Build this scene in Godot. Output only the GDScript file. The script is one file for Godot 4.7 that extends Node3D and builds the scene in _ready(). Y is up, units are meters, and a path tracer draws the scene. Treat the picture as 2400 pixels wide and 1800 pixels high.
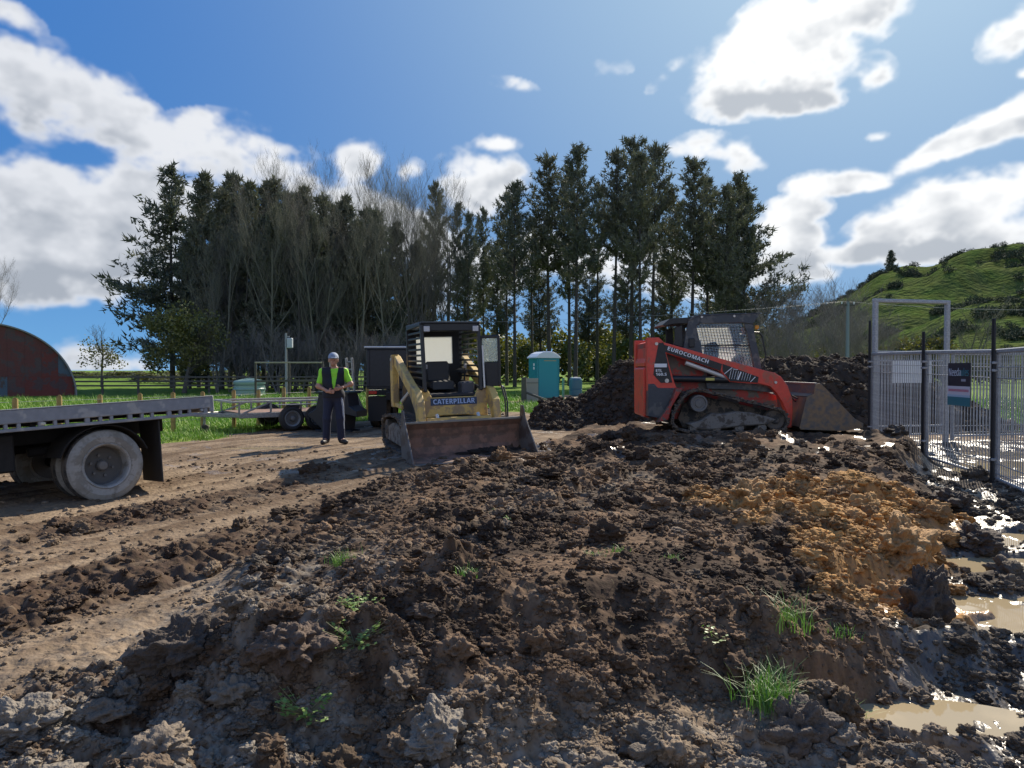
extends Node3D
# A muddy building site: churned soil, two track loaders, a flatbed truck, stock fencing, pines and a hill.
# x runs to the right, -z is the way the camera looks ("depth" d = -z), y is up, metres.

var rng := RandomNumberGenerator.new()
var mats := {}
var texs := {}
var names := {}
var boxes := {}

class Buf:
	var v := PackedVector3Array()
	var n := PackedVector3Array()
	var c := PackedColorArray()
	var i := PackedInt32Array()
	func tri(a: Vector3, b: Vector3, d: Vector3) -> void:
		var m := (d - a).cross(b - a).normalized()
		var k := v.size()
		v.push_back(a); v.push_back(b); v.push_back(d)
		n.push_back(m); n.push_back(m); n.push_back(m)
		i.push_back(k); i.push_back(k + 1); i.push_back(k + 2)
	func tri_out(a: Vector3, b: Vector3, d: Vector3, from: Vector3) -> void:
		if (d - a).cross(b - a).dot((a + b + d) / 3.0 - from) < 0.0:
			tri(a, d, b)
		else:
			tri(a, b, d)
	func quad_out(a: Vector3, b: Vector3, d: Vector3, e: Vector3, from: Vector3) -> void:
		tri_out(a, b, d, from); tri_out(a, d, e, from)
	func tube(a: Vector3, b: Vector3, ra: float, rb: float, sides: int, cap: bool = false) -> void:
		var ax := b - a
		if ax.length() < 0.00001: return
		ax = ax.normalized()
		var up := Vector3.UP if absf(ax.y) < 0.9 else Vector3.RIGHT
		var s := ax.cross(up).normalized()
		var t := ax.cross(s)
		var k := v.size()
		for j in sides + 1:
			var w := TAU * j / sides
			var m := s * cos(w) + t * sin(w)
			v.push_back(a + m * ra); v.push_back(b + m * rb)
			n.push_back(m); n.push_back(m)
		for j in sides:
			var q := k + 2 * j
			i.append_array([q, q + 1, q + 2, q + 2, q + 1, q + 3])
		if cap:
			for e in 2:
				var o := a if e == 0 else b
				var r := ra if e == 0 else rb
				var m2 := -ax if e == 0 else ax
				var kk := v.size()
				v.push_back(o); n.push_back(m2)
				for j in sides + 1:
					var w := TAU * j / sides
					v.push_back(o + (s * cos(w) + t * sin(w)) * r); n.push_back(m2)
				for j in sides:
					if e == 0: i.append_array([kk, kk + 1 + j, kk + 2 + j])
					else: i.append_array([kk, kk + 2 + j, kk + 1 + j])
	func done() -> ArrayMesh:
		var m := ArrayMesh.new()
		if v.is_empty(): return m
		var a := []
		a.resize(Mesh.ARRAY_MAX)
		a[Mesh.ARRAY_VERTEX] = v
		a[Mesh.ARRAY_NORMAL] = n
		if c.size() == v.size(): a[Mesh.ARRAY_COLOR] = c
		a[Mesh.ARRAY_INDEX] = i
		m.add_surface_from_arrays(Mesh.PRIMITIVE_TRIANGLES, a)
		return m

# ---------------------------------------------------------------- naming
func numbered(called: String) -> String:
	var k: int = names.get(called, 0)
	names[called] = k + 1
	return called if k == 0 else "%s_%03d" % [called, k]

func thing(called: String, label: String, category: String, at: Vector3 = Vector3.ZERO, turn: float = 0.0, group: String = "") -> Node3D:
	var o := Node3D.new()
	o.name = numbered(called)
	add_child(o)
	o.position = at
	o.rotation.y = turn
	tag(o, label, category, group)
	return o

func tag(o: Node, label: String, category: String, group: String = "") -> void:
	o.set_meta("label", label)
	o.set_meta("category", category)
	if group != "": o.set_meta("group", group)

func part(called: String, mesh: Mesh, m: Material, parent: Node = null, at: Vector3 = Vector3.ZERO, b: Basis = Basis.IDENTITY) -> MeshInstance3D:
	var o := MeshInstance3D.new()
	o.name = called if parent != null else numbered(called)
	o.mesh = mesh
	o.material_override = m
	o.transform = Transform3D(b, at)
	if parent == null: add_child(o, true)
	else: parent.add_child(o, true)
	return o

func structure(o: Node, label: String = "") -> void:
	o.set_meta("kind", "structure")
	if label != "": o.set_meta("label", label)

func stuff(o: Node, label: String, category: String) -> void:
	o.set_meta("kind", "stuff")
	o.set_meta("label", label)
	o.set_meta("category", category)

func copy(o: Node3D, at: Vector3, turn: float, size: Vector3, called: String, label: String, group: String) -> Node3D:
	var r: Node3D = o.duplicate()
	r.name = numbered(called)
	add_child(r)
	r.position = at
	r.rotation = Vector3(0, turn, 0)
	r.scale = size
	r.set_meta("label", label)
	r.set_meta("group", group)
	return r

# ---------------------------------------------------------------- shapes
func chamfer_box(size: Vector3, bevel: float) -> ArrayMesh:
	var key := "%s_%s" % [size, bevel]
	if boxes.has(key): return boxes[key]
	var f := Buf.new()
	var h := size / 2.0
	var b := minf(bevel, minf(h.x, minf(h.y, h.z)) * 0.6)
	var g := func(x: float, y: float, z: float, axis: int) -> Vector3:
		var p := Vector3(x * (h.x - b), y * (h.y - b), z * (h.z - b))
		if axis == 0: p.x = x * h.x
		elif axis == 1: p.y = y * h.y
		else: p.z = z * h.z
		return p
	var o := Vector3.ZERO
	for s in [-1.0, 1.0]:
		f.quad_out(g.call(s, -1, -1, 0), g.call(s, 1, -1, 0), g.call(s, 1, 1, 0), g.call(s, -1, 1, 0), o)
		f.quad_out(g.call(-1, s, -1, 1), g.call(1, s, -1, 1), g.call(1, s, 1, 1), g.call(-1, s, 1, 1), o)
		f.quad_out(g.call(-1, -1, s, 2), g.call(1, -1, s, 2), g.call(1, 1, s, 2), g.call(-1, 1, s, 2), o)
		for t in [-1.0, 1.0]:
			f.quad_out(g.call(s, t, -1, 0), g.call(s, t, 1, 0), g.call(s, t, 1, 1), g.call(s, t, -1, 1), o)
			f.quad_out(g.call(s, -1, t, 0), g.call(s, 1, t, 0), g.call(s, 1, t, 2), g.call(s, -1, t, 2), o)
			f.quad_out(g.call(-1, s, t, 1), g.call(1, s, t, 1), g.call(1, s, t, 2), g.call(-1, s, t, 2), o)
			for u in [-1.0, 1.0]:
				f.tri_out(g.call(s, t, u, 0), g.call(s, t, u, 1), g.call(s, t, u, 2), o)
	boxes[key] = f.done()
	return boxes[key]

func box(called: String, parent: Node, at: Vector3, size: Vector3, m: Material, bevel: float = 0.008, b: Basis = Basis.IDENTITY) -> MeshInstance3D:
	return part(called, chamfer_box(size, bevel), m, parent, at, b)

func bar(called: String, parent: Node, a: Vector3, b: Vector3, r: float, m: Material, sides: int = 10, r2: float = -1.0) -> MeshInstance3D:
	var f := Buf.new()
	f.tube(a, b, r, r if r2 < 0.0 else r2, sides, true)
	return part(called, f.done(), m, parent)

func pipe(called: String, parent: Node, pts: Array, r: float, m: Material, sides: int = 8) -> MeshInstance3D:
	var f := Buf.new()
	for k in pts.size() - 1: f.tube(pts[k], pts[k + 1], r, r, sides, true)
	return part(called, f.done(), m, parent)

func beam(called: String, parent: Node, a: Vector3, b: Vector3, w: float, h: float, m: Material, bevel: float = 0.005) -> MeshInstance3D:
	# a box section whose long axis runs from a to b; h is its size towards up
	var ax := (b - a).normalized()
	var up := Vector3.UP if absf(ax.y) < 0.95 else Vector3.FORWARD
	var s := ax.cross(up).normalized()
	var t := s.cross(ax).normalized()
	return box(called, parent, (a + b) / 2.0, Vector3((b - a).length(), h, w), m, bevel, Basis(ax, t, s))

func prism_mesh(poly: PackedVector2Array, z0: float, z1: float, bevel: float = 0.006) -> ArrayMesh:
	# a polygon in x and y, drawn out along z, its rims chamfered
	var f := Buf.new()
	var p := poly
	if not Geometry2D.is_polygon_clockwise(p):
		p = p.duplicate(); p.reverse()
	var n := p.size()
	var q := PackedVector2Array()
	for k in n:
		var e0 := (p[k] - p[(k + n - 1) % n]).normalized()
		var e1 := (p[(k + 1) % n] - p[k]).normalized()
		var m0 := Vector2(e0.y, -e0.x)
		var m1 := Vector2(e1.y, -e1.x)
		var m := (m0 + m1).normalized()
		q.push_back(p[k] - m * bevel / maxf(0.5, m.dot(m0)) * -1.0)
	# q must lie inside p
	if absf(area2(q)) > absf(area2(p)):
		for k in n: q[k] = p[k] * 2.0 - q[k]
	var t := Geometry2D.triangulate_polygon(q)
	var zb := minf(bevel, absf(z1 - z0) * 0.4)
	var lo := minf(z0, z1)
	var hi := maxf(z0, z1)
	for k in range(0, t.size(), 3):
		var a := q[t[k]]
		var b := q[t[k + 1]]
		var d := q[t[k + 2]]
		if (b - a).cross(d - a) < 0.0:
			var s := b; b = d; d = s
		f.tri(Vector3(a.x, a.y, lo), Vector3(b.x, b.y, lo), Vector3(d.x, d.y, lo))
		f.tri(Vector3(a.x, a.y, hi), Vector3(d.x, d.y, hi), Vector3(b.x, b.y, hi))
	for k in n:
		var a := p[k]
		var b := p[(k + 1) % n]
		var qa := q[k]
		var qb := q[(k + 1) % n]
		var outw := Vector3((b - a).y, -(b - a).x, 0)
		if outw.dot(Vector3(a.x - qa.x, a.y - qa.y, 0)) < 0.0: outw = -outw
		var inn := Vector3((a.x + b.x) / 2.0, (a.y + b.y) / 2.0, (lo + hi) / 2.0) - outw.normalized()
		f.quad_out(Vector3(a.x, a.y, lo + zb), Vector3(b.x, b.y, lo + zb), Vector3(b.x, b.y, hi - zb), Vector3(a.x, a.y, hi - zb), inn)
		f.quad_out(Vector3(a.x, a.y, hi - zb), Vector3(b.x, b.y, hi - zb), Vector3(qb.x, qb.y, hi), Vector3(qa.x, qa.y, hi), inn - Vector3(0, 0, 0.5))
		f.quad_out(Vector3(a.x, a.y, lo + zb), Vector3(b.x, b.y, lo + zb), Vector3(qb.x, qb.y, lo), Vector3(qa.x, qa.y, lo), inn + Vector3(0, 0, 0.5))
	return f.done()

func area2(p: PackedVector2Array) -> float:
	var s := 0.0
	for k in p.size(): s += p[k].cross(p[(k + 1) % p.size()])
	return s

func prism(called: String, parent: Node, poly: PackedVector2Array, z0: float, z1: float, m: Material, bevel: float = 0.006, at: Vector3 = Vector3.ZERO, b: Basis = Basis.IDENTITY) -> MeshInstance3D:
	return part(called, prism_mesh(poly, z0, z1, bevel), m, parent, at, b)

func lathe_mesh(profile: Array, segs: int, bumps: int = 0, bump: float = 0.0) -> ArrayMesh:
	# profile: [radius, height] pairs turned round the y axis
	var f := Buf.new()
	for k in profile.size() - 1:
		var r0: float = profile[k][0]
		var y0: float = profile[k][1]
		var r1: float = profile[k + 1][0]
		var y1: float = profile[k + 1][1]
		var sl := Vector2(y1 - y0, r0 - r1)
		if sl.length() < 0.000001: continue
		sl = sl.normalized()
		var st := f.v.size()
		for j in segs + 1:
			var w := TAU * j / segs
			var q := 1.0 + (bump * (1.0 if sin(w * bumps) > 0.0 else 0.0) if bumps > 0 else 0.0)
			var c := cos(w)
			var s := sin(w)
			f.v.push_back(Vector3(c * r0 * q, y0, s * r0 * q)); f.v.push_back(Vector3(c * r1 * q, y1, s * r1 * q))
			var m := -Vector3(c * sl.x, sl.y, s * sl.x)
			f.n.push_back(m); f.n.push_back(m)
		for j in segs:
			var a := st + 2 * j
			f.i.append_array([a, a + 1, a + 2, a + 2, a + 1, a + 3])
	return f.done()

func ring_shape(called: String, parent: Node, at: Vector3, axis: Vector3, profile: Array, m: Material, segs: int = 28) -> MeshInstance3D:
	var ay := axis.normalized()
	var up := Vector3.UP if absf(ay.y) < 0.9 else Vector3.RIGHT
	var ax := up.cross(ay).normalized()
	return part(called, lathe_mesh(profile, segs), m, parent, at, Basis(ax, ay, ax.cross(ay)))

func lettering(called: String, parent: Node, text: String, height: float, deep: float, m: Material, at: Vector3, b: Basis, wide: float = 1.0, weight: int = 700) -> MeshInstance3D:
	var t := TextMesh.new()
	var fnt := SystemFont.new()
	fnt.font_names = PackedStringArray(["Droid Sans"])
	fnt.font_weight = weight
	t.font = fnt
	t.text = text
	t.font_size = 48
	t.pixel_size = height / 36.0
	t.depth = deep
	return part(called, t, m, parent, at, b * Basis.from_scale(Vector3(wide, 1, 1)))

# ---------------------------------------------------------------- materials
func lin(r: float, g: float, b: float) -> Color:
	return Color(r, g, b).linear_to_srgb()

func noise(seed_: int, freq: float, octaves: int, kind: int = FastNoiseLite.TYPE_SIMPLEX_SMOOTH) -> FastNoiseLite:
	var n := FastNoiseLite.new()
	n.seed = seed_
	n.noise_type = kind
	n.frequency = freq
	n.fractal_type = FastNoiseLite.FRACTAL_FBM if octaves > 1 else FastNoiseLite.FRACTAL_NONE
	n.fractal_octaves = octaves
	return n

func grey(seed_: int, freq: float, octaves: int, lo: float, hi: float, size: int = 256, kind: int = FastNoiseLite.TYPE_SIMPLEX_SMOOTH) -> ImageTexture:
	var key := "g%d_%f_%d_%f_%f_%d" % [seed_, freq, octaves, lo, hi, kind]
	if texs.has(key): return texs[key]
	var im := noise(seed_, freq, octaves, kind).get_seamless_image(size, size)
	im.convert(Image.FORMAT_L8)
	var d := im.get_data()
	for k in d.size(): d[k] = int(255.0 * clampf(lerpf(lo, hi, d[k] / 255.0), 0.0, 1.0))
	texs[key] = ImageTexture.create_from_image(Image.create_from_data(size, size, false, Image.FORMAT_L8, d))
	return texs[key]

func grimy(seed_: int, paint: Color, dirt: Color, share: float, freq: float = 0.012, soft: float = 0.10) -> ImageTexture:
	# paint with splashes of dried mud; both colours linear
	var size := 256
	var a := noise(seed_, freq, 5).get_seamless_image(size, size)
	var b := noise(seed_ + 7, 0.06, 4).get_seamless_image(size, size)
	a.convert(Image.FORMAT_L8); b.convert(Image.FORMAT_L8)
	var da := a.get_data()
	var db := b.get_data()
	var out := PackedByteArray()
	out.resize(size * size * 3)
	for k in da.size():
		var w := da[k] / 255.0 * 0.7 + db[k] / 255.0 * 0.3
		var t := clampf((w - (1.0 - share)) / soft + 0.5, 0.0, 1.0)
		var v := 0.86 + 0.24 * (db[k] / 255.0)
		var c := paint.lerp(dirt, t) * v
		c = c.clamp().linear_to_srgb()
		out[3 * k] = c.r8; out[3 * k + 1] = c.g8; out[3 * k + 2] = c.b8
	return ImageTexture.create_from_image(Image.create_from_data(size, size, false, Image.FORMAT_RGB8, out))

func mat(key: String, c: Color, rough: float, metal: float = 0.0, tex: Texture2D = null, scale_: float = 1.0, relief: Texture2D = null, relief_cm: float = 0.0, world: bool = false) -> StandardMaterial3D:
	# c is linear; textures lie on three planes
	if mats.has(key): return mats[key]
	var m := StandardMaterial3D.new()
	m.resource_name = key
	m.albedo_color = c.linear_to_srgb()
	m.roughness = rough
	m.metallic = metal
	if tex != null or relief != null:
		m.uv1_triplanar = true
		m.uv1_world_triplanar = world
		m.uv1_scale = Vector3.ONE * scale_
	if tex != null: m.albedo_texture = tex
	if relief != null:
		m.heightmap_enabled = true
		m.heightmap_texture = relief
		m.heightmap_scale = relief_cm
	mats[key] = m
	return m

func grime_mat(key: String, seed_: int, paint: Color, dirt: Color, share: float, rough: float, scale_: float = 1.0, metal: float = 0.0) -> StandardMaterial3D:
	if mats.has(key): return mats[key]
	return mat(key, Color.WHITE, rough, metal, grimy(seed_, paint, dirt, share), scale_)

# ---------------------------------------------------------------- sky
const SUN_AZ := 29.0
const SUN_EL := 37.0
# clouds: azimuth, elevation (degrees, to the right of and above the way the camera looks), half width, half height, tilt, density
var clouds := [
	[-32.5, 17.5, 4.65, 3.11, 0, 1.00],
	[-35.3, 18.7, 2.37, 1.94, 0, 0.90],
	[-30.1, 16.9, 2.07, 1.87, 0, 0.80],
	[-27.4, 18.1, 1.25, 0.59, -10, 0.50],
	[-26.2, 15.7, 3.50, 1.84, -8, 0.95],
	[-23.2, 16.1, 4.02, 2.11, 10, 1.00],
	[-19.6, 15.0, 3.87, 1.84, 12, 0.95],
	[-16.6, 14.0, 2.55, 1.34, 0, 0.80],
	[-34.3, 12.2, 2.97, 1.99, 0, 1.00],
	[-31.4, 11.9, 2.31, 1.82, 0, 0.90],
	[-28.6, 12.0, 3.36, 2.72, 0, 1.00],
	[-32.5, 8.8, 5.35, 2.66, 0, 1.00],
	[-28.9, 7.8, 4.55, 2.87, 0, 1.00],
	[-34.3, 5.8, 4.05, 2.27, 0, 1.00],
	[-30.6, 5.1, 3.82, 1.23, 0, 0.80],
	[-24.7, 12.0, 3.59, 2.06, 0, 0.90],
	[-26.8, 9.6, 2.84, 1.99, 0, 0.90],
	[-12.0, 15.8, 2.20, 1.51, 15, 0.95],
	[-8.2, 15.2, 1.24, 1.06, 20, 0.70],
	[-14.1, 12.1, 4.47, 2.35, 0, 0.95],
	[-10.6, 10.9, 4.21, 2.81, 0, 0.95],
	[-6.5, 9.6, 3.52, 2.46, 0, 0.80],
	[-2.6, 14.9, 3.36, 2.28, 0, 1.00],
	[-2.3, 13.2, 2.77, 1.66, 0, 0.80],
	[-1.1, 17.6, 1.66, 0.75, 0, 0.80],
	[0.1, 21.7, 1.78, 0.50, -10, 0.33],
	[7.8, 22.6, 1.55, 0.65, 0, 0.30],
	[12.3, 22.0, 1.70, 0.56, 35, 0.45],
	[17.2, 20.8, 3.43, 2.85, 0, 1.00],
	[20.5, 20.3, 4.17, 2.19, 0, 1.00],
	[19.5, 23.0, 3.17, 2.58, 30, 1.00],
	[22.5, 23.7, 3.72, 3.20, 30, 1.00],
	[25.9, 24.3, 3.21, 2.69, 20, 1.00],
	[23.7, 21.2, 2.65, 1.57, 0, 0.90],
	[26.8, 20.2, 1.33, 1.26, -20, 0.75],
	[21.7, 18.9, 2.74, 0.90, 0, 0.80],
	[14.9, 16.6, 2.29, 1.16, 0, 0.85],
	[17.7, 16.1, 1.51, 1.06, 0, 0.80],
	[18.0, 15.3, 1.50, 0.75, 0, 0.70],
	[34.9, 20.9, 1.73, 1.40, 20, 0.95],
	[35.8, 18.6, 0.68, 0.38, 0, 0.80],
	[34.2, 15.7, 3.25, 1.28, 20, 0.95],
	[31.1, 14.7, 3.20, 0.92, 18, 0.90],
	[35.8, 15.9, 1.56, 1.37, 0, 0.90],
	[27.1, 16.2, 0.63, 0.30, 0, 0.50],
	[24.3, 13.3, 3.12, 0.97, -3, 0.95],
	[26.5, 13.1, 1.59, 0.73, 0, 0.80],
	[32.4, 11.2, 4.51, 2.22, 12, 1.00],
	[29.1, 10.0, 3.93, 1.90, 15, 1.00],
	[35.0, 10.0, 3.19, 3.07, 0, 1.00],
	[31.6, 8.2, 5.46, 1.36, 0, 1.00],
	[35.0, 7.0, 3.19, 1.12, 0, 0.90],
	[25.9, 8.3, 2.56, 0.94, 0, 0.90],
	[21.8, 11.8, 2.12, 1.07, 0, 0.95],
	[20.8, 10.0, 2.59, 1.63, 0, 1.00],
	[22.1, 8.9, 2.04, 1.43, 0, 0.90],
	[20.5, 7.3, 3.47, 1.46, 0, 0.95],
	[16.5, 8.5, 4.37, 2.29, 0, 0.80],
	[1.6, 8.9, 4.75, 2.91, 0, 0.75],
	[8.3, 8.1, 4.65, 2.44, 0, 0.80],
	[-4.0, 6.7, 4.73, 2.48, 0, 0.70],
	[-35.0, 22.1, 1.86, 0.78, -20, 0.75],
	[-14.8, 8.6, 4.44, 1.94, 0, 0.70],
	[12.6, 6.5, 4.52, 1.58, 0, 0.70],
	[-24.7, 5.4, 2.61, 1.03, 0, 0.60],
	[-29.2, 0.3, 3.62, 0.95, 0, 0.55],
	[-30.8, 1.3, 1.75, 0.92, 0, 0.50],
]

func towards(az: float, el: float) -> Vector3:
	var a := deg_to_rad(az)
	var e := deg_to_rad(el)
	return Vector3(sin(a) * cos(e), sin(e), -cos(a) * cos(e))

func clear_sky(dir: Vector3, sun: Vector3) -> Vector3:
	var e := maxf(dir.y, 0.0)
	var ang := rad_to_deg(acos(clampf(dir.dot(sun), -1.0, 1.0)))
	var hz := pow(1.0 - e, 5.0)
	var c := Vector3(0.030, 0.140, 0.43).lerp(Vector3(0.15, 0.36, 0.62), hz * 0.9)
	var g := exp(-pow(ang / 35.0, 2.4))
	c = c.lerp(Vector3(0.33, 0.47, 0.61), clampf(g * 1.0, 0.0, 0.90))
	c += Vector3(0.22, 0.21, 0.19) * exp(-pow(ang / 9.0, 1.4))
	return c

func sky_patch(az0: float, az1: float, el0: float, el1: float, w: int, h: int) -> Image:
	var dens := PackedFloat32Array()
	dens.resize(w * h)
	var kx := (az1 - az0) / w
	var ky := (el1 - el0) / h
	for b in clouds:
		for wrap in [-360.0, 0.0, 360.0]:
			var ca: float = b[0] + wrap
			var ce: float = b[1]
			var rx: float = b[2]
			var ry: float = b[3]
			var reach := maxf(rx, ry) * 1.5
			if ca + reach < az0 or ca - reach > az1 or ce + reach < el0 or ce - reach > el1: continue
			var ct := cos(deg_to_rad(b[4]))
			var s := sin(deg_to_rad(b[4]))
			var power: float = b[5]
			var i0 := maxi(0, int((ca - reach - az0) / kx))
			var i1 := mini(w - 1, int((ca + reach - az0) / kx))
			var j0 := maxi(0, int((el1 - ce - reach) / ky))
			var j1 := mini(h - 1, int((el1 - ce + reach) / ky))
			for j in range(j0, j1 + 1):
				var dy := el1 - (j + 0.5) * ky - ce
				for i in range(i0, i1 + 1):
					var dx := az0 + (i + 0.5) * kx - ca
					var u := (dx * ct + dy * s) / rx
					var v := (dy * ct - dx * s) / ry
					if v < 0.0: v *= 1.35
					var q := 1.0 - (u * u + v * v) * 0.62
					if q > 0.0:
						var k := j * w + i
						dens[k] = 1.0 - (1.0 - dens[k]) * (1.0 - minf(q * power, 0.95))
	var puff := noise(5, 0.16, 5)
	var wisp := noise(9, 0.42, 4)
	var curl := noise(10, 1.5, 3)
	var sun := towards(SUN_AZ, SUN_EL)
	var im := Image.create(w, h, false, Image.FORMAT_RGBF)
	var up := maxi(1, int(1.5 / ky))
	for j in h:
		var el := el1 - (j + 0.5) * ky
		for i in w:
			var az := az0 + (i + 0.5) * kx
			var dir := towards(az, el)
			var c := clear_sky(dir, sun)
			var k := j * w + i
			var q := dens[k]
			if q > 0.0:
				var p := dir * 60.0
				var n1 := puff.get_noise_3d(p.x, p.y * 1.5, p.z)
				var n2 := wisp.get_noise_3d(p.x, p.y * 1.4, p.z)
				var n3 := curl.get_noise_3d(p.x, p.y * 1.3, p.z)
				var t := q + n1 * 0.62 + n2 * 0.30 + n3 * 0.10
				var a := smoothstep(0.20, 0.78, t)
				a = maxf(a, 0.30 * smoothstep(0.05, 0.75, q + n1 * 1.5 + n2 * 0.6))
				# cloud above and below: undersides lie in the shade of the tops
				var above := dens[maxi(j - up, 0) * w + i] + 0.6 * dens[maxi(j - 2 * up, 0) * w + i]
				var below := dens[mini(j + up, h - 1) * w + i] + 0.6 * dens[mini(j + 2 * up, h - 1) * w + i]
				var thick := smoothstep(0.50, 1.0, t) * clampf((above - below) * 0.55 + 0.34 + n1 * 1.1 + n2 * 0.25, 0.0, 1.0)
				var ang := rad_to_deg(acos(clampf(dir.dot(sun), -1.0, 1.0)))
				var glow := exp(-pow(ang / 38.0, 2.0))
				# brightest round the sun and, lit from the front, opposite to it
				var lit := Vector3(0.60, 0.62, 0.66).lerp(Vector3(0.92, 0.92, 0.91), clampf(glow * 1.2, 0.0, 1.0)).lerp(Vector3(1.22, 1.18, 1.12), smoothstep(75.0, 125.0, ang))
				var body := Vector3(0.32, 0.35, 0.40).lerp(Vector3(0.46, 0.49, 0.53), glow)
				var cc := lit.lerp(body, thick)
				c = c.lerp(cc, a * 0.97)
			c *= 0.71
			im.set_pixel(i, j, Color(c.x, c.y, c.z))
	return im

func make_sky() -> Sky:
	var r := RandomNumberGenerator.new()
	r.seed = 77
	for k in 84:
		# the same fair-weather clouds all the way round
		var az := r.randf_range(44.0, 316.0)
		var el := 4.0 + 40.0 * pow(r.randf(), 1.6)
		for q in r.randi_range(2, 4):
			clouds.push_back([az + r.randf_range(-7, 7), el + r.randf_range(-2, 2), r.randf_range(3, 8), r.randf_range(1.6, 3.6), r.randf_range(-15, 15), 0.9])
	var whole := sky_patch(-180.0, 180.0, -90.0, 90.0, 768, 384)
	whole.resize(3072, 1536, Image.INTERPOLATE_BILINEAR)
	var kx := 3072.0 / 360.0
	var i0 := int((180.0 - 46.0) * kx)
	var i1 := int((180.0 + 46.0) * kx)
	var j0 := int((90.0 - 36.0) * kx)
	var j1 := int(90.0 * kx)
	var seen := sky_patch(i0 / kx - 180.0, i1 / kx - 180.0, 90.0 - j1 / kx, 90.0 - j0 / kx, i1 - i0, j1 - j0)
	whole.blit_rect(seen, Rect2i(0, 0, i1 - i0, j1 - j0), Vector2i(i0, j0))
	# a panorama's left edge lies straight ahead
	var turned := Image.create(3072, 1536, false, Image.FORMAT_RGBF)
	turned.blit_rect(whole, Rect2i(1536, 0, 1536, 1536), Vector2i(0, 0))
	turned.blit_rect(whole, Rect2i(0, 0, 1536, 1536), Vector2i(1536, 0))
	var pm := PanoramaSkyMaterial.new()
	pm.panorama = ImageTexture.create_from_image(turned)
	var s := Sky.new()
	s.sky_material = pm
	return s

# ---------------------------------------------------------------- ground
var n_wide: FastNoiseLite
var n_mid: FastNoiseLite
var n_fine: FastNoiseLite
var n_tint: FastNoiseLite
var c_big: FastNoiseLite
var c_mid: FastNoiseLite
var c_small: FastNoiseLite
var c_tiny: FastNoiseLite
# puddles: x, depth, half width, half depth, water level
var puddles := [
	[3.02, 4.32, 0.95, 0.46, -0.085],
	[1.74, 3.02, 0.46, 0.20, -0.070],
	[3.75, 5.50, 0.85, 0.22, -0.07],
	[4.45, 6.35, 0.80, 0.26, -0.07],
	[8.9, 10.6, 2.1, 1.1, -0.05],
	[9.6, 12.6, 1.5, 0.5, -0.05],
	[1.62, 2.66, 0.16, 0.09, -0.06],
	[-4.6, 13.3, 0.85, 0.22, -0.02],
]

var pud := PackedFloat32Array()

func ready_noises() -> void:
	for q in puddles:
		for e in q: pud.push_back(e)
	n_wide = noise(11, 0.42, 3)
	n_mid = noise(12, 1.6, 4)
	n_fine = noise(13, 9.0, 3)
	n_tint = noise(14, 0.9, 4)
	c_big = cells(21, 2.3)
	c_mid = cells(22, 6.5)
	c_small = cells(23, 19.0)
	c_tiny = cells(24, 48.0)

func cells(seed_: int, freq: float) -> FastNoiseLite:
	var n := noise(seed_, freq, 1, FastNoiseLite.TYPE_CELLULAR)
	n.cellular_distance_function = FastNoiseLite.DISTANCE_EUCLIDEAN
	n.cellular_return_type = FastNoiseLite.RETURN_DISTANCE
	n.cellular_jitter = 1.0
	return n

func sst(a: float, b: float, x: float) -> float:
	var t := clampf((x - a) / (b - a), 0.0, 1.0)
	return t * t * (3.0 - 2.0 * t)

func bell(a: float, b: float) -> float:
	return exp(-a * a - b * b)

func seg_dist(x: float, d: float, ax: float, ad: float, bx: float, bd: float) -> float:
	var t := clampf(((x - ax) * (bx - ax) + (d - ad) * (bd - ad)) / ((bx - ax) * (bx - ax) + (bd - ad) * (bd - ad)), 0.0, 1.0)
	return Vector2(x - lerpf(ax, bx, t), d - lerpf(ad, bd, t)).length()

func rim_x(d: float) -> float:
	# where the dug soil ends towards the fence
	if d < 4.3: return lerpf(1.30, 2.25, clampf((d - 2.6) / 1.7, 0.0, 1.0))
	if d < 5.5: return 2.25 + 0.72 * (d - 4.3)
	return minf(3.11 + 0.60 * (d - 5.5), 6.45)

func churned(x: float, d: float, wob: float) -> float:
	# 1 where the soil was dug up and dumped
	var xl := -1.65
	if d > 8.0: xl = lerpf(-1.5, -0.5, clampf((d - 8.0) / 3.0, 0.0, 1.0)) + maxf(0.0, d - 11.0) * 0.62
	var xr := rim_x(d)
	if d < 3.3: xl = lerpf(-1.9, -1.65, d - 2.3)
	var q := x + wob * 0.30
	return sst(xl - 0.25, xl + 0.30, q) * (1.0 - sst(xr - 0.35, xr + 0.25, q)) * sst(2.68, 3.38, d + wob * 0.25 - 0.04 * x) * (1.0 - sst(14.0, 15.2, d + wob))

func clayness(x: float, d: float, n: float) -> float:
	if d > 9.5 or d < 3.2 or x < 0.5 or x > 5.4: return 0.0
	var q := seg_dist(x, d, 2.25, 6.0, 3.7, 6.9) / 0.68
	q = minf(q, seg_dist(x, d, 3.15, 6.4, 2.45, 4.6) / 0.50)
	q = minf(q, seg_dist(x, d, 2.35, 4.6, 2.0, 3.95) / 0.28)
	return sst(1.12, 0.86, q + n * 0.42)

func grassy(x: float, d: float, wob: float) -> float:
	var a := sst(0.35, -0.35, x - 0.356 * (d - 14.1) + 6.9 + wob * 0.5) * sst(12.0, 13.5, d)
	var b := sst(23.5, 25.5, d + wob * 1.2)
	var road := sst(5.6, 4.6, absf(x + 1.0 + (d - 40.0) * 0.16 + wob)) * sst(29.0, 33.0, d) * sst(62.0, 55.0, d)
	var r := sst(11.5, 12.6, x + wob)*sst(11.0, 13.0, d)
	return maxf(maxf(a, r), b * (1.0 - road))

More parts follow.
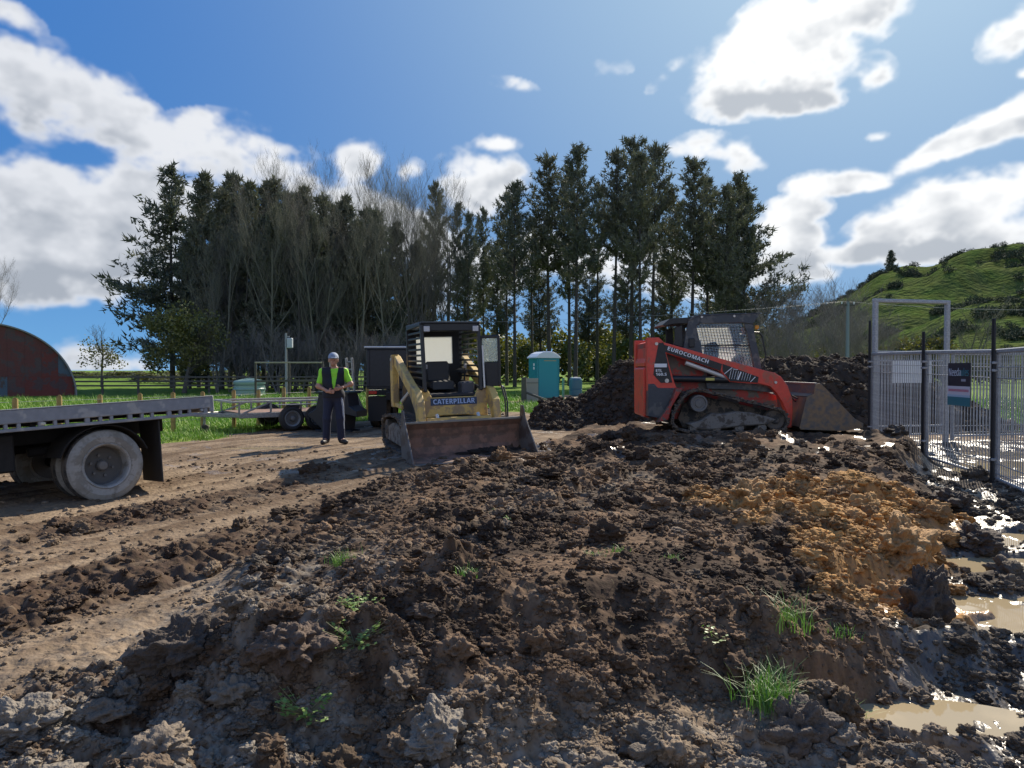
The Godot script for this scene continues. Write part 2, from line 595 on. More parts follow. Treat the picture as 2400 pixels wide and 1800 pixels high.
func smooth_h(x: float, d: float, wob: float, p: float) -> float:
	var top := 0.29 + 0.09 * sst(8.0, 11.0, d) - 0.20 * (1.0 - sst(0.3, 1.8, x)) * sst(7.0, 9.4, d)
	top -= 0.10 * sst(-0.3, -1.5, x) * sst(6.5, 4.0, d)
	if d < 5.5: top += 0.11 * bell((d - 3.65) / 0.55, 0.0) * sst(-1.3, -0.6, x) * sst(1.9, 1.3, x)
	top *= 1.0 - 0.45 * sst(rim_x(d) - 1.5, rim_x(d) - 0.1, x) * sst(10.0, 7.5, d)
	top *= 1.0 - 0.35 * sst(-0.7, -1.6, x)
	var h := top * p
	if d > 7.0:
		if x < 3.0 and x > -6.0: h = maxf(h, 0.15 * bell((x + 1.1) / 1.9, (d - 11.6) / 2.0))
	elif x < 0.5:
		# lumps thrown up at the left rim
		h += 0.11 * bell((x + 1.42) / 0.36, (d - 3.12) / 0.26) + 0.11 * bell((x + 0.92) / 0.32, (d - 3.08) / 0.24)
		h += 0.06 * bell((x + 1.62 + wob * 0.25) / 0.22, 0.0) * sst(3.2, 4.0, d) * sst(7.5, 6.0, d)
	# the wet low strip beside the fence
	var xr := rim_x(d)
	var low := sst(xr - 0.3, xr + 0.5, x) * sst(14.5, 12.5, d)
	h -= 0.045 * low
	# ruts left by tyres at the lower right
	if d < 4.6 and x > 1.3:
		var e := sst(1.35, 1.75, x)
		h += e * (0.12 * bell((d - 3.56 - 0.03 * x + wob * 0.08) / 0.15, 0.0) + 0.045 * bell((d - 2.74 + wob * 0.05) / 0.11, 0.0) + 0.05 * bell((d - 2.45) / 0.12, 0.0))
		h -= e * 0.07 * bell((d - 3.22) / 0.22, 0.0)
	if x > 1.2 or x < -3.0:
		for k in range(0, pud.size(), 5):
			var u := (x - pud[k]) / pud[k + 2]
			if u * u > 4.0: continue
			var v := (d - pud[k + 1]) / pud[k + 3]
			var rr := u * u + v * v
			if rr < 4.0: h = minf(h, lerpf(pud[k + 4] - 0.045, h, sst(0.55, 1.7, rr + wob * 0.35)))
	return h

func tracked(x: float, d: float, wob: float) -> float:
	var q := x + wob * 0.10
	var r := 0.0
	for k in 2:
		var a := q - (-1.25 + 1.2 * k + 0.10 * (d - 6.0))
		r = maxf(r, sst(0.23, 0.15, absf(a)) * sst(4.6, 5.1, d) * sst(9.8, 9.0, d))
		var b := (x - 0.52 * (d - 6.0) - 0.55 - 1.25 * k + wob * 0.12) * 0.89
		r = maxf(r, sst(0.22, 0.15, absf(b)) * sst(5.4, 6.0, d) * sst(11.2, 10.4, d))
	return r * clampf(0.55 + wob * 0.8, 0.25, 1.0)

func bands(x: float, d: float, wob: float) -> float:
	# rough strips of churned clods between the smooth wheel tracks on the left
	var q := x - 0.40 * d + wob * 0.25
	var r := sst(-5.55, -5.2, q) * sst(-3.9, -4.3, q)
	r = maxf(r, 0.75 * sst(-7.1, -6.7, q) * sst(-5.95, -6.25, q))
	r = maxf(r, sst(-3.5, -3.1, q) * sst(-1.0, -1.4, q) * 0.9)
	r *= 0.65 + 0.6 * clampf(0.5 + n_tint.get_noise_2d(x * 0.7, d * 0.7) * 1.5, 0.0, 1.0)
	return r * sst(15.0, 9.5, d)

# what the last call of ground() found
var g_p := 0.0
var g_clay := 0.0
var g_grass := 0.0
var g_band := 0.0
var g_lump := 0.0
var g_print := 0.0
var g_streak := 0.0
var g_calm := 1.0

func ground(x: float, d: float) -> float:
	var wob := n_wide.get_noise_2d(x, d) * 1.6
	if d > 26.0 or d < 0.6 or absf(x) > 22.0:
		g_p = 0.0; g_clay = 0.0; g_band = 0.0; g_lump = 0.0; g_print = 0.0
		g_grass = grassy(x, d, wob) if d > 0.0 else 0.3
		return 0.02 * n_wide.get_noise_2d(x * 0.3, d * 0.3)
	var p := churned(x, d, wob)
	var nm := n_mid.get_noise_2d(x, d)
	var nf := n_fine.get_noise_2d(x, d)
	g_p = p
	g_clay = clayness(x, d, nm * 1.3)
	g_grass = grassy(x, d, wob) * (1.0 - p)
	g_band = bands(x, d, wob) * (1.0 - p)
	var h := smooth_h(x, d, wob, p)
	var wx := x + nm * 0.10
	var wd := d + nf * 0.03 + nm * 0.05
	var a := 1.0 + c_big.get_noise_2d(wx, wd)
	var b := 1.0 + c_mid.get_noise_2d(wx, wd)
	var c := 1.0 + c_small.get_noise_2d(wx, wd)
	a = 0.55 - a; b = 0.55 - b; c = 0.5 - c
	var big := maxf(p, 0.0)
	if d < 4.5: big = maxf(big, bell((x + 1.5) / 0.7, 0.0) * sst(4.5, 3.4, d))
	if d < 3.6 and x > -2.3 and x < 1.7: big = maxf(big, 0.62 * sst(3.6, 3.0, d) * sst(-2.3, -1.8, x))
	var track := g_band
	var wet := (1.0 - g_grass) * sst(1.0, 2.0, x) * (1.0 - p) * sst(15.0, 12.0, d)
	var rough := clampf(big * (0.75 + 0.9 * nm) + wet * 0.35 + track * 0.28, 0.05, 1.3)
	g_lump = a * 0.6 + b * 0.3
	var calm := clampf(0.50 + wob * 1.15 + 0.30 * sst(4.2, 3.2, d), 0.10, 1.15)
	# long low windrows left by the blade, and belts where the machines tracked over
	g_print = tracked(x, d, wob) * p if d > 4.2 and d < 11.5 else 0.0
	h += p * (1.0 - g_print) * 0.11 * (0.35 - absf(n_wide.get_noise_2d(x * 1.1 + d * 0.9 + 20.0, (d - x) * 0.42)) * 1.6) * sst(3.2, 4.4, d)
	calm *= 1.0 - 0.80 * g_print
	if g_print > 0.05: h += g_print * (-0.035 + 0.016 * (1.0 if sin(d * 52.0 + x * 9.0 + nm * 3.0) > 0.1 else -0.6))
	rough *= (1.0 - 0.55 * g_print) * (0.35 + 0.65 * minf(calm, 1.0))
	g_calm = calm
	big *= calm
	h += (big * 0.115 * (0.8 + nm) + wet * 0.055) * a
	h += (big * 0.075 * (0.8 + 0.9 * nm) + track * 0.058 + wet * 0.028 + 0.006) * b
	h += (rough * 0.034 + 0.002) * c + rough * 0.026 * nf + nm * (0.012 + 0.05 * big + 0.02 * track)
	if p < 0.6 and d > 2.0:
		g_streak = n_tint.get_noise_2d((x - 0.4 * d) * 2.3, (0.4 * x + d) * 0.28)
		h += (1.0 - p) * (1.0 - g_grass) * 0.045 * g_streak * sst(16.0, 10.0, d)
	else: g_streak = 0.0
	if track > 0.05:
		# tread marks across the wheel tracks
		var s := 0.40 * x + d
		h += track * 0.022 * sin(s * 34.0 + wob * 4.0 + nm * 5.0) * (0.4 + nm)
	if g_clay > 0.0: h += g_clay * (0.045 + 0.07 * a + 0.03 * b)
	if d < 6.5: h += rough * 0.013 * (0.5 - (1.0 + c_tiny.get_noise_2d(wx, wd)))
	h += g_grass * 0.02 * nf
	return h

func ground_tint(x: float, d: float, h: float) -> Color:
	# linear; ground() has just been called for this place
	var t := n_tint.get_noise_2d(x, d)
	var t2 := n_tint.get_noise_2d(x * 5.0 + 50.0, d * 5.0)
	var t3 := n_fine.get_noise_2d(x * 2.2, d * 2.2 + 9.0)
	var tan_ := Color(0.310, 0.232, 0.160).lerp(Color(0.200, 0.146, 0.100), clampf(0.45 + t * 1.1 + t2 * 0.4, 0.0, 1.0))
	tan_ = tan_.lerp(Color(0.125, 0.085, 0.056), clampf(0.10 + g_streak * 2.2 + t2 * 0.8, 0.0, 0.9))
	var dark := Color(0.064, 0.044, 0.032).lerp(Color(0.200, 0.130, 0.082), clampf(0.40 + t * 1.3 + t2 * 0.6, 0.0, 1.0))
	var crust := Color(0.26, 0.23, 0.19)
	var c := tan_
	var m := clampf(g_band * (0.78 + 0.8 * t2 + 0.35 * t3) * 1.3, 0.0, 1.0)
	c = c.lerp(Color(0.088, 0.058, 0.040), m)
	c = c.lerp(dark, sst(0.15, 0.55, g_p))
	var wetside := sst(1.4, 2.1, x) * (1.0 - g_p) * sst(15.5, 13.5, d)
	c = c.lerp(Color(0.085, 0.070, 0.057).lerp(Color(0.17, 0.14, 0.108), clampf(0.35 + t2, 0.0, 1.0)), wetside)
	# dried grey crust on the lumps at the left rim and along the front
	if d < 5.6:
		var rim := bell((x + 1.45) / 0.75, 0.0) * sst(5.6, 4.4, d) + sst(3.0, 2.6, d)
		c = c.lerp(crust, clampf(rim * (0.30 + 1.3 * t2 + 0.5 * t3), 0.0, 0.85))
	c = c.lerp(Color(0.19, 0.155, 0.118), g_print * clampf(0.45 + t2 * 1.2 + t3 * 0.6, 0.0, 0.8))
	# patches rolled flat and dried pale
	c = c.lerp(Color(0.17, 0.145, 0.115), g_p * sst(0.42, 0.62, t2 + 0.25 * t) * 0.6)
	c = c.lerp(Color(0.50, 0.275, 0.100).lerp(Color(0.39, 0.225, 0.098), clampf(0.5 + t2 * 1.4, 0.0, 1.0)), g_clay * clampf(0.92 + t3, 0.0, 1.0))
	if g_grass > 0.0:
		var far := sst(26.0, 40.0, d)
		var green := Color(0.15, 0.27, 0.036).lerp(Color(0.21, 0.28, 0.06), clampf(0.4 + t, 0.0, 1.0))
		green = green.lerp(Color(0.16, 0.26, 0.045), far)
		c = c.lerp(green, sst(0.35, 0.65, g_grass + t2 * 0.4))
	return c * (1.0 + 0.30 * t3 + 0.18 * t2)

func wetness(x: float, d: float) -> float:
	var t := n_tint.get_noise_2d(x * 1.3 + 30.0, d * 1.3)
	var w := sst(1.3, 2.0, x) * (1.0 - g_p) * sst(16.0, 13.5, d)
	if x > 5.6: w *= sst(-0.05, 0.10, t + 0.5 * n_mid.get_noise_2d(x, d))
	else: w *= sst(-0.30, -0.18, t + 0.5 * n_mid.get_noise_2d(x, d))
	w = maxf(w, sst(0.30, 0.40, t) * 0.9 * (1.0 - g_grass) * sst(9.0, 10.0, d))
	return w * (1.0 - g_grass)

func make_ground() -> void:
	# one sheet: rings whose spacing grows with the distance, closer columns towards the work
	var angles := PackedFloat32Array()
	var fine := 500
	for k in fine + 1: angles.push_back(lerpf(-46.0, 46.0, float(k) / fine))
	for k in range(1, 45): angles.push_back(46.0 + (314.0 - 46.0) * k / 45.0)
	angles.push_back(314.0)
	var radii := PackedFloat32Array([0.4, 0.8, 1.2])
	var r := 1.5
	while r < 24.0:
		radii.push_back(r)
		r *= 1.0039
	while r < 90.0:
		radii.push_back(r)
		r *= 1.02
	while r < 4000.0:
		radii.push_back(r)
		r *= 1.15
	var nc := angles.size()
	var nr := radii.size()
	var v := PackedVector3Array()
	var c := PackedColorArray()
	var wet := PackedByteArray()
	v.resize(nc * nr); c.resize(nc * nr); wet.resize(nc * nr)
	for j in nr:
		for i in nc:
			var a := deg_to_rad(angles[i])
			var x := sin(a) * radii[j]
			var d := cos(a) * radii[j]
			var h := ground(x, d)
			var k := j * nc + i
			v[k] = Vector3(x, h, -d)
			c[k] = ground_tint(x, d, h)
			wet[k] = 2 if g_grass > 0.5 else (1 if wetness(x, d) > 0.5 else 0)
	var n := PackedVector3Array()
	n.resize(nc * nr)
	for j in nr:
		var ja := maxi(j - 1, 0)
		var jb := mini(j + 1, nr - 1)
		for i in nc:
			var ia := maxi(i - 1, 0)
			var ib := mini(i + 1, nc - 1)
			n[j * nc + i] = (v[j * nc + ib] - v[j * nc + ia]).cross(v[jb * nc + i] - v[ja * nc + i]).normalized()
	var lists := [PackedInt32Array(), PackedInt32Array(), PackedInt32Array()]
	var dry := PackedInt32Array()
	var soaked := PackedInt32Array()
	var green := PackedInt32Array()
	for j in nr - 1:
		for i in nc - 1:
			var k := j * nc + i
			var w := wet[k]
			if w == 1: soaked.append_array([k, k + nc, k + 1, k + 1, k + nc, k + nc + 1])
			elif w == 2: green.append_array([k, k + nc, k + 1, k + 1, k + nc, k + nc + 1])
			else: dry.append_array([k, k + nc, k + 1, k + 1, k + nc, k + nc + 1])
	var k0 := v.size()
	v.push_back(Vector3.ZERO); n.push_back(Vector3.UP); c.push_back(c[0])
	for i in nc - 1: dry.append_array([k0, i, i + 1])
	for i in n.size():
		if n[i].y < 0.0: n[i] = -n[i]
	var m := ArrayMesh.new()
	var soil_relief := grey(31, 0.022, 6, 0.0, 1.0, 512)
	var soil_grain := grey(32, 0.10, 4, 0.80, 1.0, 512)
	var looks: Array[StandardMaterial3D] = []
	looks.push_back(mat("dry_soil", Color.WHITE, 0.93, 0.0, soil_grain, 1.1, soil_relief, 1.5, true))
	looks.push_back(mat("wet_mud", Color.WHITE, 0.30, 0.0, soil_grain, 1.3, soil_relief, 1.2, true))
	looks[1].roughness_texture = grey(33, 0.02, 4, 0.25, 1.0, 256)
	looks[1].roughness = 0.66
	looks.push_back(mat("turf", Color.WHITE, 0.9, 0.0, grey(34, 0.06, 4, 0.75, 1.0, 256), 0.9, soil_relief, 3.0, true))
	for l in looks: l.vertex_color_use_as_albedo = true
	looks[0].metallic_specular = 0.2
	looks[2].metallic_specular = 0.15
	var s := 0
	for idx in [dry, soaked, green]:
		# each surface keeps only the vertices it uses
		var used := PackedInt32Array()
		used.resize(v.size()); used.fill(-1)
		var sv := PackedVector3Array()
		var sn := PackedVector3Array()
		var sc := PackedColorArray()
		var si := PackedInt32Array()
		si.resize(idx.size())
		for q in idx.size():
			var k: int = idx[q]
			if used[k] < 0:
				used[k] = sv.size()
				sv.push_back(v[k]); sn.push_back(n[k]); sc.push_back(c[k])
			si[q] = used[k]
		var a := []
		a.resize(Mesh.ARRAY_MAX)
		a[Mesh.ARRAY_VERTEX] = sv
		a[Mesh.ARRAY_NORMAL] = sn
		a[Mesh.ARRAY_COLOR] = sc
		a[Mesh.ARRAY_INDEX] = si
		m.add_surface_from_arrays(Mesh.PRIMITIVE_TRIANGLES, a)
		m.surface_set_material(s, looks[s])
		s += 1
	var o := MeshInstance3D.new()
	o.name = "ground"
	o.mesh = m
	add_child(o)
	structure(o, "churned mud, wheel tracks and pasture")

func make_puddles() -> void:
	var m := mat("muddy_water", Color(0.34, 0.27, 0.165), 0.03, 0.0, null, 0.9, grey(35, 0.008, 2, 0.3, 0.7, 256), 0.35, true)
	m.metallic_specular = 0.5
	for q in puddles:
		var f := Buf.new()
		var n := 40
		var o := Vector3(q[0], q[4], -q[1])
		for k in n:
			var w0 := TAU * k / n
			var w1 := TAU * (k + 1) / n
			f.tri_out(o, o + Vector3(cos(w0) * q[2] * 1.25, 0, sin(w0) * q[3] * 1.25), o + Vector3(cos(w1) * q[2] * 1.25, 0, sin(w1) * q[3] * 1.25), o - Vector3.UP)
		var p := part("puddle", f.done(), m)
		structure(p, "muddy rain puddle in the churned soil")

func clod_mesh(seed_: int, rough: float, depth: int = 3) -> ArrayMesh:
	# a broken lump: a ball cut by planes and crumbled
	var sm := SphereMesh.new()
	sm.radius = 1.0; sm.height = 2.0
	sm.radial_segments = 12 * depth; sm.rings = 7 * depth
	var arr := sm.get_mesh_arrays()
	var vs: PackedVector3Array = arr[Mesh.ARRAY_VERTEX]
	var r := RandomNumberGenerator.new()
	r.seed = seed_
	var planes := []
	for k in 9: planes.push_back([Vector3(r.randfn(), r.randfn(), r.randfn()).normalized(), r.randf_range(0.55, 0.95)])
	var c1 := cells(seed_ + 3, 1.6)
	var c2 := cells(seed_ + 4, 4.5)
	var c3 := cells(seed_ + 6, 11.0)
	var nn := noise(seed_ + 5, 1.2, 4)
	for k in vs.size():
		var p := vs[k].normalized()
		var rad := 1.0
		for pl in planes:
			var dt: float = p.dot(pl[0])
			if dt > 0.05: rad = minf(rad, pl[1] / dt)
		rad += rough * (0.5 * nn.get_noise_3dv(p * 1.3) - 0.22 * (0.6 + c1.get_noise_3dv(p)) - 0.16 * (0.6 + c2.get_noise_3dv(p)) - 0.085 * (0.6 + c3.get_noise_3dv(p)))
		vs[k] = p * rad
	arr[Mesh.ARRAY_VERTEX] = vs
	var st := SurfaceTool.new()
	var am := ArrayMesh.new()
	am.add_surface_from_arrays(Mesh.PRIMITIVE_TRIANGLES, arr)
	st.create_from(am, 0)
	st.generate_normals()
	var out := st.commit_to_arrays()
	out[Mesh.ARRAY_TEX_UV] = null
	out[Mesh.ARRAY_TANGENT] = null
	var fin := ArrayMesh.new()
	fin.add_surface_from_arrays(Mesh.PRIMITIVE_TRIANGLES, out)
	return fin

func scatter(called: String, mesh: Mesh, m: Material, count: int, r0: float, r1: float, s0: float, s1: float, where: int, seed_: int, label: String) -> void:
	# where: 0 churned soil and rough strips, 1 clay, 2 the wheel tracks
	var r := RandomNumberGenerator.new()
	r.seed = seed_
	var ts: Array[Transform3D] = []
	var cs: Array[Color] = []
	var tries := 0
	while ts.size() < count and tries < count * 6:
		tries += 1
		var az := deg_to_rad(r.randf_range(-44.0, 44.0))
		var rad := exp(r.randf_range(log(r0), log(r1)))
		var x := sin(az) * rad
		var d := cos(az) * rad
		if where == 1 and (x < 0.8 or x > 5.2 or d < 3.4 or d > 9.5): continue
		var h := ground(x, d)
		var ok := 0.0
		if where == 0: ok = maxf(g_p * (1.0 - g_clay), g_band * 0.30) + 0.75 * sst(3.5, 3.0, d) * sst(-2.4, -1.9, x) * sst(1.9, 1.5, x)
		elif where == 1: ok = g_clay * 1.2
		else: ok = (1.0 - g_p) * (1.0 - g_grass) * 0.35
		if where == 0: ok *= 0.25 + 0.8 * minf(g_calm, 1.0)
		if where == 0 and x > 1.3: ok = maxf(ok, (1.0 - g_grass) * 0.45 * sst(14.0, 10.0, d))
		ok *= 0.35 + 1.3 * clampf(0.5 + n_mid.get_noise_2d(x * 0.8 + 7.0, d * 0.8) * 1.6, 0.0, 1.0)
		if r.randf() > ok: continue
		var s := s0 * pow(s1 / s0, pow(r.randf(), 1.8)) * clampf(rad / 4.0, 0.8, 2.0)
		var dry_ := false
		for q in puddles:
			if pow((x - q[0]) / q[2], 2.0) + pow((d - q[1]) / q[3], 2.0) < 1.15: dry_ = true
		if dry_: continue
		var b := Basis.from_euler(Vector3(r.randf() * TAU, r.randf() * TAU, r.randf() * TAU)).scaled(Vector3(s * r.randf_range(0.8, 1.3), s * r.randf_range(0.55, 0.95), s * r.randf_range(0.8, 1.3)))
		ts.push_back(Transform3D(b, Vector3(x, h + s * 0.12, -d)))
		var c := ground_tint(x, d, h)
		cs.push_back(c * r.randf_range(0.75, 1.25))
	var mm := MultiMesh.new()
	mm.transform_format = MultiMesh.TRANSFORM_3D
	mm.use_colors = true
	mm.mesh = mesh
	mm.instance_count = ts.size()
	for k in ts.size():
		mm.set_instance_transform(k, ts[k])
		mm.set_instance_color(k, cs[k])
	var o := MultiMeshInstance3D.new()
	o.name = numbered(called)
	o.multimesh = mm
	o.material_override = m
	add_child(o)
	stuff(o, label, "soil")

func make_clods() -> void:
	var m := mat("crumbly_soil", Color.WHITE, 0.92, 0.0, grey(32, 0.10, 4, 0.80, 1.0, 512), 2.2, grey(31, 0.022, 6, 0.0, 1.0, 512), 1.6, true)
	m.vertex_color_use_as_albedo = true
	m.metallic_specular = 0.25
	var a := clod_mesh(1, 1.0, 5)
	var b := clod_mesh(2, 1.1, 4)
	var c := clod_mesh(3, 0.9, 2)
	scatter("soil_clods", a, m, 260, 2.3, 12.0, 0.04, 0.10, 0, 101, "dark clods of dug soil strewn over the churned ground")
	scatter("soil_clods", b, m, 2600, 2.2, 12.0, 0.018, 0.055, 0, 102, "fist sized lumps of dug soil over the churned ground")
	scatter("soil_clods", a, m, 70, 2.35, 3.4, 0.05, 0.12, 0, 107, "large crumbly clods along the foot of the dug bank")
	scatter("soil_crumbs", c, m, 46000, 2.0, 11.0, 0.0045, 0.022, 0, 103, "loose brown crumbs of soil over the churned ground")
	scatter("clay_crumbs", c, m, 7000, 3.4, 9.5, 0.006, 0.024, 1, 104, "crumbs of orange clay on the clay heap")
	scatter("clay_clods", b, m, 160, 3.4, 9.5, 0.03, 0.09, 1, 105, "lumps of orange clay on the clay heap")
	scatter("track_crumbs", c, m, 6000, 2.2, 13.0, 0.004, 0.018, 2, 106, "small crumbs of dried mud in the wheel tracks")
	var clay := Color(0.44, 0.25, 0.100)
	var soil := Color(0.085, 0.064, 0.050)
	var crusted := Color(0.24, 0.205, 0.165)
	# x, depth, size, lift, turn, colour, label
	var big := [
		[2.36, 4.02, Vector3(0.20, 0.26, 0.15), 0.10, 0.3, soil, "tall peaked dark mud clod standing beside the large puddle"],
		[2.82, 5.10, Vector3(0.32, 0.20, 0.22), 0.02, 1.1, clay, "tallest lump of orange clay on the heap, cracked and upright"],
		[2.42, 4.45, Vector3(0.26, 0.16, 0.18), 0.03, 2.0, clay, "rounded orange clay lump below the tallest clay lump"],
		[2.0, 6.0, Vector3(0.24, 0.17, 0.18), 0.02, 0.8, clay, "orange clay lump at the far end of the clay heap"],
		[-1.42, 3.05, Vector3(0.20, 0.13, 0.15), 0.02, 0.4, soil, "big crumbly brown clod with a pale dried rim by the wheel tracks"],
		[-0.92, 2.95, Vector3(0.22, 0.11, 0.15), 0.01, 2.2, Color(0.12, 0.080, 0.056), "wide reddish brown sod beside the leafy green weeds"],
		[-1.9, 2.72, Vector3(0.20, 0.11, 0.15), 0.0, 3.0, crusted, "pale grey crusted clod at the edge of the wheel tracks"],
		[-0.28, 2.62, Vector3(0.13, 0.09, 0.10), 0.01, 1.7, crusted, "upright grey dried clod beside the small shaded puddle"],
		[0.55, 2.63, Vector3(0.15, 0.10, 0.12), 0.01, 0.2, Color(0.15, 0.12, 0.09), "pointed brown clod at the foot of the dug bank"],
		[1.12, 2.72, Vector3(0.17, 0.14, 0.13), 0.02, 2.9, Color(0.13, 0.10, 0.078), "brown clod at the foot of the bank below the long grass"],
		[3.9, 5.95, Vector3(0.24, 0.12, 0.17), 0.02, 1.4, soil, "dark clod lying between the two narrow puddles by the fence"],
		[4.75, 7.6, Vector3(0.28, 0.18, 0.20), 0.05, 0.5, soil, "large dark clod with a pale cut face near the fence"],
		[6.1, 11.3, Vector3(0.27, 0.15, 0.2), 0.03, 0.5, soil, "dark clod lying against the foot of the fence"],
		[-0.15, 10.05, Vector3(0.16, 0.14, 0.14), 0.02, 0.9, Color(0.30, 0.17, 0.08), "orange clay lump under the lip of the yellow loader's bucket"],
		[0.35, 10.35, Vector3(0.50, 0.10, 0.16), 0.05, 0.25, Color(0.20, 0.12, 0.065), "roll of orange brown soil along the yellow loader's bucket edge"],
	]
	var ms := [clod_mesh(41, 1.0, 9), clod_mesh(42, 1.1, 9), clod_mesh(43, 0.9, 9)]
	for k in big.size():
		var q: Array = big[k]
		var h := ground(q[0], q[1])
		var lm := mat("clod_%d" % k, q[5], 0.92, 0.0, grey(32, 0.10, 4, 0.80, 1.0, 512), 2.2, grey(31, 0.022, 6, 0.0, 1.0, 512), 2.0, true)
		var sz: Vector3 = q[2]
		var o := part("clay_clod" if String(q[6]).contains("clay") else "mud_clod", ms[k % 3], lm, null, Vector3(q[0], h + q[3], -q[1]), Basis(Vector3.UP, q[4]) * Basis.from_scale(sz))
		tag(o, q[6], "clod")

# ---------------------------------------------------------------- heaps, hill, grass
func make_heap(called: String, label: String, x0: float, x1: float, d0: float, d1: float, step: float, top: Callable, tint: Color) -> void:
	var nx := int((x1 - x0) / step)
	var nd := int((d1 - d0) / step)
	var v := PackedVector3Array()
	var c := PackedColorArray()
	for j in nd + 1:
		for i in nx + 1:
			var x := x0 + i * step
			var d := d0 + j * step
			var nm := n_mid.get_noise_2d(x, d)
			var e: float = top.call(x, d)
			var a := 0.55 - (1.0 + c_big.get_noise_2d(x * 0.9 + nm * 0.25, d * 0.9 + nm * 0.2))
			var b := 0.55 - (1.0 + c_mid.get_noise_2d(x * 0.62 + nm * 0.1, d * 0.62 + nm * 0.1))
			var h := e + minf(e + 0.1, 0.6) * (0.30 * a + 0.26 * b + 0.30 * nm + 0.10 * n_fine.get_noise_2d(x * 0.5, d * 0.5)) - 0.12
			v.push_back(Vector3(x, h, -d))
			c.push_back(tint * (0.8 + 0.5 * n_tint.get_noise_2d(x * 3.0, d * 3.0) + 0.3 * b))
	var nrm := PackedVector3Array()
	var idx := PackedInt32Array()
	var w := nx + 1
	for j in nd + 1:
		for i in w:
			var ex := v[j * w + mini(i + 1, nx)] - v[j * w + maxi(i - 1, 0)]
			var ed := v[mini(j + 1, nd) * w + i] - v[maxi(j - 1, 0) * w + i]
			var q := ex.cross(ed).normalized()
			nrm.push_back(q if q.y > 0.0 else -q)
	for j in nd:
		for i in nx:
			var k := j * w + i
			idx.append_array([k, k + w, k + 1, k + 1, k + w, k + w + 1])
	var f := Buf.new()
	f.v = v; f.n = nrm; f.c = c; f.i = idx
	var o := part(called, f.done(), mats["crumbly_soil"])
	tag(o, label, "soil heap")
	# clods lying on it
	var r := RandomNumberGenerator.new()
	r.seed = nx
	var ts: Array[Transform3D] = []
	while ts.size() < 2600:
		var k := r.randi() % v.size()
		if v[k].y < 0.05 or (r.randf() > 0.35 and k / w > nd / 2): continue
		var z := 0.025 * pow(4.5, pow(r.randf(), 1.7))
		ts.push_back(Transform3D(Basis.from_euler(Vector3(r.randf() * TAU, r.randf() * TAU, r.randf() * TAU)).scaled(Vector3(z, z * 0.8, z)), v[k]))
	var mm := MultiMesh.new()
	mm.transform_format = MultiMesh.TRANSFORM_3D
	mm.use_colors = true
	mm.mesh = clod_mesh(nx, 1.1, 2)
	mm.instance_count = ts.size()
	for k in ts.size():
		mm.set_instance_transform(k, ts[k])
		mm.set_instance_color(k, tint * r.randf_range(0.7, 1.4))
	var mo := MultiMeshInstance3D.new()
	mo.name = "clods"
	mo.multimesh = mm
	mo.material_override = mats["crumbly_soil"]
	o.add_child(mo)
	mo.set_meta("kind", "stuff")

func make_heaps() -> void:
	make_heap("soil_heap", "dark topsoil heap between the yellow and red loaders, before the toilet cabin", 0.1, 5.6, 16.4, 21.6, 0.045,
		func(x: float, d: float) -> float:
			var line := 0.66 * sst(0.25, 0.9, x) + 0.35 * sst(1.7, 2.3, x) + 0.75 * sst(2.0, 3.1, x)
			return line * sst(16.5, 18.6, d) * sst(21.5, 19.4, d) * sst(5.6, 4.6, x), Color(0.074, 0.056, 0.043))
	make_heap("soil_heap", "long dark topsoil heap behind the red loader's bucket and the fence", 5.0, 12.6, 15.6, 22.4, 0.05,
		func(x: float, d: float) -> float:
			var line := 1.78 * sst(5.0, 6.3, x) * (1.0 - 0.72 * sst(9.6, 12.2, x + (d - 18.0) * 0.3)) * sst(12.6, 12.0, x)
			return line * sst(15.7, 18.6, d) * sst(22.3, 19.6, d), Color(0.082, 0.063, 0.048))

func hill_h(az: float, r: float) -> float:
	# the ridge climbs to the right
	var el := 0.0
	var line := [[6.0, 0.3], [14.0, 1.2], [21.2, 3.3], [24.3, 4.9], [25.9, 5.7], [27.4, 6.6], [28.8, 6.95], [30.2, 6.85], [31.9, 7.4], [35.8, 7.9], [45.0, 9.0], [70.0, 9.0], [100.0, 0.0]]
	for k in line.size() - 1:
		if az >= line[k][0] and az <= line[k + 1][0]: el = lerpf(line[k][1], line[k + 1][1], (az - line[k][0]) / (line[k + 1][0] - line[k][0]))
	var crest := 560.0 * tan(deg_to_rad(el))
	var x := sin(deg_to_rad(az)) * r
	var d := cos(deg_to_rad(az)) * r
	var n := n_wide.get_noise_2d(x * 0.022, d * 0.022)
	var gully := absf(n_tint.get_noise_2d(x * 0.010, d * 0.010))
	var climb := sst(150.0, 575.0, r)
	var spur := 0.16 * exp(-pow((r - 240.0) / 60.0, 2.0)) * sst(26.0, 34.0, az)
	var h := crest * (climb * (1.0 - 0.30 * (1.0 - climb) * (0.5 - gully * 2.4)) + spur + 0.16 * n * climb * (1.0 - climb) * 4.0)
	# sheep terraces
	h += (0.30 * sin(h * 1.7 + n * 9.0) + 0.9 * n_tint.get_noise_2d(x * 0.045, d * 0.045)) * climb
	h *= sst(1050.0, 620.0, r) if r > 620.0 else 1.0
	return h - 1.0 * (1.0 - sst(120.0, 160.0, r))

func bushy(x: float, d: float, h: float) -> float:
	var q := n_tint.get_noise_2d(x * 0.011 + 3.0, d * 0.011) + 0.5 * n_tint.get_noise_2d(x * 0.035, d * 0.035)
	return sst(0.08, 0.22, q)

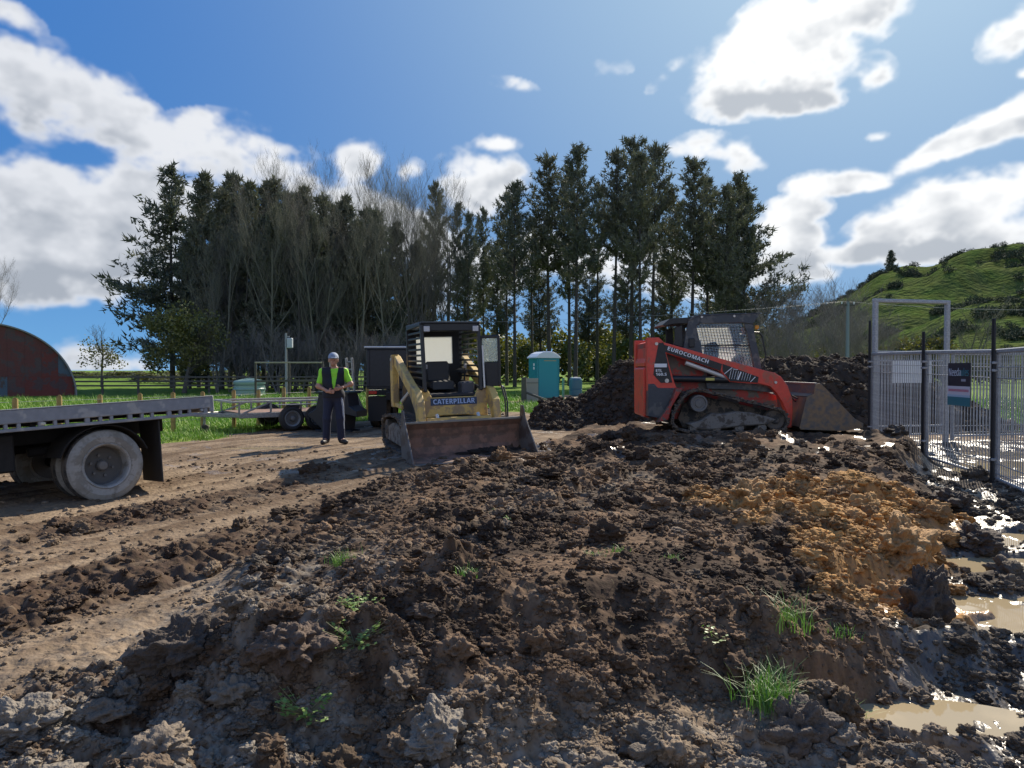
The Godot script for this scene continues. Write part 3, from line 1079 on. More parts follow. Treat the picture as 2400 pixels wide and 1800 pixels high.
func make_hill() -> void:
	var na := 340
	var nr := 150
	var f := Buf.new()
	for j in nr + 1:
		for i in na + 1:
			var az := lerpf(5.0, 100.0, float(i) / na)
			if i <= 260: az = lerpf(5.0, 44.0, i / 260.0)
			else: az = lerpf(44.0, 100.0, (i - 260) / 80.0)
			var r := 130.0 * pow(900.0 / 130.0, float(j) / nr)
			var h := hill_h(az, r)
			var x := sin(deg_to_rad(az)) * r
			var d := cos(deg_to_rad(az)) * r
			f.v.push_back(Vector3(x, h, -d))
			var t := n_tint.get_noise_2d(x * 0.06, d * 0.06)
			var g := Color(0.092, 0.142, 0.040).lerp(Color(0.125, 0.148, 0.056), clampf(0.5 + t, 0.0, 1.0))
			g = g.lerp(Color(0.04, 0.055, 0.024), bushy(x, d, h) * 0.85)
			g = g.lerp(Color(0.10, 0.12, 0.035), 0.5 * sst(0.55, 0.95, sin(h * 1.7 + n_wide.get_noise_2d(x * 0.022, d * 0.022) * 9.0)))
			f.c.push_back(g)
	var w := na + 1
	for j in nr + 1:
		for i in w:
			var q := (f.v[j * w + mini(i + 1, na)] - f.v[j * w + maxi(i - 1, 0)]).cross(f.v[mini(j + 1, nr) * w + i] - f.v[maxi(j - 1, 0) * w + i]).normalized()
			f.n.push_back(q if q.y > 0.0 else -q)
	for j in nr:
		for i in na:
			var k := j * w + i
			f.i.append_array([k, k + w, k + 1, k + 1, k + w, k + w + 1])
	var m := mat("hill_pasture", Color.WHITE, 0.95, 0.0, grey(36, 0.05, 4, 0.72, 1.0, 256), 0.02, grey(37, 0.03, 5, 0.0, 1.0, 512), 130.0, true)
	m.metallic_specular = 0.0
	m.vertex_color_use_as_albedo = true
	var o := part("hill", f.done(), m)
	structure(o, "green hill pasture with patches of dark bush")
	# bush on the hillside: nobody could count it
	var r2 := RandomNumberGenerator.new()
	r2.seed = 5
	var leaf := bush_clump(61)
	var ts: Array[Transform3D] = []
	var tries := 0
	while ts.size() < 1900 and tries < 60000:
		tries += 1
		var az := r2.randf_range(12.0, 44.0)
		var r := r2.randf_range(180.0, 600.0)
		var x := sin(deg_to_rad(az)) * r
		var d := cos(deg_to_rad(az)) * r
		var h := hill_h(az, r)
		var ridge := r > 545.0 and r < 585.0 and r2.randf() < 0.35 and n_wide.get_noise_2d(az * 3.0, 1.0) > -0.05
		if not ridge and r2.randf() > 0.8 * bushy(x, d, h) + 0.02: continue
		var s := r2.randf_range(1.2, 3.0) * (0.55 + r / 1000.0)
		ts.push_back(Transform3D(Basis(Vector3.UP, r2.randf() * TAU).scaled(Vector3(s, s * r2.randf_range(0.8, 1.3), s)), Vector3(x, h + s * 0.35, -d)))
	var mm := MultiMesh.new()
	mm.transform_format = MultiMesh.TRANSFORM_3D
	mm.mesh = leaf
	mm.instance_count = ts.size()
	for k in ts.size(): mm.set_instance_transform(k, ts[k])
	var mo := MultiMeshInstance3D.new()
	mo.name = "hillside_bush"
	mo.multimesh = mm
	mo.material_override = mat("far_bush", Color(0.050, 0.066, 0.034), 0.95)
	add_child(mo)
	stuff(mo, "dark native bush covering the hillside gullies", "bush")

func bush_clump(seed_: int) -> ArrayMesh:
	var r := RandomNumberGenerator.new()
	r.seed = seed_
	var f := Buf.new()
	for k in 260:
		var p := Vector3(r.randfn(), r.randfn(), r.randfn()).normalized() * pow(r.randf(), 0.35)
		p.y *= 0.75
		var a := Vector3(r.randfn(), r.randfn(), r.randfn()).normalized() * r.randf_range(0.15, 0.34)
		var b := Vector3(r.randfn(), r.randfn(), r.randfn()).normalized() * r.randf_range(0.15, 0.34)
		f.tri(p, p + a, p + b)
	return f.done()

func blade_tuft(seed_: int, blades: int, tall: float, spread: float, wide: float) -> ArrayMesh:
	var r := RandomNumberGenerator.new()
	r.seed = seed_
	var f := Buf.new()
	for k in blades:
		var az := r.randf() * TAU
		var dir := Vector3(cos(az), 0, sin(az))
		var side := Vector3(-dir.z, 0, dir.x) * wide * r.randf_range(0.6, 1.2)
		var base := Vector3(r.randfn(), 0, r.randfn()) * spread * 0.25
		var ln := tall * r.randf_range(0.5, 1.15)
		var lean := r.randf_range(0.15, 1.2)
		var p0 := base
		var last0 := p0 - side
		var last1 := p0 + side
		for s in range(1, 5):
			var t := s / 4.0
			var q := base + dir * ln * lean * t * t * 0.75 + Vector3.UP * ln * (t - 0.42 * lean * t * t)
			var wv := side * (1.0 - t * 0.92)
			f.tri(last0, last1, q + wv)
			f.tri(last0, q + wv, q - wv)
			last0 = q - wv
			last1 = q + wv
	return f.done()

func leafy_weed(seed_: int, leaves: int, tall: float) -> Array:
	# [stems, leaves]
	var r := RandomNumberGenerator.new()
	r.seed = seed_
	var st := Buf.new()
	var lf := Buf.new()
	for k in leaves:
		var az := r.randf() * TAU
		var dir := Vector3(cos(az), r.randf_range(0.1, 1.0), sin(az)).normalized()
		var tip := dir * tall * r.randf_range(0.5, 1.1)
		st.tube(Vector3.ZERO, tip, 0.0016, 0.0010, 4)
		for q in r.randi_range(2, 4):
			var p := tip * r.randf_range(0.5, 1.0)
			var a := Vector3(r.randfn(), r.randfn() * 0.4, r.randfn()).normalized() * r.randf_range(0.012, 0.026)
			var b := a.cross(Vector3.UP).normalized() * a.length() * 0.42
			lf.tri(p, p + a * 0.5 + b, p + a)
			lf.tri(p, p + a, p + a * 0.5 - b)
	return [st.done(), lf.done()]

func make_grass() -> void:
	var m := mat("grass_blade", Color(0.17, 0.31, 0.045), 0.6)
	m.backlight_enabled = true
	m.backlight = Color(0.40, 0.55, 0.12)
	m.vertex_color_use_as_albedo = true
	var r := RandomNumberGenerator.new()
	r.seed = 9
	var mm := MultiMesh.new()
	mm.transform_format = MultiMesh.TRANSFORM_3D
	mm.use_colors = true
	mm.mesh = blade_tuft(3, 16, 0.16, 0.22, 0.007)
	var ts: Array[Transform3D] = []
	var cs: Array[Color] = []
	var tries := 0
	while ts.size() < 9000 and tries < 60000:
		tries += 1
		var az := deg_to_rad(r.randf_range(-46.0, 42.0))
		var rad := exp(r.randf_range(log(12.5), log(42.0)))
		var x := sin(az) * rad
		var d := cos(az) * rad
		var h := ground(x, d)
		if g_grass < r.randf_range(0.3, 0.7): continue
		var s := r.randf_range(0.6, 1.5) * clampf(rad / 18.0, 0.9, 1.7)
		ts.push_back(Transform3D(Basis(Vector3.UP, r.randf() * TAU).scaled(Vector3(s * 1.2, s * r.randf_range(0.6, 1.1), s * 1.2)), Vector3(x, h - 0.01, -d)))
		cs.push_back(Color(1, 1, 1) * r.randf_range(0.7, 1.25) + Color(r.randf() * 0.3, 0, 0))
	mm.instance_count = ts.size()
	for k in ts.size():
		mm.set_instance_transform(k, ts[k]); mm.set_instance_color(k, cs[k])
	var o := MultiMeshInstance3D.new()
	o.name = "grass"
	o.multimesh = mm
	o.material_override = m
	add_child(o)
	stuff(o, "short green grass beside the trailer and in the paddocks", "grass")
	# tufts caught in the churned soil: x, depth, height, blades, label
	var tufts := [
		[1.04, 2.84, 0.20, 230, "thick clump of long green grass hanging down the dug bank"],
		[1.28, 3.28, 0.19, 90, "sparse long grass drooping over the bank above the thick clump"],
		[1.46, 3.08, 0.16, 80, "grass drooping beside the rut above the foreground puddle"],
		[1.58, 3.42, 0.07, 50, "short yellow green tuft on the sod above the rutted bank"],
		[-1.08, 4.5, 0.12, 130, "grass sod with pale blades at the edge of the wheel tracks"],
		[-0.21, 3.6, 0.06, 60, "small bright grass tuft in the brown crumbly soil"],
		[0.47, 4.1, 0.07, 80, "flattened grass tuft on the dark soil"],
		[0.62, 4.15, 0.07, 60, "pale grass tuft beside the flattened one on dark soil"],
		[0.95, 4.2, 0.05, 40, "yellowish grass tuft below the clay heap"],
		[-0.14, 5.9, 0.06, 40, "grass tuft among the rolled wet patches"],
		[4.5, 5.95, 0.16, 26, "few upright grass blades in the wet mud by the fence"],
		[4.0, 6.0, 0.14, 22, "few grass blades on a wet mud clod by the narrow puddle"],
		[2.30, 4.12, 0.07, 16, "tiny grass tuft at the edge of the large puddle"],
		[-0.55, 5.7, 0.05, 30, "small grass tuft in soil beside the wheel tracks"],
	]
	for k in tufts.size():
		var q: Array = tufts[k]
		var h := ground(q[0], q[1])
		var gm := mat("tuft_%d" % (k % 3), [Color(0.085, 0.17, 0.035), Color(0.13, 0.20, 0.05), Color(0.16, 0.24, 0.06)][k % 3], 0.55)
		gm.backlight_enabled = true
		gm.backlight = Color(0.25, 0.40, 0.10)
		var o2 := part("grass_tuft", blade_tuft(200 + k, q[3], q[2], 0.10 + q[2] * 0.5, 0.0028), gm, null, Vector3(q[0], h - 0.01, -q[1]))
		tag(o2, q[4], "grass tuft")
	var weeds := [
		[-0.66, 2.95, 0.15, 60, "leafy green weeds growing beside the reddish brown sod"],
		[-0.70, 3.2, 0.12, 36, "trailing weeds with yellow green leaves above the sod"],
		[-0.80, 2.72, 0.14, 50, "low leafy weeds on the tan mud below the sod"],
		[0.93, 3.15, 0.11, 9, "uprooted weed with a few round leaves on the shaded bank"],
		[-0.02, 5.2, 0.05, 12, "tiny green weed in brown soil"],
		[-0.30, 2.62, 0.03, 8, "tiny weed seedling with bright leaves between grey clods"],
	]
	for k in weeds.size():
		var q: Array = weeds[k]
		var h := ground(q[0], q[1])
		var w := thing("weed", q[4], "weed", Vector3(q[0], h, -q[1]))
		var ab := leafy_weed(300 + k, q[3], q[2])
		part("stem", ab[0], mat("weed_stem", Color(0.20, 0.19, 0.09), 0.7), w)
		var lm := mat("weed_leaf", Color(0.14, 0.22, 0.05), 0.5)
		lm.backlight_enabled = true
		lm.backlight = Color(0.3, 0.45, 0.1)
		part("leaves", ab[1], lm, w)
	var roots := mat("dry_straw", Color(0.33, 0.27, 0.16), 0.85)
	var f := Buf.new()
	for k in 420:
		var az := deg_to_rad(r.randf_range(-30.0, 38.0))
		var rad := exp(r.randf_range(log(2.6), log(8.0)))
		var x := sin(az) * rad
		var d := cos(az) * rad
		var h := ground(x, d)
		if g_p < 0.4 or g_clay > 0.3: continue
		var a := Vector3(x, h + 0.004, -d)
		var dir := Vector3(r.randfn(), r.randfn() * 0.5, r.randfn()).normalized() * r.randf_range(0.02, 0.07)
		var mid := a + dir * 0.5 + Vector3(0, 0.008, 0)
		f.tube(a, mid, 0.0012, 0.001, 3)
		f.tube(mid, a + dir, 0.001, 0.0005, 3)
	var so := part("straw_and_roots", f.done(), roots)
	stuff(so, "bits of dry straw and roots in the dug soil", "straw")

# ---------------------------------------------------------------- trees
func needle_tuft(f: Buf, p: Vector3, dir: Vector3, size: float, count: int, r: RandomNumberGenerator) -> void:
	for k in count:
		var q := (dir * 0.7 + Vector3(r.randfn(), r.randfn(), r.randfn()) * 0.55).normalized() * size * r.randf_range(0.6, 1.2)
		var s := q.cross(Vector3(r.randfn(), r.randfn(), r.randfn())).normalized() * size * 0.14
		var o := p + Vector3(r.randfn(), r.randfn(), r.randfn()) * size * 0.22
		f.tri(o - s, o + s, o + q)

func pine(seed_: int, tall: float, crown0: float, reach: float, shape: float, rise: float, density: float, needle: float) -> Array:
	# [trunk and limbs, foliage]; crown0: share of the height without foliage
	var r := RandomNumberGenerator.new()
	r.seed = seed_
	var w := Buf.new()
	var f := Buf.new()
	var lean := Vector3(r.randfn() * 0.012, 0, r.randfn() * 0.012)
	var axis := func(t: float) -> Vector3:
		return Vector3(0, tall * t, 0) + lean * tall * t + Vector3(sin(t * 5.0 + seed_) * 0.10, 0, cos(t * 4.0 + seed_) * 0.10) * t
	var r0 := tall * 0.0105 + 0.04
	for k in 14:
		var t0 := k / 14.0
		var t1 := (k + 1) / 14.0
		w.tube(axis.call(t0), axis.call(t1), r0 * (1.0 - t0 * 0.94), r0 * (1.0 - t1 * 0.94), 7)
	var t := crown0 * 0.55
	while t < 0.985:
		var live := t > crown0
		var u := clampf((t - crown0) / (1.0 - crown0), 0.0, 1.0)
		var span := reach * pow(1.0 - u, shape) * (0.55 + 0.45 * sst(0.0, 0.22, u)) + 0.25
		var count := r.randi_range(3, 5) if live else r.randi_range(0, 2)
		for k in count:
			var az := r.randf() * TAU
			var ln := span * r.randf_range(0.35, 1.25)
			if not live: ln = reach * r.randf_range(0.15, 0.4)
			var p: Vector3 = axis.call(t)
			var dir := Vector3(cos(az), 0, sin(az))
			var n := 5
			var pr := maxf(0.012, r0 * (1.0 - t) * 0.34)
			var last := p
			var sag := rise + r.randfn() * 0.10
			for s in range(1, n + 1):
				var q := float(s) / n
				var pt := p + dir * ln * q + Vector3.UP * ln * (sag * q + 0.28 * q * q * (1.0 if rise >= 0.0 else 1.3)) + Vector3(r.randfn(), r.randfn(), r.randfn()) * ln * 0.02
				w.tube(last, pt, pr * (1.0 - (s - 1.0) / n * 0.85), pr * (1.0 - q * 0.85), 3)
				if live and q > 0.22:
					var along := (pt - last).normalized()
					var m := int(maxf(1.0, density * ln / n * 5.0))
					for z in m:
						var o := last.lerp(pt, r.randf()) + Vector3(r.randfn(), r.randfn() * 0.6, r.randfn()) * ln * 0.075
						needle_tuft(f, o, (along + Vector3.UP * 0.5).normalized(), needle, 7, r)
				last = pt
			if live: needle_tuft(f, last, (dir + Vector3.UP).normalized(), needle * 1.1, 8, r)
		t += (0.020 if live else 0.03) * r.randf_range(0.7, 1.3) * clampf(20.0 / tall, 0.7, 1.3)
	for z in 6: needle_tuft(f, axis.call(0.94 + 0.01 * z), Vector3.UP, needle * 1.1, 9, r)
	return [w.done(), f.done()]

func bare_branch(f: Buf, p: Vector3, dir: Vector3, ln: float, rad: float, level: int, r: RandomNumberGenerator, up: float, kids: int) -> void:
	var n := 4
	var last := p
	var d := dir
	for s in n:
		d = (d + Vector3(r.randfn(), r.randfn(), r.randfn()) * 0.10 + Vector3.UP * up * 0.16).normalized()
		var pt := last + d * ln / n
		var ra := rad * (1.0 - s / float(n) * 0.6)
		var rb := rad * (1.0 - (s + 1) / float(n) * 0.6)
		f.tube(last, pt, ra, rb, 5 if level > 2 else 3)
		if level > 0 and (s > 0 or level < 3):
			for k in kids:
				var az := r.randf() * TAU
				var side := Vector3(cos(az), r.randf_range(-0.1, 0.5), sin(az)).normalized()
				var q := last.lerp(pt, r.randf())
				bare_branch(f, q, (d * 0.75 + side * 0.75).normalized(), ln * r.randf_range(0.34, 0.58), maxf(rb * 0.55, 0.006), level - 1, r, up, kids)
		last = pt

func bare_tree(seed_: int, tall: float, stems: int, levels: int, up: float, kids: int, thick: float) -> ArrayMesh:
	var r := RandomNumberGenerator.new()
	r.seed = seed_
	var f := Buf.new()
	for k in stems:
		var az := r.randf() * TAU
		var dir := (Vector3.UP + Vector3(cos(az), 0, sin(az)) * (0.0 if stems == 1 else r.randf_range(0.1, 0.45))).normalized()
		bare_branch(f, Vector3(cos(az), 0, sin(az)) * 0.1 * (stems - 1) / 3.0, dir, tall * r.randf_range(0.62, 0.8), thick * r.randf_range(0.7, 1.1), levels, r, up, kids)
	return f.done()

func leafy_crown(seed_: int, tall: float, wide: float, leaves: int, leaf: float, low: float) -> ArrayMesh:
	var r := RandomNumberGenerator.new()
	r.seed = seed_
	var f := Buf.new()
	var lobes := []
	for k in 16:
		var az := r.randf() * TAU
		var q := sqrt(r.randf())
		var y := low + (tall - low) * r.randf_range(0.15, 0.9)
		var fit := sqrt(maxf(0.05, 1.0 - pow((y - low - (tall - low) * 0.45) / ((tall - low) * 0.62), 2.0)))
		lobes.push_back([Vector3(cos(az) * q * wide * 0.42 * fit, y, sin(az) * q * wide * 0.42 * fit), r.randf_range(0.13, 0.24) * wide])
	for k in leaves:
		var lb: Array = lobes[r.randi() % lobes.size()]
		var p: Vector3 = lb[0] + Vector3(r.randfn(), r.randfn() * 0.75, r.randfn()).normalized() * lb[1] * pow(r.randf(), 0.4)
		var a := Vector3(r.randfn(), r.randfn(), r.randfn()).normalized() * leaf * r.randf_range(0.6, 1.3)
		var b := a.cross(Vector3(r.randfn(), r.randfn(), r.randfn())).normalized() * leaf * 0.5
		f.tri(p, p + a * 0.5 + b, p + a)
		f.tri(p, p + a, p + a * 0.5 - b)
	return f.done()

func leafy_trunk(seed_: int, tall: float, thick: float) -> ArrayMesh:
	var r := RandomNumberGenerator.new()
	r.seed = seed_
	var f := Buf.new()
	bare_branch(f, Vector3.ZERO, Vector3.UP, tall * 0.85, thick, 3, r, 0.6, 2)
	return f.done()

func grown(called: String, wood: Mesh, leaf: Mesh, wm: Material, lm: Material, label: String, category: String, at: Vector3, turn: float, size: Vector3, group: String) -> Node3D:
	var o := thing(called, label, category, at, turn, group)
	o.scale = size
	part("trunk", wood, wm, o)
	if leaf != null: part("crown", leaf, lm, o)
	return o

func make_trees() -> void:
	var bark := mat("pine_bark", Color(0.115, 0.105, 0.100), 0.95, 0.0, grey(51, 0.05, 4, 0.55, 1.0), 1.2, grey(51, 0.05, 4, 0.55, 1.0), 4.0)
	var greybark := mat("grey_bark", Color(0.18, 0.168, 0.15), 0.95, 0.0, grey(51, 0.05, 4, 0.55, 1.0), 1.0)
	var twig := mat("bare_twig", Color(0.18, 0.168, 0.155), 0.95)
	var lichen := mat("lichen_twig", Color(0.150, 0.150, 0.112), 0.95)
	var needles := []
	for k in 3:
		var nm := mat("needles_%d" % k, [Color(0.118, 0.128, 0.092), Color(0.130, 0.134, 0.096), Color(0.106, 0.120, 0.094)][k], 0.75)
		nm.backlight_enabled = true
		nm.metallic_specular = 0.25
		nm.backlight = Color(0.20, 0.215, 0.15)
		needles.push_back(nm)
	# pines with open stems
	var kinds := []
	for k in 5: kinds.push_back(pine(500 + k, 24.0, [0.48, 0.38, 0.55, 0.44, 0.32][k], [3.2, 3.6, 2.9, 3.4, 4.0][k], 0.60, 0.30, 1.2, 0.52))
	var spots := [  # px azimuth as x at 1 m, depth, height, kind
		[-0.1082, 66, 19.0, 1, 1, 0.62],
		[-0.0769, 70, 17.9, 3, 1, 0.60],
		[-0.0398, 74, 18.5, 1, 1, 0.60],
		[-0.0626, 60, 14.9, 2, 1, 0.55],
		[-0.0072, 68, 18.5, 0, 0, 0.80],
		[0.0039, 62, 17.9, 3, 0, 0.85],
		[0.0287, 74, 17.4, 2, 2, 0.80],
		[0.0528, 64, 20.8, 0, 0, 0.90],
		[0.0887, 60, 20.3, 3, 0, 0.85],
		[0.0808, 66, 20.4, 1, 0, 0.80],
		[0.1199, 76, 21.3, 2, 2, 0.80],
		[0.1428, 62, 20.8, 2, 0, 0.80],
		[0.1669, 66, 23.1, 0, 0, 0.85],
		[0.1819, 58, 19.2, 3, 0, 0.80],
		[0.1969, 64, 21.8, 2, 0, 0.85],
		[0.2243, 74, 19.8, 1, 2, 0.80],
		[0.2516, 62, 20.0, 0, 0, 0.90],
		[0.2764, 66, 19.3, 3, 0, 0.85],
		[0.2992, 60, 17.1, 1, 0, 0.90],
		[0.3142, 64, 19.1, 3, 0, 0.80],
		[-0.0202, 84, 16.8, 4, 2, 1.00],
		[0.0417, 90, 15.5, 4, 2, 1.10],
		[0.1069, 92, 15.8, 4, 2, 1.10],
		[0.1591, 88, 16.4, 4, 2, 1.10],
		[0.2177, 90, 15.5, 4, 2, 1.10],
		[0.2960, 84, 16.8, 4, 2, 1.00],
		[-0.0691, 88, 15.2, 4, 2, 1.10],
		[-0.1343, 90, 15.5, 4, 2, 1.10],
	]
	var nth := ["first", "second", "third", "fourth", "fifth", "sixth", "seventh", "eighth", "ninth", "tenth", "eleventh", "twelfth", "thirteenth", "fourteenth", "fifteenth", "sixteenth", "seventeenth"]
	var count0 := 0
	for k in spots.size():
		var s: Array = spots[k]
		var z: float = s[2] / 24.0
		var q: Array = kinds[s[3]]
		var grp: String = ["tall pines in a row behind the toilet cabin", "slender pines beside the bare poplars", "younger pines far behind the tall row"][s[4]]
		var lab: String = ["tall dark pine with a high crown and a bare straight stem", "slender pine with a thin pointed crown next to bare poplars", "lighter green pine standing behind the row of tall stems"][s[4]]
		if s[4] == 0:
			lab = "%s tall high crowned pine of the row, counting from the toilet cabin to the loader" % nth[count0]
			count0 += 1
		grown("pine_tree", q[0], q[1], bark, needles[(k + s[3]) % 3], lab, "tree", Vector3(s[0] * s[1], -0.1, -s[1]), k * 1.7, Vector3(z * s[5], z, z * s[5]), grp)
	# the wide pine at the end of the row, its limbs reaching out
	var ep := pine(540, 19.0, 0.12, 6.2, 0.95, 0.12, 1.5, 0.50)
	grown("pine_tree", ep[0], ep[1], bark, needles[2], "broad pine at the open end of the row with low limbs reaching out", "tree", Vector3(0.325 * 66.0, -0.1, -66.0), 0.4, Vector3.ONE, "")
	# dense conifers on the left
	var dense := []
	for k in 3: dense.push_back(pine(560 + k, 19.0, [0.10, 0.16, 0.08][k], [2.8, 2.5, 3.1][k], 0.72, 0.05, 2.0, 0.55))
	var left := [
		[-0.4289, 56, 16.9],
		[-0.4081, 54, 15.2],
		[-0.3853, 57, 17.2],
		[-0.3657, 53, 15.4],
		[-0.3364, 57, 16.9],
		[-0.3136, 54, 15.0],
		[-0.2894, 57, 16.1],
		[-0.2679, 53, 14.6],
		[-0.2484, 57, 14.8],
		[-0.2308, 55, 14.9],
		[-0.2060, 58, 14.7],
		[-0.1877, 54, 13.7],
		[-0.1604, 58, 13.5],
		[-0.4407, 60, 15.5],
		[-0.4537, 55, 11.5],
		[-0.3963, 60, 17.3],
		[-0.3494, 60, 17.1],
		[-0.3038, 60, 16.3],
		[-0.1310, 60, 12.4],
		[-0.2190, 52, 12.6],
		[-0.2777, 51, 12.8],
		[-0.3299, 51, 13.1],
	]
	for k in left.size():
		var s: Array = left[k]
		var z: float = s[2] / 19.0
		var q: Array = dense[k % 3]
		grown("conifer_tree", q[0], q[1], bark, needles[k % 3], ["dense dark conifer with a blunt top standing among the bare poplars", "dense slim conifer standing among the bare poplars", "dense wide conifer with low boughs standing among the bare poplars"][k % 3], "tree", Vector3(s[0] * s[1], -0.1, -s[1]), k * 2.1, Vector3(z * 0.95, z, z * 0.95), "dense conifers among the bare poplars")
	var sp := pine(580, 18.3, 0.14, 5.6, 0.95, -0.16, 0.95, 0.55)
	grown("spruce_tree", sp[0], sp[1], bark, needles[2], "open pointed conifer with long drooping upturned limbs beside the olive green tree", "tree", Vector3(-0.478 * 58.0, -0.1, -58.0), 0.9, Vector3.ONE, "")
	# bare poplars
	var bare := []
	for k in 3: bare.push_back(bare_tree(600 + k, 17.0, 2, 4, 1.5, 2, 0.17))
	var bl := [
		[-0.4146, 50, 13.2],
		[-0.3820, 51, 13.8],
		[-0.3462, 49, 13.6],
		[-0.3201, 61, 17.4],
		[-0.3070, 50, 13.5],
		[-0.2940, 59, 17.7],
		[-0.2712, 49, 13.6],
		[-0.2614, 61, 18.4],
		[-0.2321, 58, 17.3],
		[-0.2223, 50, 13.5],
		[-0.1995, 60, 17.6],
		[-0.1799, 50, 13.2],
		[-0.1551, 60, 17.7],
		[-0.1408, 51, 13.4],
		[-0.1265, 57, 16.8],
		[-0.0984, 60, 17.2],
		[-0.0789, 58, 15.6],
	]
	for k in bl.size():
		var s: Array = bl[k]
		var z: float = s[2] / 17.8
		grown("poplar_tree", bare[k % 3], null, lichen if k % 3 != 1 else greybark, null, "%s tall bare poplar along the conifers, counting from the pointed drooping conifer" % nth[k], "tree", Vector3(s[0] * s[1], -0.1, -s[1]), k * 1.3, Vector3(z * 0.85, z, z * 0.85), "bare poplars before the conifers")
	# undergrowth of bare shrubs below the poplars and to the right of the pines
	var shrub := []
	for k in 3: shrub.push_back(bare_tree(620 + k, 6.0, 4, 3, 0.9, 2, 0.05))
	var sl := [
		[-0.4146, 46, 4.1, 0],
		[-0.3977, 47, 3.5, 0],
		[-0.3807, 48, 4.1, 0],
		[-0.3638, 49, 3.5, 0],
		[-0.3468, 50, 4.1, 0],
		[-0.3299, 46, 4.4, 0],
		[-0.3129, 47, 3.8, 0],
		[-0.2960, 48, 4.5, 0],
		[-0.2790, 49, 3.8, 0],
		[-0.2621, 50, 4.4, 0],
		[-0.2451, 46, 3.5, 0],
		[-0.2282, 47, 4.1, 0],
		[-0.2112, 48, 3.5, 0],
		[-0.1943, 49, 4.1, 0],
		[-0.1773, 50, 3.5, 0],
		[-0.1604, 46, 3.8, 0],
		[-0.1434, 47, 4.5, 0],
		[-0.1265, 48, 3.8, 0],
		[-0.1095, 49, 4.5, 0],
		[-0.0926, 50, 3.8, 0],
		[0.3872, 60, 8.1, 1],
		[0.4068, 56, 7.9, 1],
		[0.4296, 60, 8.7, 1],
		[0.4459, 54, 7.5, 1],
		[0.4622, 58, 7.5, 1],
		[0.4850, 62, 7.5, 1],
		[0.3742, 50, 5.4, 1],
		[0.4003, 48, 4.9, 1],
		[0.4263, 46, 4.9, 1],
		[0.4524, 47, 4.8, 1],
		[0.4785, 46, 4.7, 2],
		[0.5046, 60, 5.8, 2],
		[0.5306, 64, 6.0, 2],
	]
	for k in sl.size():
		var s: Array = sl[k]
		var z: float = s[2] / 5.6
		var names_: Array = ["brown leafless shrub growing under the poplars", "grey leafless shrub beyond the dark soil heap", "leafless shrub beside the power pole"]
		var groups_: Array = ["leafless shrubs under the poplars", "leafless shrubs beyond the soil heap", "leafless shrubs by the power pole"]
		grown("bare_shrub", shrub[k % 3], null, twig, null, names_[s[3]], "shrub", Vector3(s[0] * s[1], -0.05, -s[1]), k * 0.9, Vector3(z, z, z), groups_[s[3]])
	# leafy trees
	var olive := mat("olive_leaf", Color(0.125, 0.125, 0.040), 0.6)
	var light := mat("light_leaf", Color(0.10, 0.13, 0.040), 0.7)
	var dull := mat("dull_leaf", Color(0.055, 0.065, 0.032), 0.75)
	for m in [olive, light, dull]:
		m.backlight_enabled = true
		m.backlight = Color(0.30, 0.30, 0.08)
	grown("leafy_tree", leafy_trunk(700, 5.0, 0.16), leafy_crown(701, 5.3, 5.2, 6500, 0.15, 1.2), greybark, olive, "round olive green tree in leaf beside the open pointed conifer", "tree", Vector3(-0.462 * 45.0, 0, -45.0), 0.0, Vector3.ONE, "")
	grown("leafy_tree", leafy_trunk(710, 3.6, 0.10), leafy_crown(711, 3.4, 3.0, 700, 0.14, 1.0), greybark, dull, "small thin tree in the open paddock beside the arched shed", "tree", Vector3(-0.578 * 62.0, 0, -62.0), 0.0, Vector3(1.25, 1.25, 1.25), "")
	grown("poplar_tree", bare[0], null, twig, null, "leafless tree rising behind the arched shed", "tree", Vector3(-0.74 * 60.0, 0, -60.0), 0.7, Vector3(0.62, 0.58, 0.62), "")
	grown("poplar_tree", bare_tree(640, 7.0, 3, 3, 0.9, 2, 0.09), null, lichen, null, "leafless spreading tree standing beyond the stock fence", "tree", Vector3(0.640 * 60.0, 0, -60.0), 0.0, Vector3(1.15, 1.1, 1.15), "")
	grown("poplar_tree", bare_tree(641, 6.0, 3, 3, 0.9, 2, 0.08), null, lichen, null, "slighter leafless tree seen through the tall gate frame", "tree", Vector3(0.585 * 66.0, 0, -66.0), 1.0, Vector3.ONE, "")
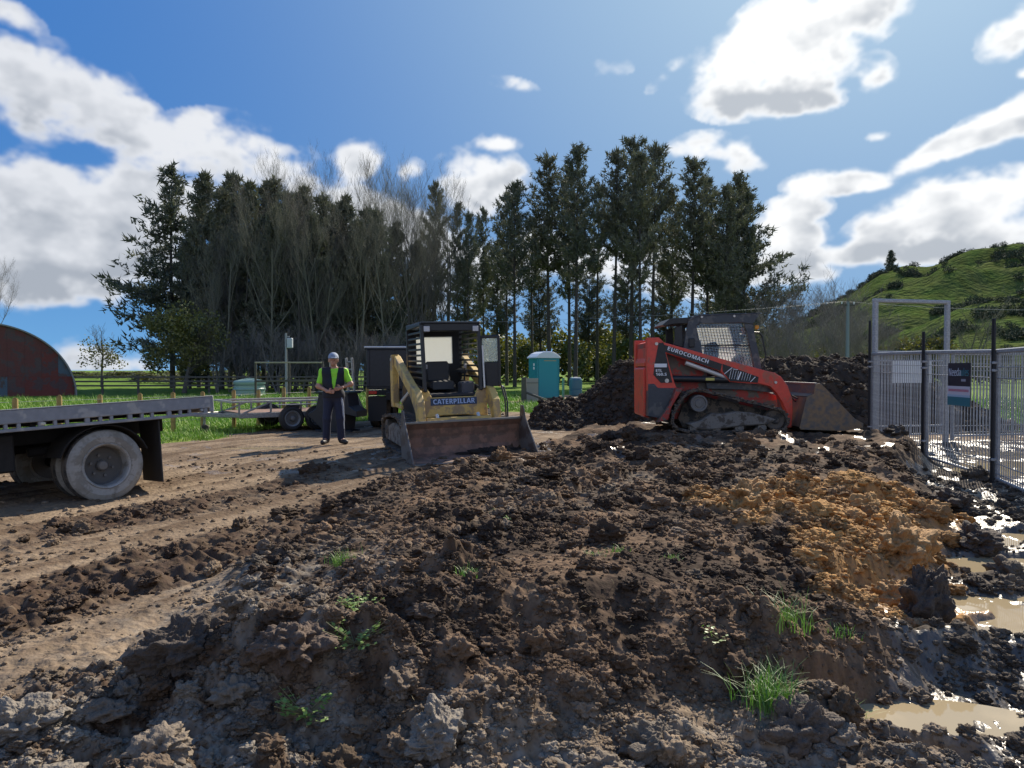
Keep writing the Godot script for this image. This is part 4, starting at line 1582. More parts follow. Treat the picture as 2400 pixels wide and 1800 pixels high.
	var bush := [
		[-0.1734, 86, 2.93, 3.05, 0],
		[-0.1499, 99, 2.37, 2.46, 0],
		[-0.1265, 92, 2.77, 2.88, 0],
		[-0.1030, 105, 2.11, 2.20, 0],
		[-0.0795, 98, 2.57, 2.68, 0],
		[-0.0561, 91, 2.95, 3.07, 0],
		[-0.0326, 104, 2.33, 2.42, 0],
		[-0.0091, 97, 2.77, 2.88, 0],
		[0.0143, 90, 1.78, 1.85, 0],
		[0.0378, 103, 2.55, 2.65, 0],
		[0.0613, 96, 2.96, 3.08, 0],
		[0.0847, 89, 1.96, 2.04, 0],
		[0.1082, 102, 2.76, 2.87, 0],
		[0.1317, 95, 3.15, 3.28, 0],
		[0.1551, 88, 2.15, 2.23, 0],
		[0.1786, 101, 2.96, 3.08, 0],
		[0.2021, 94, 1.92, 2.00, 0],
		[0.2256, 87, 2.32, 2.42, 0],
		[0.2490, 100, 3.17, 3.29, 0],
		[0.2725, 93, 2.12, 2.20, 0],
		[0.2960, 86, 2.50, 2.60, 0],
		[0.3194, 99, 1.87, 1.95, 0],
		[0.3429, 92, 2.31, 2.40, 0],
		[0.3664, 105, 3.16, 3.29, 0],
		[0.5372, 70, 1.61, 1.36, 1],
		[0.5567, 76, 1.99, 1.68, 1],
		[0.5828, 66, 1.75, 1.48, 1],
		[0.6089, 62, 1.41, 1.19, 1],
		[0.6545, 72, 1.42, 1.20, 1],
		[0.6871, 80, 1.40, 1.18, 1],
		[0.7132, 84, 1.36, 1.15, 1],
		[0.5111, 64, 1.44, 1.22, 1],
		[-0.6232, 120, 0.50, 2.20, 2],
		[-0.5971, 130, 0.50, 2.20, 2],
		[-0.5678, 120, 0.50, 2.20, 2],
		[-0.5319, 110, 0.50, 2.20, 2],
		[-0.5059, 100, 0.56, 2.20, 2],
		[-0.5450, 140, 0.50, 2.20, 2],
		[-0.6558, 120, 0.56, 2.20, 2],
		[-0.4863, 80, 0.50, 2.20, 2],
		[-0.4472, 75, 0.56, 2.20, 2],
		[-0.4146, 72, 0.56, 2.20, 2],
		[-0.3755, 70, 0.50, 2.20, 2],
		[-0.3364, 70, 0.52, 2.20, 2],
		[-0.2973, 72, 0.56, 2.20, 2],
		[0.3872, 66, 1.47, 1.14, 3],
		[0.4166, 64, 1.36, 1.06, 3],
		[0.4459, 66, 1.42, 1.11, 3],
		[0.4720, 60, 1.28, 1.00, 3],
		[0.3807, 72, 1.82, 1.42, 3],
	]
	var bm := []
	for k in 3: bm.push_back(leafy_crown(720 + k, 2.6, 3.2, 2200, 0.15, 0.05))
	for k in bush.size():
		var s: Array = bush[k]
		var lab2: String = ["light green bush growing behind the pine stems", "dull green bush beyond the stock fence", "dark hedge bush at the far end of the left paddock", "scrubby green bush among the leafless shrubs"][s[4]]
		var g2: String = ["light green bushes behind the pines", "bushes beyond the stock fence", "hedge bushes across the left paddock", "scrub among leafless shrubs"][s[4]]
		var o := thing("bush", lab2, "bush", Vector3(s[0] * s[1], 0, -s[1]), k * 1.1, g2)
		o.scale = Vector3(s[3], s[2], s[3])
		part("foliage", bm[k % 3], [light, dull, dull, light][s[4]], o)
	# the lone tree on the ridge
	var az := rad_to_deg(atan((1922.0 - 1106.0) / 1534.0))
	var rt := pine(590, 19.0, 0.2, 4.2, 0.7, 0.15, 1.0, 0.9)
	var rr := 560.0
	grown("pine_tree", rt[0], rt[1], bark, needles[2], "lone tree on the skyline of the hill", "tree", Vector3(sin(deg_to_rad(az)) * rr, hill_h(az, rr) - 0.5, -cos(deg_to_rad(az)) * rr), 0.0, Vector3.ONE, "")

# ---------------------------------------------------------------- tracked machines
func belt(parent: Node, outline: PackedVector2Array, z0: float, z1: float, thick: float, m: Material, lug_m: Material, pitch: float) -> void:
	var f := Buf.new()
	var n := outline.size()
	var mid := Vector2.ZERO
	for p in outline: mid += p / n
	var inner := PackedVector2Array()
	for k in n:
		var e := (outline[(k + 1) % n] - outline[(k + n - 1) % n]).normalized()
		var nr := Vector2(-e.y, e.x)
		if nr.dot(mid - outline[k]) < 0.0: nr = -nr
		inner.push_back(outline[k] + nr * thick)
	for k in n:
		var a := outline[k]
		var b := outline[(k + 1) % n]
		var ia := inner[k]
		var ib := inner[(k + 1) % n]
		var c := Vector3((ia.x + ib.x) / 2.0, (ia.y + ib.y) / 2.0, (z0 + z1) / 2.0)
		f.quad_out(Vector3(a.x, a.y, z0), Vector3(b.x, b.y, z0), Vector3(b.x, b.y, z1), Vector3(a.x, a.y, z1), c)
		f.quad_out(Vector3(a.x, a.y, z0), Vector3(b.x, b.y, z0), Vector3(ib.x, ib.y, z0), Vector3(ia.x, ia.y, z0), c)
		f.quad_out(Vector3(a.x, a.y, z1), Vector3(b.x, b.y, z1), Vector3(ib.x, ib.y, z1), Vector3(ia.x, ia.y, z1), c)
		f.quad_out(Vector3(ia.x, ia.y, z0), Vector3(ib.x, ib.y, z0), Vector3(ib.x, ib.y, z1), Vector3(ia.x, ia.y, z1), Vector3(a.x, a.y, (z0 + z1) / 2.0))
	var o := part("track_belt", f.done(), m, parent)
	var lug := chamfer_box(Vector3(pitch * 0.42, thick * 0.7, absf(z1 - z0) * 0.98), 0.008)
	var left := pitch * 0.5
	for k in n:
		var a := outline[k]
		var b := outline[(k + 1) % n]
		var ln := (b - a).length()
		var t := left
		while t < ln:
			var p := a.lerp(b, t / ln)
			var e := (b - a).normalized()
			part("track_lug", lug, lug_m, o, Vector3(p.x, p.y, (z0 + z1) / 2.0), Basis(Vector3(e.x, e.y, 0), Vector3(-e.y, e.x, 0), Vector3(0, 0, 1)))
			t += pitch
		left = t - ln
	# mud packed on the lugs
	var r := RandomNumberGenerator.new()
	r.seed = n * 7 + int(z1 * 100.0)
	var mm := MultiMesh.new()
	mm.transform_format = MultiMesh.TRANSFORM_3D
	mm.mesh = clod_mesh(77, 1.1, 1)
	mm.instance_count = 320
	for q in 320:
		var k := r.randi() % n
		var p := outline[k].lerp(outline[(k + 1) % n], r.randf())
		var z := 0.010 * pow(4.0, r.randf() * r.randf())
		var side := z1 if r.randf() < 0.5 else lerpf(z0, z1, r.randf())
		mm.set_instance_transform(q, Transform3D(Basis.from_euler(Vector3(r.randf() * 6.0, r.randf() * 6.0, 0)).scaled(Vector3(z * 1.3, z, z * 1.2)), Vector3(p.x, p.y, side) + Vector3(r.randfn(), r.randfn(), 0) * 0.012))
	var mo := MultiMeshInstance3D.new()
	mo.name = "packed_mud"
	mo.multimesh = mm
	mo.material_override = mat("packed_mud", Color(0.12, 0.092, 0.068), 0.95)
	o.add_child(mo)
	mo.set_meta("kind", "stuff")

func bucket(parent: Node, side: PackedVector2Array, back: PackedVector2Array, half: float, shell: Material, inside: Material, edge: Material) -> Node3D:
	# side: outline of an end plate; back: the line of the curved sheet from the lip round to the cutting edge
	var f := Buf.new()
	var n := back.size()
	for k in n - 1:
		var a := back[k]
		var b := back[k + 1]
		var e := (b - a).normalized()
		var nr := Vector2(-e.y, e.x) * 0.014
		var c := Vector3((a.x + b.x) / 2.0, (a.y + b.y) / 2.0, 0)
		for s in [-1.0, 1.0]:
			var a2: Vector2 = a + nr * s
			var b2: Vector2 = b + nr * s
			f.quad_out(Vector3(a2.x, a2.y, -half), Vector3(b2.x, b2.y, -half), Vector3(b2.x, b2.y, half), Vector3(a2.x, a2.y, half), c)
		if k == 0: f.quad_out(Vector3(a.x + nr.x, a.y + nr.y, -half), Vector3(a.x - nr.x, a.y - nr.y, -half), Vector3(a.x - nr.x, a.y - nr.y, half), Vector3(a.x + nr.x, a.y + nr.y, half), c)
	var o := part("bucket", f.done(), inside, parent)
	prism("side_plate", o, side, half - 0.001, half + 0.022, shell, 0.004)
	prism("side_plate", o, side, -half - 0.022, -half + 0.001, shell, 0.004)
	var last := back[n - 1]
	beam("cutting_edge", o, Vector3(last.x - 0.06, last.y - 0.004, -half), Vector3(last.x - 0.06, last.y - 0.004, half), 0.16, 0.026, edge, 0.006)
	beam("top_lip", o, Vector3(back[0].x, back[0].y + 0.01, -half), Vector3(back[0].x, back[0].y + 0.01, half), 0.05, 0.035, edge, 0.006)
	return o

func make_red_loader() -> void:
	var o := thing("track_loader", "red compact track loader with black cab and caged window before the soil heap", "loader", Vector3(3.7, 0.375, -12.75))
	var mud := Color(0.12, 0.098, 0.078)
	var red := grime_mat("red_paint", 801, Color(0.70, 0.062, 0.034), Color(0.42, 0.10, 0.060), 0.38, 0.42, 0.7)
	red.clearcoat_enabled = true
	red.clearcoat = 0.25
	var red_dirty := grime_mat("red_paint_muddy", 802, Color(0.36, 0.040, 0.028), mud, 0.52, 0.6, 0.8)
	var black := mat("black_plastic", Color(0.020, 0.022, 0.026), 0.45, 0.0, grey(803, 0.03, 4, 0.75, 1.0), 1.5)
	var slate := grime_mat("slate_paint", 804, Color(0.042, 0.050, 0.064), Color(0.095, 0.095, 0.095), 0.40, 0.42, 0.8)
	var rubber := grime_mat("muddy_rubber", 805, Color(0.035, 0.034, 0.033), mud, 0.50, 0.85, 1.6)
	var caked := grime_mat("caked_mud", 806, Color(0.20, 0.182, 0.160), Color(0.09, 0.074, 0.060), 0.46, 0.92, 1.5)
	var steel := mat("ram_steel", Color(0.62, 0.62, 0.60), 0.35, 0.3)
	var white := mat("white_print", Color(0.78, 0.79, 0.80), 0.5)
	var chrome := mat("bolt_steel", Color(0.55, 0.52, 0.48), 0.4, 0.6)
	# hull
	prism("hull", o, PackedVector2Array([Vector2(-1.375, 1.554), Vector2(-1.124, 1.575), Vector2(-0.683, 1.384), Vector2(-0.362, 1.304), Vector2(-0.302, 0.862), Vector2(0.621, 0.752), Vector2(0.882, 0.642), Vector2(0.942, 0.260), Vector2(0.682, 0.160), Vector2(-1.325, 0.240)]), -0.44, 0.44, red_dirty, 0.012)
	var rear := prism("rear_door", o, PackedVector2Array([Vector2(-1.431, 1.093), Vector2(-1.407, 1.123), Vector2(-1.330, 1.131), Vector2(-1.330, 0.262), Vector2(-1.407, 0.272), Vector2(-1.423, 0.302)]), -0.47, 0.47, red, 0.02)
	for k in 3:
		var q: PackedVector2Array = [PackedVector2Array([Vector2(-1.360, 0.980), Vector2(-1.360, 0.826)]), PackedVector2Array([Vector2(-1.360, 0.764), Vector2(-1.360, 0.609)]), PackedVector2Array([Vector2(-1.360, 0.547), Vector2(-1.360, 0.393)])][k]
		var y0 := minf(q[0].y, q[1].y)
		var y1 := maxf(q[0].y, q[1].y)
		var v := box("vent", rear, Vector3(q[0].x - 0.006, (y0 + y1) / 2.0, -0.20), Vector3(0.03, y1 - y0, 0.42), black, 0.006)
		for s in 5: box("slat", v, Vector3(-0.016, lerpf(-0.4, 0.4, s / 4.0) * (y1 - y0), 0), Vector3(0.012, 0.012, 0.40), slate, 0.003)
	prism("lamp_housing", o, PackedVector2Array([Vector2(-1.405, 1.147), Vector2(-1.413, 1.203), Vector2(-1.379, 1.287), Vector2(-1.329, 1.303), Vector2(-1.308, 1.147)]), -0.46, 0.46, red, 0.012)
	box("tail_lamp", o, Vector3(-1.375, 1.215, 0.300) + Vector3(-0.004, 0, -0.12), Vector3(0.03, 0.05, 0.22), mat("lamp_lens", Color(0.55, 0.52, 0.50), 0.2), 0.008)
	prism("engine_cover", o, PackedVector2Array([Vector2(-1.381, 1.288), Vector2(-1.367, 1.556), Vector2(-1.317, 1.576), Vector2(-1.277, 1.288)]), -0.42, 0.42, red, 0.012)
	box("warning_label", o, Vector3(-1.341, 1.364, 0.420) + Vector3(0, 0, 0.016), Vector3(0.07, 0.11, 0.004), white, 0.001)
	for s in [1.0, -1.0]:
		var z0: float = 0.50 * s
		var z1: float = 0.66 * s
		var t := prism("arm_tower", o, PackedVector2Array([Vector2(-1.403, 1.631), Vector2(-1.200, 1.635), Vector2(-1.115, 1.552), Vector2(-1.032, 1.201), Vector2(-0.934, 0.866), Vector2(-0.894, 0.777), Vector2(-0.914, 0.728), Vector2(-1.387, 0.728), Vector2(-1.397, 1.122)]), z0, z1, red, 0.008)
		prism("side_panel", t, PackedVector2Array([Vector2(-1.384, 0.843), Vector2(-1.279, 0.847), Vector2(-1.214, 0.776), Vector2(-0.903, 0.774), Vector2(-0.951, 0.650), Vector2(-1.014, 0.551), Vector2(-1.171, 0.256), Vector2(-1.384, 0.295)]), 0.49 * s, 0.668 * s, slate, 0.006)
		prism("trim_panel", t, PackedVector2Array([Vector2(-1.207, 1.546), Vector2(-1.124, 1.536), Vector2(-1.041, 1.162), Vector2(-0.970, 0.866), Vector2(-1.167, 0.862), Vector2(-1.293, 1.000), Vector2(-1.277, 1.162)]), 0.655 * s, 0.667 * s, black, 0.002)
		var arm := prism("lift_arm", o, PackedVector2Array([Vector2(-1.170, 1.566), Vector2(-1.115, 1.552), Vector2(-0.126, 1.270), Vector2(0.662, 1.059), Vector2(0.771, 1.036), Vector2(0.879, 0.969), Vector2(0.997, 0.817), Vector2(1.076, 0.590), Vector2(1.086, 0.393), Vector2(1.066, 0.098), Vector2(0.978, 0.098), Vector2(0.982, 0.354), Vector2(0.909, 0.531), Vector2(0.800, 0.699), Vector2(0.692, 0.803), Vector2(0.505, 0.850), Vector2(0.012, 0.882), Vector2(-0.155, 1.063), Vector2(-1.091, 1.374)]), 0.535 * s, 0.66 * s, red, 0.008)
		prism("name_stripe", arm, PackedVector2Array([Vector2(-1.116, 1.512), Vector2(-0.127, 1.185), Vector2(-0.151, 1.067), Vector2(-1.100, 1.390)]), 0.655 * s, 0.667 * s, black, 0.002)
		prism("emblem_panel", arm, PackedVector2Array([Vector2(-0.117, 1.187), Vector2(0.499, 0.961), Vector2(0.483, 0.866), Vector2(0.016, 0.890), Vector2(-0.117, 1.063)]), 0.655 * s, 0.667 * s, black, 0.002)
		bar("pivot_pin", arm, Vector3(-1.245, 1.526, 0.660) + Vector3(0, 0, -0.66 + 0.60 * s), Vector3(-1.245, 1.526, 0.660) + Vector3(0, 0, -0.66 + 0.685 * s), 0.028, chrome)
		bar("pivot_pin", arm, Vector3(0.786, 0.870, 0.660) + Vector3(0, 0, -0.66 + 0.60 * s), Vector3(0.786, 0.870, 0.660) + Vector3(0, 0, -0.66 + 0.68 * s), 0.024, chrome)
		bar("pivot_pin", t, Vector3(-1.068, 0.898, 0.660) + Vector3(0, 0, -0.66 + 0.60 * s), Vector3(-1.068, 0.898, 0.660) + Vector3(0, 0, -0.66 + 0.69 * s), 0.036, chrome)
		var zc := Vector3(0, 0, -0.60 + 0.60 * s)
		var ram := bar("lift_ram", o, Vector3(-0.732, 1.206, 0.600) + zc, Vector3(-0.039, 0.954, 0.600) + zc, 0.040, steel, 14, 0.036)
		bar("ram_end", ram, Vector3(-0.068, 0.964, 0.600) + zc, Vector3(0.031, 0.928, 0.600) + zc, 0.052, mat("ram_grey", Color(0.30, 0.30, 0.30), 0.5, 0.3), 12)
		bar("guide_link", o, Vector3(-0.995, 0.934, 0.580) + zc, Vector3(0.017, 0.914, 0.580) + zc, 0.055, black, 12)
		box("caution_label", o, Vector3(-0.320, 0.924, 0.580) + zc + Vector3(0, 0, 0.052 * s), Vector3(0.15, 0.045, 0.012), mat("yellow_label", Color(0.55, 0.48, 0.12), 0.5), 0.002)
		prism("side_skirt", o, PackedVector2Array([Vector2(-0.358, 0.863), Vector2(-0.338, 0.899), Vector2(0.540, 0.843), Vector2(0.750, 0.799), Vector2(0.860, 0.684), Vector2(0.321, 0.740), Vector2(-0.338, 0.760)]), 0.445 * s, 0.52 * s, slate, 0.004)
		prism("rear_fender", o, PackedVector2Array([Vector2(-0.935, 0.771), Vector2(-0.810, 0.781), Vector2(-0.888, 0.654), Vector2(-1.005, 0.460), Vector2(-1.063, 0.245), Vector2(-1.238, 0.197), Vector2(-1.141, 0.343), Vector2(-1.005, 0.557)]), 0.45 * s, 0.80 * s, red_dirty, 0.012)
		# running gear
		var run := prism("track_frame", o, PackedVector2Array([Vector2(-0.732, 0.171), Vector2(-0.498, 0.236), Vector2(-0.323, 0.352), Vector2(-0.109, 0.339), Vector2(0.086, 0.382), Vector2(0.359, 0.358), Vector2(0.612, 0.294), Vector2(0.752, 0.249), Vector2(0.641, 0.164), Vector2(0.164, 0.132), Vector2(-0.381, 0.066), Vector2(-0.615, 0.078)]), 0.56 * s, 0.80 * s, caked, 0.02)
		belt(o, PackedVector2Array([Vector2(-0.922, 0.490), Vector2(-0.815, 0.655), Vector2(-0.640, 0.748), Vector2(-0.445, 0.741), Vector2(-0.231, 0.682), Vector2(0.157, 0.587), Vector2(0.546, 0.503), Vector2(0.799, 0.431), Vector2(0.925, 0.334), Vector2(0.964, 0.188), Vector2(0.896, 0.076), Vector2(0.741, 0.029), Vector2(0.352, 0.021), Vector2(-0.231, 0.021), Vector2(-0.659, 0.029), Vector2(-0.912, 0.072), Vector2(-1.009, 0.188), Vector2(-0.999, 0.344)]), 0.50 * s, 0.82 * s, 0.035, rubber, rubber, 0.10)
		prism("inner_guard", o, PackedVector2Array([Vector2(-0.762, 0.469), Vector2(-0.583, 0.627), Vector2(-0.385, 0.624), Vector2(0.229, 0.489), Vector2(0.823, 0.350), Vector2(0.922, 0.212), Vector2(0.823, 0.073), Vector2(-0.167, 0.063), Vector2(-0.762, 0.093), Vector2(-0.841, 0.251)]), 0.49 * s, 0.55 * s, rubber, 0.004)
		var hubz: float = 0.80 * s
		ring_shape("sprocket", run, Vector3(-0.552, 0.519, 0.820) + Vector3(0, 0, -0.82 + hubz), Vector3(0, 0, s), [[0.0, 0.012], [0.06, 0.012], [0.07, 0.0], [0.105, 0.0], [0.115, 0.020], [0.140, 0.020], [0.145, 0.0], [0.145, -0.2]], mat("hub_grey", Color(0.16, 0.155, 0.15), 0.6, 0.3), 28)
		ring_shape("idler_wheel", run, Vector3(0.750, 0.243, 0.820) + Vector3(0, 0, -0.82 + 0.76 * s), Vector3(0, 0, s), [[0.0, 0.02], [0.06, 0.02], [0.08, 0.0], [0.15, 0.01], [0.17, 0.0], [0.17, -0.15]], rubber, 24)
		for k in 4:
			ring_shape("track_roller", run, Vector3(-0.620, 0.101, 0.820).lerp(Vector3(0.527, 0.101, 0.820), k / 3.0) + Vector3(0, 0, -0.82 + 0.77 * s), Vector3(0, 0, s), [[0.0, 0.02], [0.03, 0.02], [0.035, 0.0], [0.075, 0.0], [0.08, -0.12]], caked, 16)
	# lettering on the side towards the fence
	var down := atan2(-(530.0 - 362.0), 930.0 - 428.0)
	lettering("name_lettering", o, "EUROCOMACH", 0.066, 0.004, white, Vector3(-0.705, 1.335, 0.668) + Vector3(0, 0, 0.002), Basis(Vector3(0, 0, 1), down * 1.0), 1.22)
	lettering("model_lettering", o, "ETL", 0.046, 0.004, white, Vector3(-1.201, 1.071, 0.668) + Vector3(0, 0, 0.002), Basis.IDENTITY, 1.15)
	lettering("model_lettering", o, "160.S", 0.050, 0.004, white, Vector3(-1.162, 1.008, 0.668) + Vector3(0, 0, 0.002), Basis.IDENTITY, 1.15)
	box("white_sticker", o, Vector3(-1.172, 1.158, 0.668) + Vector3(0, 0, 0.002), Vector3(0.21, 0.062, 0.005), white, 0.001)
	# the striped emblem
	for k in 9:
		var p0 := Vector3(0.029, 1.093, 0.668) + Vector3(k * 0.042, -k * 0.0105, 0.003)
		var p1 := p0 + Vector3(-0.035 - (0.02 if k == 4 else 0.0), -0.16 + k * 0.006, 0)
		beam("emblem_line", o, p0, p1, 0.005, 0.011 if k != 4 else 0.022, white, 0.001)
	beam("emblem_line", o, Vector3(0.045, 1.122, 0.668) + Vector3(0, 0, 0.003), Vector3(-0.089, 1.014, 0.668) + Vector3(0, 0, 0.003), 0.005, 0.012, white, 0.001)
	beam("emblem_line", o, Vector3(0.439, 0.965, 0.668) + Vector3(0, 0, 0.003), Vector3(0.356, 0.878, 0.668) + Vector3(0, 0, 0.003), 0.005, 0.012, white, 0.001)
	beam("emblem_line", o, Vector3(0.053, 1.099, 0.668) + Vector3(0, 0, 0.003), Vector3(0.140, 1.087, 0.668) + Vector3(0, 0, 0.003), 0.005, 0.010, white, 0.001)
	# cab
	var cab := thing_part("cab", o)
	for s in [1.0, -1.0]:
		var z0: float = 0.36 * s
		var z1: float = 0.43 * s
		prism("rear_pillar", cab, PackedVector2Array([Vector2(-0.728, 1.444), Vector2(-0.640, 1.942), Vector2(-0.520, 1.995), Vector2(-0.435, 2.027), Vector2(-0.449, 1.886), Vector2(-0.504, 1.846), Vector2(-0.395, 1.354), Vector2(-0.520, 1.354)]), z0, z1, slate, 0.008)
		prism("roof_rail", cab, PackedVector2Array([Vector2(-0.435, 2.027), Vector2(0.595, 2.057), Vector2(0.474, 1.876), Vector2(0.294, 1.902), Vector2(-0.449, 1.886)]), z0, z1, slate, 0.006)
		prism("front_pillar", cab, PackedVector2Array([Vector2(0.320, 1.886), Vector2(0.474, 1.872), Vector2(0.635, 1.093), Vector2(0.508, 1.107), Vector2(0.364, 1.756)]), z0, z1, slate, 0.006)
		beam("mid_rail", cab, Vector3(-0.421, 1.510, 0.400) + Vector3(0, 0, -0.40 + 0.40 * s), Vector3(0.444, 1.510, 0.400) + Vector3(0, 0, -0.40 + 0.40 * s), 0.02, 0.022, black, 0.003)
		var glass := mat("window_glass", Color(0.75, 0.82, 0.84), 0.04)
		glass.transparency = BaseMaterial3D.TRANSPARENCY_ALPHA
		glass.albedo_color.a = 0.16
		var far_pane := glass
		if s < 0.0:
			far_pane = mat("dusty_glass", Color(0.70, 0.74, 0.74), 0.4)
			far_pane.transparency = BaseMaterial3D.TRANSPARENCY_ALPHA
			far_pane.albedo_color.a = 0.70
			far_pane.backlight_enabled = true
			far_pane.backlight = Color(1.0, 1.0, 0.97)
		prism("side_window", cab, PackedVector2Array([Vector2(-0.496, 1.842), Vector2(-0.439, 1.882), Vector2(0.300, 1.890), Vector2(0.364, 1.756), Vector2(0.508, 1.111), Vector2(-0.395, 1.354)]), 0.372 * s, 0.378 * s, far_pane, 0.001)
		var zz := Vector3(0, 0, -0.41 + 0.41 * s)
		for k in 15:
			var t := (k + 1) / 16.0
			var top := Vector3(-0.484, 1.871, 0.410).lerp(Vector3(0.340, 1.871, 0.410), t)
			var low := Vector3(-0.374, 1.355, 0.410).lerp(Vector3(0.511, 1.123, 0.410), t)
			bar("guard_bar", cab, top + zz, low + zz, 0.0042, black, 5)
		for k in 10:
			var t := (k + 0.6) / 10.6
			bar("guard_bar", cab, Vector3(-0.494, 1.857, 0.410).lerp(Vector3(-0.384, 1.365, 0.410), t) + zz, Vector3(0.346, 1.857, 0.410).lerp(Vector3(0.475, 1.304, 0.410), t) + zz, 0.0042, black, 5)
	prism("roof", cab, PackedVector2Array([Vector2(-0.640, 1.950), Vector2(-0.540, 2.023), Vector2(-0.429, 2.047), Vector2(0.601, 2.071), Vector2(0.609, 2.057), Vector2(-0.435, 2.023), Vector2(-0.520, 1.991), Vector2(-0.620, 1.934)]), -0.44, 0.44, slate, 0.006)
	prism("rear_hood", cab, PackedVector2Array([Vector2(-1.086, 1.866), Vector2(-0.961, 1.972), Vector2(-0.640, 1.997), Vector2(-0.540, 2.011), Vector2(-0.540, 1.946), Vector2(-0.640, 1.890), Vector2(-0.881, 1.880), Vector2(-1.042, 1.846)]), -0.40, 0.40, black, 0.008)
	prism("rear_guard", cab, PackedVector2Array([Vector2(-0.861, 1.816), Vector2(-0.740, 1.866), Vector2(-0.720, 1.475), Vector2(-0.871, 1.515)]), 0.34, 0.38, black, 0.006)
	prism("rear_guard", cab, PackedVector2Array([Vector2(-0.861, 1.816), Vector2(-0.740, 1.866), Vector2(-0.720, 1.475), Vector2(-0.871, 1.515)]), -0.38, -0.34, black, 0.006)
	prism("rear_wall", cab, PackedVector2Array([Vector2(-0.533, 1.603), Vector2(-0.409, 1.603), Vector2(-0.367, 1.312), Vector2(-0.575, 1.374)]), -0.36, 0.36, black, 0.01)
	prism("seat", cab, PackedVector2Array([Vector2(-0.284, 0.959), Vector2(-0.242, 1.208), Vector2(-0.201, 1.540), Vector2(-0.097, 1.582), Vector2(-0.035, 1.499), Vector2(-0.055, 1.208), Vector2(0.215, 1.156), Vector2(0.215, 1.000)]), -0.20, 0.20, mat("seat_vinyl", Color(0.035, 0.037, 0.042), 0.6), 0.03)
	prism("control_console", cab, PackedVector2Array([Vector2(0.132, 1.021), Vector2(0.173, 1.291), Vector2(0.298, 1.395), Vector2(0.381, 1.353), Vector2(0.339, 1.125), Vector2(0.381, 1.021)]), 0.22, 0.34, black, 0.02)
	for s in [1.0, -1.0]:
		pipe("front_handle", cab, [Vector3(0.505, 1.737, 0.400) + Vector3(0, 0, -0.4 + 0.4 * s), Vector3(0.595, 1.731, 0.400) + Vector3(0, 0, -0.4 + 0.4 * s), Vector3(0.645, 1.667, 0.400) + Vector3(0, 0, -0.4 + 0.4 * s), Vector3(0.712, 1.345, 0.400) + Vector3(0, 0, -0.4 + 0.4 * s), Vector3(0.656, 1.123, 0.400) + Vector3(0, 0, -0.4 + 0.4 * s)], 0.014, black)
		bar("roof_bolt", cab, Vector3(-0.415, 1.999, 0.430) + Vector3(0, 0, -0.43 + 0.42 * s), Vector3(-0.415, 1.999, 0.430) + Vector3(0, 0, -0.43 + 0.445 * s), 0.02, chrome)
		bar("roof_bolt", cab, Vector3(0.147, 2.015, 0.430) + Vector3(0, 0, -0.43 + 0.42 * s), Vector3(0.147, 2.015, 0.430) + Vector3(0, 0, -0.43 + 0.445 * s), 0.02, chrome)
		box("indicator_lamp", cab, Vector3(0.559, 1.824, 0.400) + Vector3(0, 0, -0.4 + 0.38 * s), Vector3(0.06, 0.07, 0.06), mat("amber_lens", Color(0.75, 0.28, 0.02), 0.25), 0.012)
	box("work_lamp", cab, Vector3(-0.592, 1.554, 0.440) + Vector3(0, 0, -0.01), Vector3(0.10, 0.16, 0.08), black, 0.01)
	box("mirror", cab, Vector3(0.350, 1.773, 0.300), Vector3(0.05, 0.13, 0.03), mat("amber_dull", Color(0.45, 0.18, 0.06), 0.4), 0.008)
	# hitch and bucket
	prism("quick_hitch", o, PackedVector2Array([Vector2(1.198, 0.576), Vector2(1.478, 0.621), Vector2(1.462, 0.109), Vector2(1.259, 0.079), Vector2(1.198, 0.109)]), -0.52, 0.52, red_dirty, 0.012)
	pipe("hydraulic_hose", o, [Vector3(1.000, 0.785, 0.550), Vector3(1.100, 0.646, 0.550), Vector3(1.219, 0.586, 0.550), Vector3(1.318, 0.616, 0.550), Vector3(1.338, 0.526, 0.550)], 0.013, black)
	pipe("hydraulic_hose", o, [Vector3(1.059, 0.684, 0.500), Vector3(1.179, 0.544, 0.500), Vector3(1.279, 0.524, 0.500), Vector3(1.339, 0.444, 0.500)], 0.013, black)
	var shell := mat("muddy_bucket", Color.WHITE, 0.6, 0.0, grimy(811, Color(0.11, 0.105, 0.10), Color(0.22, 0.145, 0.080), 0.55, 0.03, 0.35), 0.8)
	bucket(o, PackedVector2Array([Vector2(1.366, 0.847), Vector2(1.444, 0.862), Vector2(1.541, 0.769), Vector2(2.024, 0.270), Vector2(2.169, 0.189), Vector2(2.169, 0.119), Vector2(1.850, 0.061), Vector2(1.125, 0.085), Vector2(1.105, 0.115), Vector2(1.183, 0.464), Vector2(1.225, 0.634), Vector2(1.341, 0.684)]), PackedVector2Array([Vector2(1.386, 0.841), Vector2(1.347, 0.676), Vector2(1.231, 0.628), Vector2(1.173, 0.367), Vector2(1.115, 0.125), Vector2(1.183, 0.085), Vector2(1.589, 0.069), Vector2(2.150, 0.115)]), 0.88, shell, grime_mat("worn_bucket", 812, Color(0.075, 0.072, 0.070), Color(0.13, 0.085, 0.05), 0.5, 0.6, 1.0), mat("worn_edge", Color(0.22, 0.21, 0.19), 0.4, 0.5))

func thing_part(called: String, parent: Node3D) -> Node3D:
	var o := Node3D.new()
	o.name = called
	parent.add_child(o, true)
	return o

